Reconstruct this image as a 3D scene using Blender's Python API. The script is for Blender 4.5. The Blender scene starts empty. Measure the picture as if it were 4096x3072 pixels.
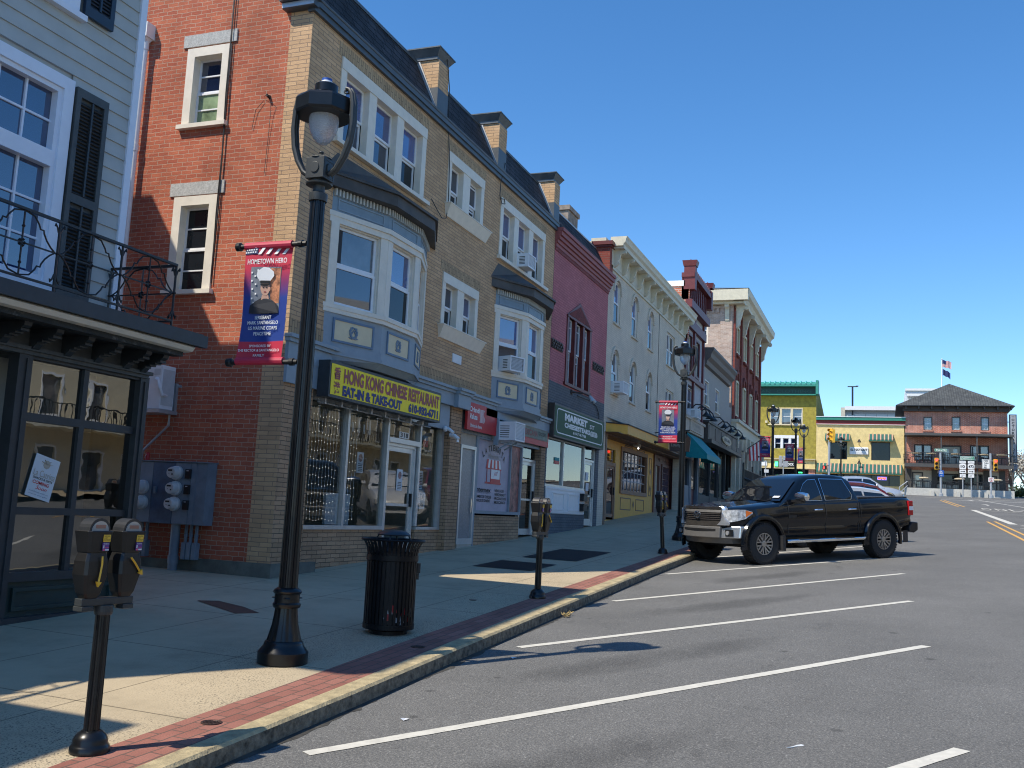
import bpy, bmesh, math, random
from mathutils import Matrix, Vector
random.seed(7)
C = bpy.context.scene.collection
PI = math.pi
R = math.radians
# ---------------- camera, sky, sun, exposure ----------------
def _cam():
    y, p, r = R(21.065), R(7.427), R(2.838)
    f = Vector((math.cos(y)*math.cos(p), math.sin(y)*math.cos(p), math.sin(p)))
    rt = Vector((math.sin(y), -math.cos(y), 0)); u = rt.cross(f)
    r2 = rt*math.cos(r)+u*math.sin(r); u2 = -rt*math.sin(r)+u*math.cos(r)
    cd = bpy.data.cameras.new('camera'); cam = bpy.data.objects.new('camera', cd); C.objects.link(cam)
    m = Matrix((r2, u2, -f)).transposed().to_4x4()
    cam.matrix_world = m
    cd.sensor_width = 36; cd.lens = 3935/4096*36; cd.clip_start = .05; cd.clip_end = 3000
    bpy.context.scene.camera = cam
_cam()
sc = bpy.context.scene
sc.view_settings.view_transform = 'Standard'; sc.view_settings.look = 'None'
sc.view_settings.exposure = 0.58
sc.cycles.filter_width = 1.1; sc.view_settings.gamma = 1
SUN_EL = R(52.9); SUN_TRAVEL_AZ = R(-37.6)
w = bpy.data.worlds.new('World'); sc.world = w; w.use_nodes = True
nt = w.node_tree; bg = nt.nodes['Background']
sky = nt.nodes.new('ShaderNodeTexSky'); sky.sky_type = 'NISHITA'; sky.sun_disc = False
sky.sun_elevation = SUN_EL
_ts = Vector((-math.cos(SUN_TRAVEL_AZ), -math.sin(SUN_TRAVEL_AZ)))
sky.sun_rotation = math.atan2(_ts.x, _ts.y) % (2*PI)
sky.air_density = 1.0; sky.dust_density = .0; sky.ozone_density = 3.0; sky.altitude = 1200
hs = nt.nodes.new('ShaderNodeHueSaturation'); hs.inputs['Saturation'].default_value = 1.24; nt.links.new(sky.outputs[0], hs.inputs['Color'])
nt.links.new(hs.outputs[0], bg.inputs[0]); bg.inputs[1].default_value = .142
sd = bpy.data.lights.new('sun', 'SUN'); sd.energy = 3.55; sd.angle = R(.5); sd.color = (1, .92, .78)
so = bpy.data.objects.new('sun', sd); C.objects.link(so)
_tr = Vector((math.cos(SUN_TRAVEL_AZ)*math.cos(SUN_EL), math.sin(SUN_TRAVEL_AZ)*math.cos(SUN_EL), -math.sin(SUN_EL)))
so.rotation_euler = _tr.to_track_quat('-Z', 'Y').to_euler(); so.location = (0, 0, 40)

# ---------------- helpers ----------------
OFF = {}
SPLIT = {'brick_pier', 'bulkhead', 'corner_board', 'post', 'foundation', 'soldier_course', 'dark_pilaster', 'pilaster', 'porch_post', 'eave_bracket', 'parapet_pilaster', 'mud_flap', 'elbow', 'mullion', 'step_pad', 'posts', 'wiper', 'straw', 'picture_frame', 'window_sill', 'hem', 'door_step'}
def thing(name, label, cat, loc=(0, 0, 0), group=None, rz=0, world=True):
    o = bpy.data.objects.new(name, None); C.objects.link(o); o.empty_display_size = .2
    o.location = loc; o.rotation_euler = (0, 0, rz); o['label'] = label; o['category'] = cat
    if group: o['group'] = group
    OFF[o.name] = Vector(loc) if world else Vector((0, 0, 0))
    return o
def tag(o, label, cat, group=None, kind=None):
    if label: o['label'] = label
    if cat: o['category'] = cat
    if group: o['group'] = group
    if kind: o['kind'] = kind
    return o
def dup(o, loc=None, rz=None, label=None, parent=None, group=None):
    c = o.copy(); C.objects.link(c)
    if parent: c.parent = parent
    if loc is not None: c.location = loc
    if rz is not None: c.rotation_euler = (0, 0, rz)
    if label: c['label'] = label
    if group: c['group'] = group
    for ch in list(o.children): dup(ch, parent=c)
    return c
I4 = Matrix.Identity(4)
def TY(Y): return Matrix(((1, 0, 0, 0), (0, -1, 0, Y), (0, 0, 1, 0), (0, 0, 0, 1)))    # facade facing -Y; local x = X
def TX(X): return Matrix(((0, -1, 0, X), (-1, 0, 0, 0), (0, 0, 1, 0), (0, 0, 0, 1)))   # facade facing -X; local x = -Y
def TA(p, q):   # facade from p to q seen from outside, left to right
    d = Vector((q[0]-p[0], q[1]-p[1], 0)); L = d.length; d /= L
    n = Vector((d.y, -d.x, 0))
    return Matrix(((d.x, n.x, 0, p[0]), (d.y, n.y, 0, p[1]), (0, 0, 1, 0), (0, 0, 0, 1))), L
def TR(x, y, z, rz=0): return Matrix.Translation((x, y, z)) @ Matrix.Rotation(rz, 4, 'Z')
class G:
    def __init__(s, T=I4): s.v = []; s.f = []; s.m = []; s.T = T
    def add(s, vs, fs, m=0):
        b = len(s.v); s.v += [tuple(s.T @ Vector(v)) for v in vs]
        s.f += [[b+i for i in f] for f in fs]; s.m += [m]*len(fs); return s
    def box(s, x0, x1, y0, y1, z0, z1, m=0):
        return s.add([(x0, y0, z0), (x1, y0, z0), (x1, y1, z0), (x0, y1, z0), (x0, y0, z1), (x1, y0, z1), (x1, y1, z1), (x0, y1, z1)],
                     [(0, 3, 2, 1), (4, 5, 6, 7), (0, 1, 5, 4), (1, 2, 6, 5), (2, 3, 7, 6), (3, 0, 4, 7)], m)
    def bar(s, a, b, w, h, m=0):  # square bar between points
        a = Vector(a); b = Vector(b); d = (b-a).normalized()
        u = Vector((0, 0, 1)) if abs(d.z) < .9 else Vector((1, 0, 0))
        e = d.cross(u).normalized()*w/2; g = e.cross(d).normalized()*h/2
        return s.add([a-e-g, a+e-g, a+e+g, a-e+g, b-e-g, b+e-g, b+e+g, b-e+g],
                     [(0, 3, 2, 1), (4, 5, 6, 7), (0, 1, 5, 4), (1, 2, 6, 5), (2, 3, 7, 6), (3, 0, 4, 7)], m)
    def poly(s, pts, m=0): return s.add(pts, [tuple(range(len(pts)))], m)
    def prism(s, pts, a, b, ax='y', m=0):  # pts 2D extruded along axis
        mp = {'y': lambda p, t: (p[0], t, p[1]), 'x': lambda p, t: (t, p[0], p[1]), 'z': lambda p, t: (p[0], p[1], t)}[ax]
        n = len(pts)
        return s.add([mp(p, a) for p in pts]+[mp(p, b) for p in pts],
                     [tuple(range(n)), tuple(range(2*n-1, n-1, -1))]+[(i, i+n, (i+1) % n+n, (i+1) % n) for i in range(n)], m)
    def tube(s, path, r, n=8, m=0, cap=True):
        path = [Vector(p) for p in path]; k = len(path); rr = r if isinstance(r, (list, tuple)) else [r]*k
        vs = []; prev = None
        for i, p in enumerate(path):
            d = (path[min(i+1, k-1)]-path[max(i-1, 0)]).normalized()
            if prev is None:
                u = Vector((0, 0, 1)) if abs(d.z) < .9 else Vector((1, 0, 0)); e = d.cross(u).normalized()
            else: e = (prev-d*prev.dot(d)).normalized()
            prev = e; g = d.cross(e)
            for j in range(n):
                a = 2*PI*j/n; vs.append(p+(e*math.cos(a)+g*math.sin(a))*rr[i])
        fs = [(i*n+j, i*n+(j+1) % n, (i+1)*n+(j+1) % n, (i+1)*n+j) for i in range(k-1) for j in range(n)]
        if cap: fs += [tuple(range(n-1, -1, -1)), tuple(range((k-1)*n, k*n))]
        return s.add(vs, fs, m)
    def lathe(s, prof, c=(0, 0, 0), n=24, m=0, flute=0, nf=0, ax='z', sx=1, sy=1, cap=True):
        vs = []
        for r, z in prof:
            for j in range(n):
                a = 2*PI*j/n; q = r*(1-(flute if nf and (j*nf*2//n) % 2 else 0))
                x, y = q*math.cos(a)*sx, q*math.sin(a)*sy
                vs.append({'z': (c[0]+x, c[1]+y, c[2]+z), 'y': (c[0]+x, c[1]+z, c[2]+y), 'x': (c[0]+z, c[1]+x, c[2]+y)}[ax])
        k = len(prof)
        fs = [(i*n+j, i*n+(j+1) % n, (i+1)*n+(j+1) % n, (i+1)*n+j) for i in range(k-1) for j in range(n)]
        if cap: fs += [tuple(range(n-1, -1, -1)), tuple(range((k-1)*n, k*n))]
        return s.add(vs, fs, m)
    def wall(s, x0, x1, z0, z1, holes=(), th=.25, m=0, y=0, mr=None):
        xs = sorted({x0, x1}|{h[0] for h in holes}|{h[1] for h in holes}); zs = sorted({z0, z1}|{h[2] for h in holes}|{h[3] for h in holes})
        xs = [x for x in xs if x0 <= x <= x1]; zs = [z for z in zs if z0 <= z <= z1]
        for i in range(len(xs)-1):
            for j in range(len(zs)-1):
                cx, cz = (xs[i]+xs[i+1])/2, (zs[j]+zs[j+1])/2
                if any(h[0] < cx < h[1] and h[2] < cz < h[3] for h in holes): continue
                s.poly([(xs[i], y, zs[j]), (xs[i+1], y, zs[j]), (xs[i+1], y, zs[j+1]), (xs[i], y, zs[j+1])], m)
        mr = m if mr is None else mr
        for h in holes:
            a, b, c, d = h[:4]
            for p, q in (((a, c), (b, c)), ((b, c), (b, d)), ((b, d), (a, d)), ((a, d), (a, c))):
                s.poly([(p[0], y, p[1]), (q[0], y, q[1]), (q[0], y-th, q[1]), (p[0], y-th, p[1])], mr)
            if len(h) > 4:   # arch spandrel
                r = (b-a)/2; zc_ = d-r; cx = (a+b)/2; N = 12
                P = [(cx+r*math.cos(PI*k/N), zc_+r*math.sin(PI*k/N)) for k in range(N+1)]
                for k in range(N):
                    cnr = b if k < N/2 else a
                    s.poly([(P[k][0], y, P[k][1]), (P[k+1][0], y, P[k+1][1]), (cnr, y, d)], m)
                    s.poly([(P[k][0], y, P[k][1]), (P[k+1][0], y, P[k+1][1]), (P[k+1][0], y-th, P[k+1][1]), (P[k][0], y-th, P[k][1])], mr)
        return s
    def rect(s, x0, x1, z0, z1, w, y0, y1, m=0, wb=None, wt=None):  # picture-frame of 4 bars butted
        wb = w if wb is None else wb; wt = w if wt is None else wt
        s.box(x0, x0+w, y0, y1, z0, z1, m); s.box(x1-w, x1, y0, y1, z0, z1, m)
        if wb: s.box(x0+w, x1-w, y0, y1, z0, z0+wb, m)
        if wt: s.box(x0+w, x1-w, y0, y1, z1-wt, z1, m)
        return s
    def build(s, name, mats, parent=None, smooth=False, bevel=0):
        if name in SPLIT and s.f:
            pa = list(range(len(s.v)))
            def find(i):
                while pa[i] != i: pa[i] = pa[pa[i]]; i = pa[i]
                return i
            for f in s.f:
                for q in f[1:]: pa[find(q)] = find(f[0])
            gr = {}
            for i, f in enumerate(s.f): gr.setdefault(find(f[0]), []).append(i)
            if len(gr) > 1:
                for fl in gr.values():
                    g = G(); ids = sorted({v for i in fl for v in s.f[i]}); mp = {v: j for j, v in enumerate(ids)}
                    g.v = [s.v[v] for v in ids]; g.f = [[mp[v] for v in s.f[i]] for i in fl]; g.m = [s.m[i] for i in fl]
                    o = g._build(name, mats, parent, smooth, bevel)
                return o
        return s._build(name, mats, parent, smooth, bevel)
    def _build(s, name, mats, parent=None, smooth=False, bevel=0):
        if not isinstance(mats, (list, tuple)): mats = [mats]
        off = Vector((0, 0, 0)); p = parent
        while p is not None and p.parent is not None: p = p.parent
        if p is not None: off = OFF.get(p.name, off)
        me = bpy.data.meshes.new(name)
        me.from_pydata([Vector(v)-off for v in s.v], [], s.f)
        for m in mats: me.materials.append(m)
        for i, pl in enumerate(me.polygons): pl.material_index = s.m[i]; pl.use_smooth = smooth
        bm = bmesh.new(); bm.from_mesh(me)
        bmesh.ops.recalc_face_normals(bm, faces=bm.faces)
        uv = bm.loops.layers.uv.new('UVMap')
        for f in bm.faces:
            n = f.normal; ax = max(range(3), key=lambda i: abs(n[i]))
            for l in f.loops:
                c = l.vert.co+off
                l[uv].uv = (c.y, c.z) if ax == 0 else ((c.x, c.z) if ax == 1 else (c.x, c.y))
        bm.to_mesh(me); bm.free()
        o = bpy.data.objects.new(name, me); C.objects.link(o)
        if parent: o.parent = parent
        if smooth:
            md = o.modifiers.new('e', 'EDGE_SPLIT'); md.split_angle = R(38)
        if bevel:
            md = o.modifiers.new('b', 'BEVEL'); md.width = bevel; md.segments = 2; md.limit_method = 'ANGLE'; md.angle_limit = R(40)
        return o
def text(s, T, x0, x1, z0, z1, mat, parent, y=.01, name='lettering', bold=0, shear=0, ext=.004, mono=False, fit=True):
    cu = bpy.data.curves.new('t', 'FONT'); cu.body = s; cu.offset = bold; cu.extrude = 0; cu.shear = shear; cu.resolution_u = 3
    ob = bpy.data.objects.new('t', cu); C.objects.link(ob)
    dg = bpy.context.evaluated_depsgraph_get(); me = bpy.data.meshes.new_from_object(ob.evaluated_get(dg)); bpy.data.objects.remove(ob)
    vs = [v.co.copy() for v in me.vertices]
    if not vs: return None
    ax, bx = min(v.x for v in vs), max(v.x for v in vs); ay, by = min(v.y for v in vs), max(v.y for v in vs)
    g = G(T)
    g.add([(x0+(v.x-ax)/(bx-ax)*(x1-x0), y, z0+(v.y-ay)/(by-ay)*(z1-z0)) for v in vs], [tuple(p.vertices) for p in me.polygons])
    bpy.data.meshes.remove(me)
    return g.build(name, mat, parent)

# ---------------- materials ----------------
def nodes(m): m.use_nodes = True; t = m.node_tree; return t, t.nodes, t.links, t.nodes['Principled BSDF']
def mat(name, col, rough=.6, metal=0, var=.12, scale=6, bump=0, bscale=60, coat=0, spec=None, emit=None, es=0, ior=None):
    m = bpy.data.materials.new(name); t, N, L, b = nodes(m)
    b.inputs['Roughness'].default_value = rough; b.inputs['Metallic'].default_value = metal
    if coat: b.inputs['Coat Weight'].default_value = coat; b.inputs['Coat Roughness'].default_value = .03
    if ior: b.inputs['IOR'].default_value = ior
    if spec is not None: b.inputs['Specular IOR Level'].default_value = spec
    if emit: b.inputs['Emission Color'].default_value = (*emit, 1); b.inputs['Emission Strength'].default_value = es
    tc = N.new('ShaderNodeTexCoord')
    if var:
        n = N.new('ShaderNodeTexNoise'); n.inputs['Scale'].default_value = scale; n.inputs['Detail'].default_value = 6; n.inputs['Roughness'].default_value = .65
        L.new(tc.outputs['Object'], n.inputs['Vector'])
        r = N.new('ShaderNodeMapRange'); r.inputs[1].default_value = .3; r.inputs[2].default_value = .7; r.inputs[3].default_value = 1-var; r.inputs[4].default_value = 1+var
        L.new(n.outputs[0], r.inputs[0])
        mx = N.new('ShaderNodeVectorMath'); mx.operation = 'SCALE'; mx.inputs[0].default_value = col
        L.new(r.outputs[0], mx.inputs['Scale']); L.new(mx.outputs[0], b.inputs['Base Color'])
        r2 = N.new('ShaderNodeMapRange'); r2.inputs[3].default_value = rough*.85; r2.inputs[4].default_value = min(1, rough*1.2)
        L.new(n.outputs[0], r2.inputs[0]); L.new(r2.outputs[0], b.inputs['Roughness'])
    else: b.inputs['Base Color'].default_value = (*col, 1)
    if bump:
        n2 = N.new('ShaderNodeTexNoise'); n2.inputs['Scale'].default_value = bscale; n2.inputs['Detail'].default_value = 4
        L.new(tc.outputs['Object'], n2.inputs['Vector'])
        bp = N.new('ShaderNodeBump'); bp.inputs['Strength'].default_value = bump; bp.inputs['Distance'].default_value = .01
        L.new(n2.outputs[0], bp.inputs['Height']); L.new(bp.outputs[0], b.inputs['Normal'])
    return m
def brick(name, c1, c2, mo, bw=.2, bh=.068, ms=.007, rot=False, grime=.3, bias=0, bump=.6, offs=.5, wob=.006, c3=None):
    m = bpy.data.materials.new(name); t, N, L, b = nodes(m); b.inputs['Roughness'].default_value = .85
    b.inputs['Specular IOR Level'].default_value = .25
    uv = N.new('ShaderNodeUVMap'); uv.uv_map = 'UVMap'
    mp = N.new('ShaderNodeMapping'); L.new(uv.outputs[0], mp.inputs[0])
    if rot: mp.inputs['Rotation'].default_value = (0, 0, PI/2)
    ns = N.new('ShaderNodeTexNoise'); ns.inputs['Scale'].default_value = 9; ns.inputs['Detail'].default_value = 3; L.new(uv.outputs[0], ns.inputs['Vector'])
    sb = N.new('ShaderNodeVectorMath'); sb.operation = 'SUBTRACT'; sb.inputs[1].default_value = (.5, .5, .5); L.new(ns.outputs['Color'], sb.inputs[0])
    sl = N.new('ShaderNodeVectorMath'); sl.operation = 'SCALE'; sl.inputs['Scale'].default_value = wob*3; L.new(sb.outputs[0], sl.inputs[0])
    ad = N.new('ShaderNodeVectorMath'); L.new(mp.outputs[0], ad.inputs[0]); L.new(sl.outputs[0], ad.inputs[1])
    br = N.new('ShaderNodeTexBrick'); br.offset = offs; br.inputs['Scale'].default_value = 1; br.inputs['Brick Width'].default_value = bw; br.inputs['Row Height'].default_value = bh
    br.inputs['Mortar Size'].default_value = ms; br.inputs['Mortar Smooth'].default_value = .25; br.inputs['Bias'].default_value = bias
    br.inputs['Color1'].default_value = (*c1, 1); br.inputs['Color2'].default_value = (*c2, 1); br.inputs['Mortar'].default_value = (*mo, 1)
    L.new(ad.outputs[0], br.inputs['Vector'])
    n = N.new('ShaderNodeTexNoise'); n.inputs['Scale'].default_value = .9; n.inputs['Detail'].default_value = 9; n.inputs['Roughness'].default_value = .7; L.new(uv.outputs[0], n.inputs['Vector'])
    r = N.new('ShaderNodeMapRange'); r.inputs[1].default_value = .32; r.inputs[2].default_value = .68; r.inputs[3].default_value = 1-grime; r.inputs[4].default_value = 1+grime*.7
    L.new(n.outputs[0], r.inputs[0])
    sc_ = N.new('ShaderNodeVectorMath'); sc_.operation = 'SCALE'; L.new(br.outputs[0], sc_.inputs[0]); L.new(r.outputs[0], sc_.inputs['Scale'])
    out = sc_.outputs[0]
    if c3:   # patches of another tone (dirt, worn paint)
        n3 = N.new('ShaderNodeTexNoise'); n3.inputs['Scale'].default_value = 2.3; n3.inputs['Detail'].default_value = 8; n3.inputs['Roughness'].default_value = .8; L.new(uv.outputs[0], n3.inputs['Vector'])
        r3 = N.new('ShaderNodeMapRange'); r3.inputs[1].default_value = .56; r3.inputs[2].default_value = .68; r3.inputs[4].default_value = .75; L.new(n3.outputs[0], r3.inputs[0])
        mx = N.new('ShaderNodeMix'); mx.data_type = 'RGBA'; L.new(r3.outputs[0], mx.inputs[0]); L.new(out, mx.inputs[6]); mx.inputs[7].default_value = (*c3, 1); out = mx.outputs[2]
    L.new(out, b.inputs['Base Color'])
    n4 = N.new('ShaderNodeTexNoise'); n4.inputs['Scale'].default_value = 70; L.new(uv.outputs[0], n4.inputs['Vector'])
    mh = N.new('ShaderNodeMath'); mh.operation = 'MULTIPLY_ADD'; L.new(br.outputs['Fac'], mh.inputs[0]); mh.inputs[1].default_value = -1; L.new(n4.outputs[0], mh.inputs[2])
    bp = N.new('ShaderNodeBump'); bp.inputs['Strength'].default_value = bump; bp.inputs['Distance'].default_value = .012; L.new(mh.outputs[0], bp.inputs['Height']); L.new(bp.outputs[0], b.inputs['Normal'])
    return m
def glossglass(name, tint, rough=.02, ior=1.9, var=.5, sc_=.8):
    return mat(name, tint, rough=rough, var=var, scale=sc_, ior=ior, spec=.6)
def clear(name, f=1.6, tint=(.75, .8, .8)):
    m = bpy.data.materials.new(name); m.use_nodes = True; t = m.node_tree; N = t.nodes; L = t.links; N.clear()
    o = N.new('ShaderNodeOutputMaterial'); tr = N.new('ShaderNodeBsdfTransparent'); gl = N.new('ShaderNodeBsdfGlossy'); mx = N.new('ShaderNodeMixShader'); fr = N.new('ShaderNodeFresnel')
    tr.inputs[0].default_value = (*tint, 1); gl.inputs['Roughness'].default_value = .0; 
    gb = N.new('ShaderNodeNewGeometry'); ir = N.new('ShaderNodeMapRange'); ir.inputs[3].default_value = f; ir.inputs[4].default_value = 1/f; L.new(gb.outputs['Backfacing'], ir.inputs[0]); L.new(ir.outputs[0], fr.inputs[0])
    nz = N.new('ShaderNodeTexNoise'); nz.inputs['Scale'].default_value = 1.3; tc = N.new('ShaderNodeTexCoord'); L.new(tc.outputs['Object'], nz.inputs['Vector'])
    bp = N.new('ShaderNodeBump'); bp.inputs['Strength'].default_value = .03; bp.inputs['Distance'].default_value = .05; L.new(nz.outputs[0], bp.inputs['Height']); L.new(bp.outputs[0], gl.inputs['Normal'])
    L.new(fr.outputs[0], mx.inputs[0]); L.new(tr.outputs[0], mx.inputs[1]); L.new(gl.outputs[0], mx.inputs[2]); L.new(mx.outputs[0], o.inputs[0])
    return m
M = {}
M['ybrick'] = brick('yellow_brick', (.64, .42, .24), (.52, .335, .19), (.28, .2, .14), bw=.29, bh=.068, ms=.006, grime=.18)
M['ybrick2'] = brick('soldier_brick', (.50, .36, .215), (.40, .28, .165), (.2, .15, .1), bw=.2, bh=.068, rot=True, grime=.2)
M['ybrick3'] = brick('shopfront_brick', (.50, .32, .195), (.39, .25, .15), (.13, .1, .07), bw=.29, bh=.068, ms=.006, grime=.25)
M['rbrick'] = brick('red_brick', (.50, .15, .08), (.40, .105, .06), (.47, .32, .235), bw=.2, bh=.07, ms=.006, grime=.3, wob=.011, c3=(.36, .12, .075))
M['pink'] = brick('pink_painted_brick', (.54, .20, .215), (.48, .17, .185), (.33, .11, .125), bw=.2, bh=.07, grime=.15)
M['greyb'] = brick('grey_painted_brick', (.16, .175, .19), (.14, .155, .17), (.09, .1, .11), bw=.2, bh=.07, grime=.2)
M['creamb'] = brick('cream_painted_brick', (.72, .64, .51), (.67, .6, .48), (.55, .48, .38), bw=.2, bh=.07, grime=.15, ms=.005)
M['palebrick'] = brick('pale_worn_brick', (.55, .42, .34), (.42, .3, .24), (.6, .55, .5), bw=.22, bh=.075, grime=.3, c3=(.62, .56, .5))
M['dbrick'] = brick('dark_red_brick', (.30, .075, .055), (.22, .05, .04), (.2, .13, .11), bw=.22, bh=.075, grime=.2)
M['hbrick'] = brick('hotel_brick', (.55, .19, .11), (.42, .12, .075), (.62, .45, .38), bw=.3, bh=.1, ms=.016, grime=.35, c3=(.6, .4, .33))
M['paver'] = brick('red_paver', (.37, .165, .125), (.29, .12, .09), (.15, .10, .08), bw=.22, bh=.105, ms=.007, grime=.25, bump=.4)
def P(name, *a, **k): M[name] = mat(name, *a, **k); return M[name]
P('trim', (.74, .68, .57), .5, var=.07); P('white', (.78, .79, .8), .45, var=.05); P('slate', (.045, .052, .062), .55, var=.45, scale=3, bump=.3, bscale=12)
P('flash', (.07, .085, .1), .45, var=.2); P('blue', (.25, .31, .36), .5, var=.08); P('blued', (.12, .19, .28), .5); P('cream', (.66, .57, .38), .55, var=.06)
P('wreath', (.17, .24, .32), .6); P('copper', (.07, .062, .055), .6, var=.4, scale=3); P('dentil', (.5, .5, .46), .6)
P('siding', (.46, .47, .45), .6, var=.05); P('wtrim', (.72, .77, .86), .5, var=.04); P('navy', (.018, .035, .06), .45, var=.2); P('charcoal', (.028, .034, .04), .45, var=.25)
P('charp', (.06, .068, .07), .55, var=.3); P('iron', (.014, .014, .015), .4, var=.3); P('rust', (.05, .028, .022), .6, var=.5, scale=14)
P('lampblk', (.007, .0078, .009), .3, var=.3, coat=.12, spec=.4); P('lampgrey', (.04, .044, .044), .42, var=.2)
P('granite', (.42, .42, .40), .8, var=.35, scale=40); P('concrete_old', (.13, .14, .12), .85, var=.3, scale=5)
P('alu', (.55, .57, .58), .35, metal=.6, var=.1); P('galv', (.45, .46, .47), .45, metal=.5); P('chrome', (.85, .86, .88), .16, metal=1, var=0)
P('meterbox', (.17, .22, .27), .5, var=.25, scale=3); P('metergrey', (.55, .56, .56), .4); P('black', (.012, .012, .013), .5); P('dark', (.02, .02, .022), .6)
P('red', (.52, .025, .03), .45, var=.12); P('dred', (.13, .018, .016), .5, var=.3); P('brown', (.15, .07, .035), .5, var=.2); P('gold', (.74, .40, .06), .55, var=.1)
P('maroon', (.15, .07, .06), .55, var=.15); P('yellow', (.95, .76, .02), .55, var=.05); P('signblue', (.012, .025, .16), .5); P('signred', (.33, .07, .07), .5)
P('green', (.05, .115, .06), .7, var=.06); P('signwhite', (.8, .8, .78), .5, var=.03); P('teal', (.0, .25, .27), .6, var=.15); P('shopbrown', (.055, .045, .04), .5)
P('stucco', (.36, .34, .31), .8, var=.1); P('lilac', (.42, .42, .44), .7); P('cornice', (.62, .58, .45), .6, var=.12); P('roofgrey', (.09, .1, .1), .8, var=.4, scale=8)
P('greenw', (.34, .275, .045), .85, var=.3, scale=3, bump=.5, bscale=6); P('tealc', (.04, .27, .21), .5); P('deepg', (.012, .05, .04), .5); P('yelw', (.75, .58, .26), .8, var=.16, scale=3, bump=.5, bscale=5)
P('elred', (.22, .03, .025), .6); P('whitew', (.74, .76, .76), .7, var=.06); P('wood', (.3, .2, .12), .6)
P('rubber', (.022, .022, .023), .8, var=.3, scale=30, bump=.4, bscale=40); P('paint', (.003, .005, .009), .14, var=0, coat=.55, spec=.3)
P('tglass', (.006, .008, .012), .02, var=0, ior=1.7); P('plastic', (.03, .03, .032), .5); P('rim', (.42, .41, .4), .3, metal=.8)
P('orange', (.9, .2, .03), .3); P('tail', (.5, .01, .015), .2, coat=.5); P('asph_dark', (.03, .03, .03), .9)
P('skin', (.62, .36, .26), .6, var=0); P('skinl', (.75, .5, .4), .6, var=0); P('banred', (.5, .03, .07), .55, var=.05); P('banblue', (.02, .055, .3), .5, var=.05); P('banmix', (.2, .03, .14), .5, var=.05)
P('uniform', (.015, .017, .025), .6); P('photo', (.18, .2, .24), .6, var=.3); P('yellowsign', (.8, .5, .05), .5); P('purple', (.14, .05, .25), .5); P('pinks', (.7, .1, .2), .5)
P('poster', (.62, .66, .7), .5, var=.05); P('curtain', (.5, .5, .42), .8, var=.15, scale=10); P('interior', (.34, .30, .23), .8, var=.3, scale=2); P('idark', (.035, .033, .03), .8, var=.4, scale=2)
P('lilacp', (.42, .38, .46), .5, var=.15, scale=2); P('woodtan', (.3, .17, .1), .6)
M['wglass'] = glossglass('window_glass', (.010, .020, .055), ior=2.1); M['wglass2'] = glossglass('window_glass_blind', (.10, .11, .12), ior=2.1, sc_=2); M['wglassd'] = glossglass('window_glass_dark', (.008, .012, .016), ior=1.4)  # blue in the plain panes stands in for reflected sky
M['wglassg'] = glossglass('window_glass_green_curtain', (.22, .3, .18), ior=1.6, sc_=3); M['wglassb'] = glossglass('window_glass_sky_tint', (.03, .06, .22), ior=2.4)  # bright panes: mirrored sky blue is put into the base colour
M['shopglass'] = clear('shop_glass', 1.9); M['shopdark'] = clear('shop_glass_tinted', 1.9, (.4, .43, .43))
P('lightr', (.6, .02, .02), .3, emit=(1, .04, .03), es=4); P('lightg', (.02, .5, .1), .3, emit=(.05, 1, .25), es=3); P('neonr', (.6, .05, .05), .3, emit=(1, .15, .1), es=3); P('neonb', (.05, .05, .5), .3, emit=(.2, .2, 1), es=2)
P('bulb', (.8, .8, .8), .3, emit=(1, .95, .85), es=1.2); P('silver', (.55, .57, .6), .3, metal=.5, coat=.6, var=0); P('carwhite', (.7, .71, .72), .25, coat=.8, var=0); P('carred', (.2, .012, .03), .22, coat=.9, var=0)
P('sigyel', (.75, .42, .03), .45); P('streetgreen', (.01, .22, .12), .5); P('strblue', (.01, .09, .4), .5); P('bark', (.16, .12, .09), .9, var=.3, scale=20); P('twig', (.26, .2, .16), .9, var=.2)
P('blossom', (.62, .58, .5), .8, var=.25); P('leaf', (.10, .13, .04), .8, var=.4); P('redbud', (.3, .08, .22), .8, var=.3); P('patio', (.5, .49, .45), .85, var=.12); P('hotelgrey', (.07, .068, .066), .6); P('hcream', (.52, .48, .4), .6)
P('trash', (.006, .006, .0075), .42, var=.3, spec=.25); P('bag', (.5, .5, .52), .5); P('tan', (.45, .4, .33), .7); P('flagred', (.45, .03, .04), .7, var=.1); P('flagwhite', (.7, .7, .68), .7); P('flagblue', (.02, .03, .12), .7)
P('umb', (.55, .45, .3), .8, var=.3, scale=20)
def globe():
    m = bpy.data.materials.new('globe_glass'); t, N, L, b = nodes(m)
    b.inputs['Base Color'].default_value = (.78, .8, .82, 1); b.inputs['Roughness'].default_value = .12; b.inputs['Transmission Weight'].default_value = .55; b.inputs['IOR'].default_value = 1.25
    wv = N.new('ShaderNodeTexVoronoi'); wv.inputs['Scale'].default_value = 70; tc = N.new('ShaderNodeTexCoord'); L.new(tc.outputs['Object'], wv.inputs['Vector'])
    bp = N.new('ShaderNodeBump'); bp.inputs['Strength'].default_value = .6; bp.inputs['Distance'].default_value = .01; L.new(wv.outputs[0], bp.inputs['Height']); L.new(bp.outputs[0], b.inputs['Normal'])
    return m
M['globe'] = globe()
def ramp(N, L, src, stops):
    r = N.new('ShaderNodeValToRGB'); L.new(src, r.inputs[0]); e = r.color_ramp.elements
    while len(e) < len(stops): e.new(.5)
    for i, (p, c) in enumerate(stops): e[i].position = p; e[i].color = (*c, 1) if len(c) == 3 else c
    return r.outputs[0]
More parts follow.
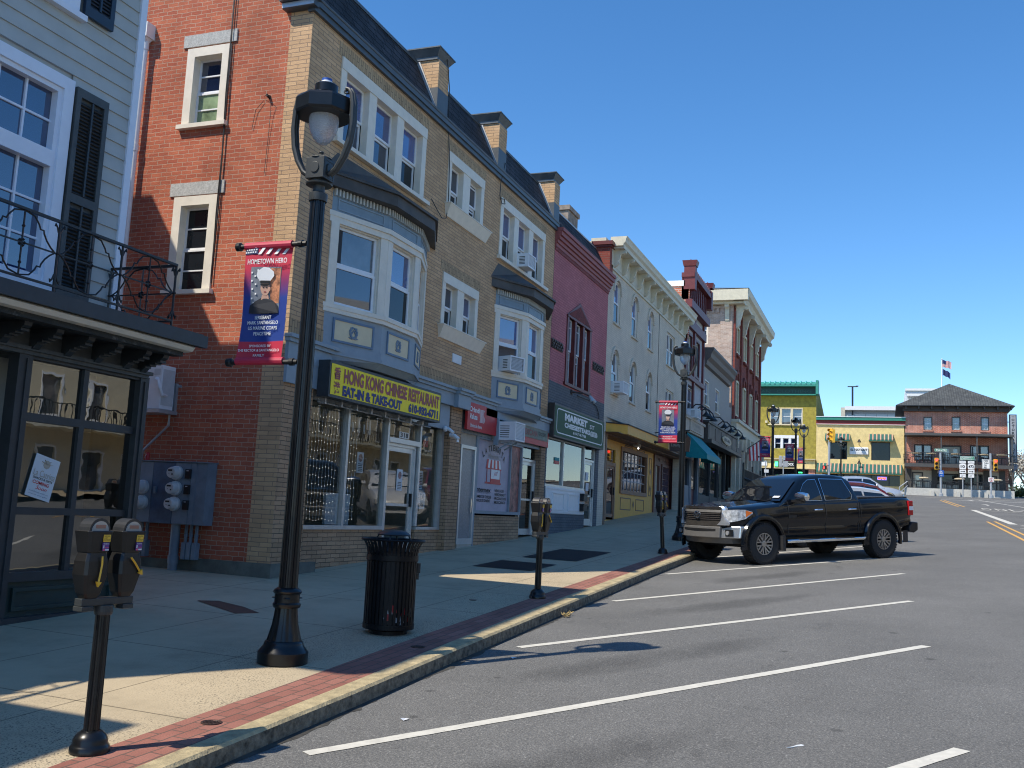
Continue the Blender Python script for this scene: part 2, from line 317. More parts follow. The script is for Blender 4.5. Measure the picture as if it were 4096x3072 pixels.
def asphalt():
    m = bpy.data.materials.new('asphalt'); t, N, L, b = nodes(m)
    g = N.new('ShaderNodeNewGeometry')
    n1 = N.new('ShaderNodeTexNoise'); n1.inputs['Scale'].default_value = 62; n1.inputs['Detail'].default_value = 5; n1.inputs['Roughness'].default_value = .8; L.new(g.outputs['Position'], n1.inputs['Vector'])
    v = N.new('ShaderNodeTexVoronoi'); v.inputs['Scale'].default_value = 85; L.new(g.outputs['Position'], v.inputs['Vector'])
    c1 = ramp(N, L, n1.outputs[0], [(.25, (.045, .045, .044)), (.46, (.125, .123, .117)), (.6, (.2, .195, .182)), (.74, (.6, .58, .53))])
    n2 = N.new('ShaderNodeTexNoise'); n2.inputs['Scale'].default_value = .35; n2.inputs['Detail'].default_value = 9; n2.inputs['Roughness'].default_value = .7; L.new(g.outputs['Position'], n2.inputs['Vector'])
    r = N.new('ShaderNodeMapRange'); r.inputs[1].default_value = .3; r.inputs[2].default_value = .7; r.inputs[3].default_value = .82; r.inputs[4].default_value = 1.18; L.new(n2.outputs[0], r.inputs[0])
    # oil stains in the parking bays
    mp = N.new('ShaderNodeMapping'); mp.inputs['Rotation'].default_value = (0, 0, R(33)); mp.inputs['Scale'].default_value = (.35, 1, 1); L.new(g.outputs['Position'], mp.inputs[0])
    n3 = N.new('ShaderNodeTexNoise'); n3.inputs['Scale'].default_value = 1.5; n3.inputs['Detail'].default_value = 7; n3.inputs['Roughness'].default_value = .75; L.new(mp.outputs[0], n3.inputs['Vector'])
    r3 = N.new('ShaderNodeMapRange'); r3.inputs[1].default_value = .60; r3.inputs[2].default_value = .74; r3.inputs[3].default_value = 1; r3.inputs[4].default_value = .6; L.new(n3.outputs[0], r3.inputs[0])
    sx = N.new('ShaderNodeSeparateXYZ'); L.new(g.outputs['Position'], sx.inputs[0])
    mk = N.new('ShaderNodeMapRange'); mk.inputs[1].default_value = -.5; mk.inputs[2].default_value = 1; L.new(sx.outputs[1], mk.inputs[0])
    mr = N.new('ShaderNodeMix'); mr.data_type = 'FLOAT'; L.new(mk.outputs[0], mr.inputs[0]); mr.inputs[2].default_value = 1; L.new(r3.outputs[0], mr.inputs[3])
    # small round drips
    v2 = N.new('ShaderNodeTexVoronoi'); v2.inputs['Scale'].default_value = 1.3; L.new(g.outputs['Position'], v2.inputs['Vector'])
    r4 = N.new('ShaderNodeMapRange'); r4.inputs[1].default_value = .05; r4.inputs[2].default_value = .09; r4.inputs[3].default_value = .55; r4.inputs[4].default_value = 1; L.new(v2.outputs['Distance'], r4.inputs[0])
    m1 = N.new('ShaderNodeMath'); m1.operation = 'MULTIPLY'; L.new(r.outputs[0], m1.inputs[0]); L.new(mr.outputs[0], m1.inputs[1])
    m2a = N.new('ShaderNodeMath'); m2a.operation = 'MULTIPLY'; L.new(m1.outputs[0], m2a.inputs[0]); L.new(r4.outputs[0], m2a.inputs[1])
    # engine drip stains, one in the middle of each parking bay
    def mth(op, a, b_):
        q = N.new('ShaderNodeMath'); q.operation = op
        for i, v_ in enumerate((a, b_)):
            if v_ is None: continue
            if isinstance(v_, (int, float)): q.inputs[i].default_value = v_
            else: L.new(v_, q.inputs[i])
        return q.outputs[0]
    cc = mth('ADD', sx.outputs[0], mth('MULTIPLY', sx.outputs[1], 1.52)); dc = mth('PINGPONG', mth('ADD', cc, -13.3+44.5), 2.225); e1 = mth('DIVIDE', dc, .75)
    e2 = mth('DIVIDE', mth('SUBTRACT', sx.outputs[1], 2.1), 1.15); rr = mth('ADD', mth('MULTIPLY', e1, e1), mth('MULTIPLY', e2, e2))
    rn = mth('SUBTRACT', mth('ADD', rr, mth('MULTIPLY', n3.outputs[0], 3.2)), 1.6)
    st_ = N.new('ShaderNodeMapRange'); st_.inputs[1].default_value = .0; st_.inputs[2].default_value = 1.0; st_.inputs[3].default_value = .68; st_.inputs[4].default_value = 1; L.new(rn, st_.inputs[0])
    m2 = N.new('ShaderNodeMath'); m2.operation = 'MULTIPLY'; L.new(m2a.outputs[0], m2.inputs[0]); L.new(st_.outputs[0], m2.inputs[1])
    # fine cracks
    v3 = N.new('ShaderNodeTexVoronoi'); v3.feature = 'DISTANCE_TO_EDGE'; v3.inputs['Scale'].default_value = .22
    nd = N.new('ShaderNodeTexNoise'); nd.inputs['Scale'].default_value = 1.5; nd.inputs['Detail'].default_value = 5; L.new(g.outputs['Position'], nd.inputs['Vector'])
    mxv = N.new('ShaderNodeMix'); mxv.data_type = 'VECTOR'; mxv.inputs[0].default_value = .5; L.new(g.outputs['Position'], mxv.inputs[4]); L.new(nd.outputs['Color'], mxv.inputs[5]); L.new(mxv.outputs[1], v3.inputs['Vector'])
    r5 = N.new('ShaderNodeMapRange'); r5.inputs[1].default_value = 0; r5.inputs[2].default_value = .0035; r5.inputs[3].default_value = .93; r5.inputs[4].default_value = 1; L.new(v3.outputs['Distance'], r5.inputs[0])
    m3 = N.new('ShaderNodeMath'); m3.operation = 'MULTIPLY'; L.new(m2.outputs[0], m3.inputs[0]); L.new(r5.outputs[0], m3.inputs[1])
    s = N.new('ShaderNodeVectorMath'); s.operation = 'SCALE'; L.new(c1, s.inputs[0]); L.new(m3.outputs[0], s.inputs['Scale']); L.new(s.outputs[0], b.inputs['Base Color'])
    b.inputs['Roughness'].default_value = .85; b.inputs['Specular IOR Level'].default_value = .3
    bp = N.new('ShaderNodeBump'); bp.inputs['Strength'].default_value = .7; bp.inputs['Distance'].default_value = .006; L.new(v.outputs[0], bp.inputs['Height']); L.new(bp.outputs[0], b.inputs['Normal'])
    return m
M['asphalt'] = asphalt()
def walkmat():
    m = bpy.data.materials.new('sidewalk_concrete'); t, N, L, b = nodes(m)
    g = N.new('ShaderNodeNewGeometry'); sx = N.new('ShaderNodeSeparateXYZ'); L.new(g.outputs['Position'], sx.inputs[0])
    n1 = N.new('ShaderNodeTexNoise'); n1.inputs['Scale'].default_value = 1.1; n1.inputs['Detail'].default_value = 10; n1.inputs['Roughness'].default_value = .72; L.new(g.outputs['Position'], n1.inputs['Vector'])
    c = ramp(N, L, n1.outputs[0], [(.25, (.35, .285, .19)), (.5, (.48, .39, .26)), (.75, (.55, .45, .30))])
    # worn surface showing the aggregate
    n2 = N.new('ShaderNodeTexNoise'); n2.inputs['Scale'].default_value = 75; n2.inputs['Detail'].default_value = 5; L.new(g.outputs['Position'], n2.inputs['Vector'])
    n3 = N.new('ShaderNodeTexNoise'); n3.inputs['Scale'].default_value = .55; n3.inputs['Detail'].default_value = 2; L.new(g.outputs['Position'], n3.inputs['Vector'])
    a = N.new('ShaderNodeMapRange'); a.inputs[1].default_value = .54; a.inputs[2].default_value = .64; L.new(n2.outputs[0], a.inputs[0])
    bb = N.new('ShaderNodeMapRange'); bb.inputs[1].default_value = .4; bb.inputs[2].default_value = .56; L.new(n3.outputs[0], bb.inputs[0])
    yk = N.new('ShaderNodeMapRange'); yk.inputs[1].default_value = 6.2; yk.inputs[2].default_value = 5.2; L.new(sx.outputs[1], yk.inputs[0])
    ml = N.new('ShaderNodeMath'); ml.operation = 'MULTIPLY'; L.new(a.outputs[0], ml.inputs[0]); L.new(bb.outputs[0], ml.inputs[1])
    ml2 = N.new('ShaderNodeMath'); ml2.operation = 'MULTIPLY'; L.new(ml.outputs[0], ml2.inputs[0]); L.new(yk.outputs[0], ml2.inputs[1])
    mx = N.new('ShaderNodeMix'); mx.data_type = 'RGBA'; L.new(ml2.outputs[0], mx.inputs[0]); L.new(c, mx.inputs[6]); mx.inputs[7].default_value = (.09, .08, .065, 1)
    # joints
    def line(src, period, phase, wd):
        q = N.new('ShaderNodeMath'); q.operation = 'ADD'; L.new(src, q.inputs[0]); q.inputs[1].default_value = phase
        q2 = N.new('ShaderNodeMath'); q2.operation = 'PINGPONG'; L.new(q.outputs[0], q2.inputs[0]); q2.inputs[1].default_value = period/2
        q3 = N.new('ShaderNodeMapRange'); L.new(q2.outputs[0], q3.inputs[0]); q3.inputs[1].default_value = wd*.5; q3.inputs[2].default_value = wd; q3.inputs[3].default_value = .45; q3.inputs[4].default_value = 1
        return q3.outputs[0]
    j1 = line(sx.outputs[0], 1.85, -.1, .012); j2 = line(sx.outputs[1], 1.45, -5.35+1.45*4, .010)
    q = N.new('ShaderNodeMath'); q.operation = 'MULTIPLY'; L.new(j1, q.inputs[0]); L.new(j2, q.inputs[1])
    s = N.new('ShaderNodeVectorMath'); s.operation = 'SCALE'; L.new(mx.outputs[2], s.inputs[0]); L.new(q.outputs[0], s.inputs['Scale']); L.new(s.outputs[0], b.inputs['Base Color'])
    b.inputs['Roughness'].default_value = .8; b.inputs['Specular IOR Level'].default_value = .3
    bp = N.new('ShaderNodeBump'); bp.inputs['Strength'].default_value = .35; bp.inputs['Distance'].default_value = .008; L.new(n2.outputs[0], bp.inputs['Height']); L.new(bp.outputs[0], b.inputs['Normal'])
    return m
M['walk'] = walkmat()
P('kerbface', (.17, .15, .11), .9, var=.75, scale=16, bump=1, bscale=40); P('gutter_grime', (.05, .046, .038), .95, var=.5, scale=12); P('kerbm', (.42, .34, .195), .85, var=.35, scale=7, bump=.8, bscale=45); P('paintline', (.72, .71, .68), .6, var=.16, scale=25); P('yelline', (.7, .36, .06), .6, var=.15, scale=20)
def worn(name, col):   # road paint worn through to asphalt in flecks
    m = mat(name, col, .7, var=.12, scale=12); t = m.node_tree; N = t.nodes; L = t.links; b = N['Principled BSDF']
    g = N.new('ShaderNodeNewGeometry'); n = N.new('ShaderNodeTexNoise'); n.inputs['Scale'].default_value = 28; n.inputs['Detail'].default_value = 6; n.inputs['Roughness'].default_value = .8; L.new(g.outputs['Position'], n.inputs['Vector'])
    r = N.new('ShaderNodeMapRange'); r.inputs[1].default_value = .31; r.inputs[2].default_value = .37; L.new(n.outputs[0], r.inputs[0])
    src = b.inputs['Base Color'].links[0].from_socket; mx = N.new('ShaderNodeMix'); mx.data_type = 'RGBA'; L.new(r.outputs[0], mx.inputs[0]); mx.inputs[6].default_value = (.09, .09, .09, 1); L.new(src, mx.inputs[7]); L.new(mx.outputs[2], b.inputs['Base Color'])
    return m
M['paintline'] = worn('white_road_paint', (.6, .575, .50)); M['yelline'] = worn('yellow_road_paint', (.66, .36, .08))
# ---------------- ground ----------------
def zc(X):
    X = max(-40, min(X, 108)); return -1.752+.046*X+.008*max(0, X-24)
def ff(X): return 1 if X < 30 else max(0, (70-X)/40)
def zr(X, Y):
    Yc = Y if Y > -5 else max(-10-Y, -6); Yc = min(Yc, 5)
    return zc(X)-.032*ff(X)*Yc
def zw(X, Y): return zc(X)-.032*ff(X)*4.35+.15+.015*(min(Y, 12)-4.35)
def sheet(xs, ys, zf, name, m, kind='structure'):
    g = G(); nx, ny = len(xs), len(ys)
    g.add([(x, y, zf(x, y)) for x in xs for y in ys], [(i*ny+j, (i+1)*ny+j, (i+1)*ny+j+1, i*ny+j+1) for i in range(nx-1) for j in range(ny-1)])
    o = g.build(name, m, smooth=False); o['kind'] = kind
    for p in o.data.polygons: p.use_smooth = True
    return o
fr = lambda a, b, n: [a+(b-a)*i/n for i in range(n+1)]
P('earth', (.16, .15, .1), .95, var=.3, scale=.5)
sheet([-600, -200, -40]+fr(-30, 110, 28)+[160, 250, 600, 1500], [-900, -300, -60, -20, 0, 20, 60, 300, 900], lambda x, y: zc(x)-.35+(max(0, x-110)*.004), 'ground', M['earth'])
sheet(fr(-40, 170, 105), [-40, -25]+fr(-14, 6, 20)+[9, 14, 40, 70], zr, 'road', M['asphalt'])
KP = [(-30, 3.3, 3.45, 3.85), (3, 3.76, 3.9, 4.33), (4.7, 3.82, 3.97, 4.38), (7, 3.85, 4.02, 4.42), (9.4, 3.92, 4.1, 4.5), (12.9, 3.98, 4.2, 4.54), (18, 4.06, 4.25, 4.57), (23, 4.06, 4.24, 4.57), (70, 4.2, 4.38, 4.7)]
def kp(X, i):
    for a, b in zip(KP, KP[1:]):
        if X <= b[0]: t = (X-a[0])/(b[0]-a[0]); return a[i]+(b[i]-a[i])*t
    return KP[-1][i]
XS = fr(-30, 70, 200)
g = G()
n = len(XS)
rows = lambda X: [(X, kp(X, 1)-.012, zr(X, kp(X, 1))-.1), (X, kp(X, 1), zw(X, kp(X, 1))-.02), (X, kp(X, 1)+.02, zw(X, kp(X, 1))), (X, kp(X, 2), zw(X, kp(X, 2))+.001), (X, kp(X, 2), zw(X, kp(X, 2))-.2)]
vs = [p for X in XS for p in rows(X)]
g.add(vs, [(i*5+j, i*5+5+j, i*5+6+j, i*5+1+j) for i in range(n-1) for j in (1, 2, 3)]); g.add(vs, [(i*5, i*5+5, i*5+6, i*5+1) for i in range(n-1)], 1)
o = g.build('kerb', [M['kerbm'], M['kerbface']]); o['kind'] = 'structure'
random.seed(12); g = G(); XG = fr(2, 45, 430); vs = []
for X in XG: yk = kp(X, 1)-.012; w_ = .035+.05*random.random()*random.random()+.02*math.sin(X*2.3); vs += [(X, yk+.01, zr(X, yk)+.008), (X, yk-max(.02, w_), zr(X, yk)+.004)]
g.add(vs, [(i*2, i*2+2, i*2+3, i*2+1) for i in range(len(XG)-1)]); o = g.build('gutter_dirt', M['gutter_grime']); o['kind'] = 'stuff'; o['label'] = 'dark grit and dirt lying in the gutter along the kerb'; o['category'] = 'grit'
g = G(); vs = [p for X in XS for p in ((X, kp(X, 2), zw(X, kp(X, 2))), (X, kp(X, 3), zw(X, kp(X, 3))))]
g.add(vs, [(i*2, i*2+2, i*2+3, i*2+1) for i in range(n-1)]); o = g.build('brick_strip', M['paver']); o['kind'] = 'structure'
g = G(); ys = [0, .5, 1, 2, 3, 4, 5.5, 8]
vs = [(X, kp(X, 3)+y*(1 if y < 8 else 1.5), zw(X, kp(X, 3)+y)) for X in XS for y in ys]
k = len(ys); g.add(vs, [(i*k+j, i*k+k+j, i*k+k+1+j, i*k+1+j) for i in range(n-1) for j in range(k-1)])
o = g.build('sidewalk', M['walk']); o['kind'] = 'structure'
# kerb across the end of the block and the far side of the cross street
g = G(); g.box(70, 70.25, 4.2, 20, zc(70)-.3, zw(70, 6)+.003); g.box(100.4, 100.6, -1.2, 40, zc(100)-.3, zc(100)+.15); o = g.build('kerb', M['kerbm']); o['kind'] = 'structure'
sheet([100.6, 104.5], [-1.2, 10, 40], lambda x, y: zc(100)+.15, 'sidewalk', M['walk'])
sheet(fr(-40, 98, 46), [-20, -14.4], lambda x, y: zc(x)+.1, 'sidewalk', M['walk'])
def strip(pts, w, name='road_marking', m='paintline', dz=.004):
    g = G()
    for (a, b) in zip(pts, pts[1:]):
        d = Vector((b[0]-a[0], b[1]-a[1])); L = d.length; d /= L; nn = Vector((-d.y, d.x))*w/2; k = max(1, int(L/.1))
        vs = []
        for i in range(k+1):
            c = Vector(a)+d*L*i/k
            for s in (1, -1):
                q = c+nn*s*(1+random.uniform(-.055, .055)); vs.append((q.x, q.y, zr(q.x, q.y)+dz))
        g.add(vs, [(2*i, 2*i+1, 2*i+3, 2*i+2) for i in range(k)])
    o = g.build(name, M[m]); o['kind'] = 'structure'; return o
for i, (a, b) in enumerate([((1.35, 3.3), (7.35, -.46)), ((5.71, 3.49), (11.70, -.39)), ((10.01, 3.63), (15.94, -.33)), ((14.285, 3.74), (20.59, -.29)), ((18.74, 3.9), (25.07, -.22)), ((23.0, 3.95), (29.35, -.2)), ((27.3, 3.95), (33.6, -.2)), ((35.8, 3.95), (42.1, -.2)), ((44.3, 3.95), (50.5, -.2)), ((52.8, 3.95), (59, -.2))]):
    strip([a, b], .115, 'parking_line')
strip([(20, -3.62), (45.4, -3.86)], .1, m='yelline'); strip([(20, -3.95), (45.7, -4.17)], .1, m='yelline')
strip([(67.7, -4.15), (82.9, -3.8)], .12, m='yelline'); strip([(67.7, -4.5), (83.5, -4.1)], .12, m='yelline')
strip([(61.45, -4.52), (43.3, -4.62)], .28); strip([(42.2, -4.75), (40.5, -9)], .35); strip([(61.4, -4.6), (57.5, -9.5)], .13); strip([(40.2, -4.5), (39.2, -9)], .16)
strip([(88, -6.9), (71.7, -8.3)], .14); strip([(86, -4), (85, -12)], .4); strip([(92, -3), (90, -12)], .3)
def arrow(x, y, L, s=1):
    g = G(); z = zr(x, y)+.006
    g.poly([(x, y-.06, z), (x+L, y-.06, zr(x+L, y)+.006), (x+L, y+.06, zr(x+L, y)+.006), (x, y+.06, z)]); g.poly([(x+L, y-.3, zr(x+L, y)+.006), (x+L+.9, y, zr(x+L+.9, y)+.006), (x+L, y+.3, zr(x+L, y)+.006)])
    o = g.build('road_marking', M['paintline']); o['kind'] = 'structure'
arrow(72.6, -6.3, 2.4); arrow(84.5, -6.2, 2.0)
# ONLY, stretched along the lane, read by drivers heading away
for ch, y in zip('ONLY', (-5.35, -6.1, -6.85, -7.5)):
    T = Matrix(((0, 0, 1, 62.0), (-1, 0, 0, y+.25), (0, 0, 0, 0), (0, 0, 0, 1)))
    T = Matrix(((0, 0, 1, 62.0), (-1, 0, 0, y+.25), (0, 0, .062, zr(62, y)+.012), (0, 0, 0, 1)))
    o = text(ch, T, 0, .5, 0, 2.6, M['paintline'], None, y=0, name='road_marking'); o['kind'] = 'structure'
for (x0, x1, y0, y1) in ((16.1, 17.5, 5.68, 6.78), (18.38, 20.98, 5.58, 6.7)):
    g = G(); g.add([(x0, y0, zw(x0, y0)+.006), (x1, y0-.0, zw(x1, y0)+.006), (x1, y1, zw(x1, y1)+.006), (x0, y1, zw(x0, y1)+.006)], [(0, 1, 2, 3)])
    lab = 'smaller dark ribbed metal cellar hatch set in the sidewalk, nearer one' if x0 < 17 else 'larger dark ribbed metal cellar hatch set in the sidewalk, farther one'
    for q in range(int((x1-x0)/.09)):
        xa = x0+.04+q*.09; g.add([(xa, y0+.03, zw(xa, y0)+.013), (xa+.04, y0+.03, zw(xa, y0)+.013), (xa+.04, y1-.03, zw(xa, y1)+.013), (xa, y1-.03, zw(xa, y1)+.013)], [(0, 1, 2, 3)])
    tag(g.build('cellar_hatch', mat('hatch_metal', (.03, .03, .03), .6, var=.3)), lab, 'hatch')
g = G(); g.add([(9.92, 7.72, zw(10, 7.7)+.005), (10.18, 7.45, zw(10, 7.4)+.005), (9.62, 6.62, zw(9.6, 6.6)+.005), (9.42, 6.8, zw(9.4, 6.8)+.005)], [(0, 1, 2, 3)])
tag(g.build('utility_cover', mat('rusty_cover', (.12, .05, .03), .7, var=.3)), 'rusty brown metal strip cover lying flush in the shaded sidewalk', 'utility cover')
for (x, y, lb) in ((5.66, 4.2, 'small round iron valve cover set in the brick strip near the double meter'), (8.85, 4.25, 'small round iron valve cover on the brick strip beyond the trash can')):
    g = G(); z = zw(x, y)
    g.lathe([(.07, z-.02), (.07, z+.006), (.058, z+.006), (.055, z+.002), (.0, z+.002)], (x, y, 0), 20)
    for k in range(5): g.box(x-.04, x+.04, y-.045+k*.02, y-.037+k*.02, z+.003, z+.006)
    tag(g.build('valve_cover', M['rust']), lb, 'valve cover')
g = G(); g.lathe([(.05, zw(12.2, 5.1)-.01), (.05, zw(12.2, 5.1)+.006), (0, zw(12.2, 5.1)+.007)], (12.2, 5.1, 0), 18); tag(g.build('valve_cover', M['iron']), 'small round iron cover in the concrete behind the middle double meter', 'valve cover')
# litter
g = G(); x, y = 6.95, .62
g.prism([(0, 0), (.05, .012), (.1, .01), (.13, .028), (.155, .02), (.15, -.005), (.12, -.012), (.06, 0)], zr(x, y)+.006, zr(x, y)+.010, 'z'); o = g.build('plastic_fork', M['white'])
for v in o.data.vertices: v.co.x = x+v.co.x*1.05-v.co.y*.5; v.co.y = y-v.co.y-(v.co.x-x)*.55
tag(o, 'white plastic cutlery handle lying on the asphalt in the foreground', 'litter')
for (x, y, lb) in ((9.35, 3.45, 'scrap of white paper litter in the parking bay near the kerb'), (6.7, 3.3, 'tiny white litter piece on the asphalt close to the kerb')):
    g = G(); z = zr(x, y); g.add([(x, y, z+.006), (x+.06, y-.02, z+.012), (x+.08, y+.02, z+.008), (x+.01, y+.03, z+.02)], [(0, 1, 2), (0, 2, 3)]); tag(g.build('litter', M['white']), lb, 'litter')
g = G()
for k in range(40):
    a = random.random()*6.28; r = random.random()*.12; x, y = 12.4+r*math.cos(a)*1.5, 3.86+r*math.sin(a)*.5; z = zr(x, y)+random.random()*.05
    g.add([(x, y, z), (x+random.uniform(-.05, .05), y+.02, z+.01), (x+.02, y+random.uniform(-.05, .05), z+.03)], [(0, 1, 2)])
tag(g.build('dry_leaves', mat('dry_leaf', (.42, .3, .12), .9)), 'small heap of dry leaves in the gutter against the kerb', 'leaf litter', kind='stuff')
# ---------------- windows, doors ----------------
def win(Pt, T, x0, x1, z0, z1, case=.1, rec=.1, proud=.02, cm='trim', sm='white', gm='wglass', sash=.035, cols=1, rows=2, sill=0, name='window', mb=0, arch=False, vm=0, lower=None, wt=None, storm=0):
    g = G(T)
    if case: g.rect(x0, x1, z0, z1, case, -rec, proud, 0, wb=0 if sill else case*.6, wt=wt if wt is not None else case)
    zb = z0+(0 if sill else case*.6); zt = z1-(wt if wt is not None else case); a, b = x0+case, x1-case
    if sill: g.box(x0-.05, x1+.05, -rec, proud+.06, z0-sill, z0, 0)
    y = -rec+.005
    H = (zt-zb)/rows if rows else zt-zb
    for r in range(max(rows, 1)):
        yy = y-(.0 if r else -.02)
        g.rect(a, b, zb+H*r+.001, zb+H*(r+1)-.001, sash, yy-.03, yy+.0, 1)
        for c in range(1, cols): xx = a+(b-a)*c/cols; g.box(xx-.012, xx+.012, yy-.028, yy-.002, zb+H*r+sash, zb+H*(r+1)-sash, 1)
        for c in range(1, vm+1): zz = zb+H*r+H*c/(vm+1); g.box(a+sash, b-sash, yy-.026, yy-.003, zz-.011, zz+.011, 1)
    o = g.build(name, [M[cm], M[sm]], Pt)
    for r in range(max(rows, 1)):
        yy = y-(.0 if r else -.02)-.022
        p = G(T)
        if arch and r == max(rows, 1)-1:
            R_ = (b-a)/2; zs = zt-R_; pts = [(a, zb+H*r), (b, zb+H*r)]+[(a+R_+R_*math.cos(PI*k/10), zs+R_*math.sin(PI*k/10)) for k in range(11)]
            p.add([(q[0], yy, q[1]) for q in pts], [tuple(range(len(pts)))])
        else: p.poly([(a, yy, zb+H*r), (b, yy, zb+H*r), (b, yy, zb+H*(r+1)), (a, yy, zb+H*(r+1))])
        p.build('pane', M[gm if (r or not lower) else lower], o)
    return o
def multi(Pt, T, x0, x1, z0, z1, n, case=.17, mull=.26, head=.2, sillz=0, rec=.12, gms=None, lows=None, rows=2, vms=None, cm='trim'):
    """casing with n sash windows in it, one window part"""
    g = G(T); w_ = (x1-x0-2*case-(n-1)*mull)/n
    g.box(x0, x0+case, -rec, .02, z0, z1-head, 0); g.box(x1-case, x1, -rec, .02, z0, z1-head, 0); g.box(x0, x1, -rec, .03, z1-head, z1, 0)
    for i in range(n-1): a = x0+case+w_+i*(w_+mull); g.box(a, a+mull, -rec, .015, z0, z1-head, 0)
    o = g.build('window_frame', M[cm], Pt)
    for i in range(n):
        a = x0+case+i*(w_+mull); s = G(T); H = (z1-head-z0)/2
        for r in range(2):
            yy = -rec-.02+(.03 if r == 1 else 0)
            s.rect(a, a+w_, z0+H*r, z0+H*(r+1)-.002, .04, yy-.03, yy)
            if vms and vms[i]: s.box(a+.04, a+w_-.04, yy-.025, yy-.002, z0+H*(r+.8), z0+H*(r+.8)+.03)
        so_ = s.build('sash', M['white'], o)
        for r in range(2):
            yy = -rec-.02+(.03 if r == 1 else 0)-.02
            mm = (gms[i] if gms else 'wglass') if r else (lows[i] if lows else 'wglassd')
            G(T).poly([(a, yy, z0+H*r), (a+w_, yy, z0+H*r), (a+w_, yy, z0+H*(r+1)), (a, yy, z0+H*(r+1))]).build('pane', M[mm], o)
    return o
def door(Pt, T, x0, x1, z0, z1, fr_='alu', leaf='alu', gm='shopdark', fw=.06, rec=.06, kick=.2, handle='black', midrail=True, name='door'):
    g = G(T); g.rect(x0, x1, z0, z1, fw, -rec-.06, -rec+.03, 0, wb=0)
    a, b, c, d = x0+fw, x1-fw, z0+.02, z1-fw
    g.box(a, a+.08, -rec-.04, -rec, c, d, 1); g.box(b-.08, b, -rec-.04, -rec, c, d, 1); g.box(a+.08, b-.08, -rec-.04, -rec, c, c+kick, 1); g.box(a+.08, b-.08, -rec-.04, -rec, d-.09, d, 1)
    if midrail: g.box(a+.08, b-.08, -rec-.04, -rec+.01, c+.85, c+.9, 1)
    o = g.build(name, [M[fr_], M[leaf]], Pt)
    G(T).poly([(a+.08, -rec-.02, c+kick), (b-.08, -rec-.02, c+kick), (b-.08, -rec-.02, d-.09), (a+.08, -rec-.02, d-.09)]).build('pane', M[gm], o)
    h = G(T); h.box(b-.07, b-.03, -rec, -rec+.05, c+.85, c+1.1); h.build('handle', M[handle], o)
    return o
def glass(Pt, T, x0, x1, z0, z1, y=-.04, gm='shopglass', name='pane'):
    return G(T).poly([(x0, y, z0), (x1, y, z0), (x1, y, z1), (x0, y, z1)]).build(name, M[gm], Pt)
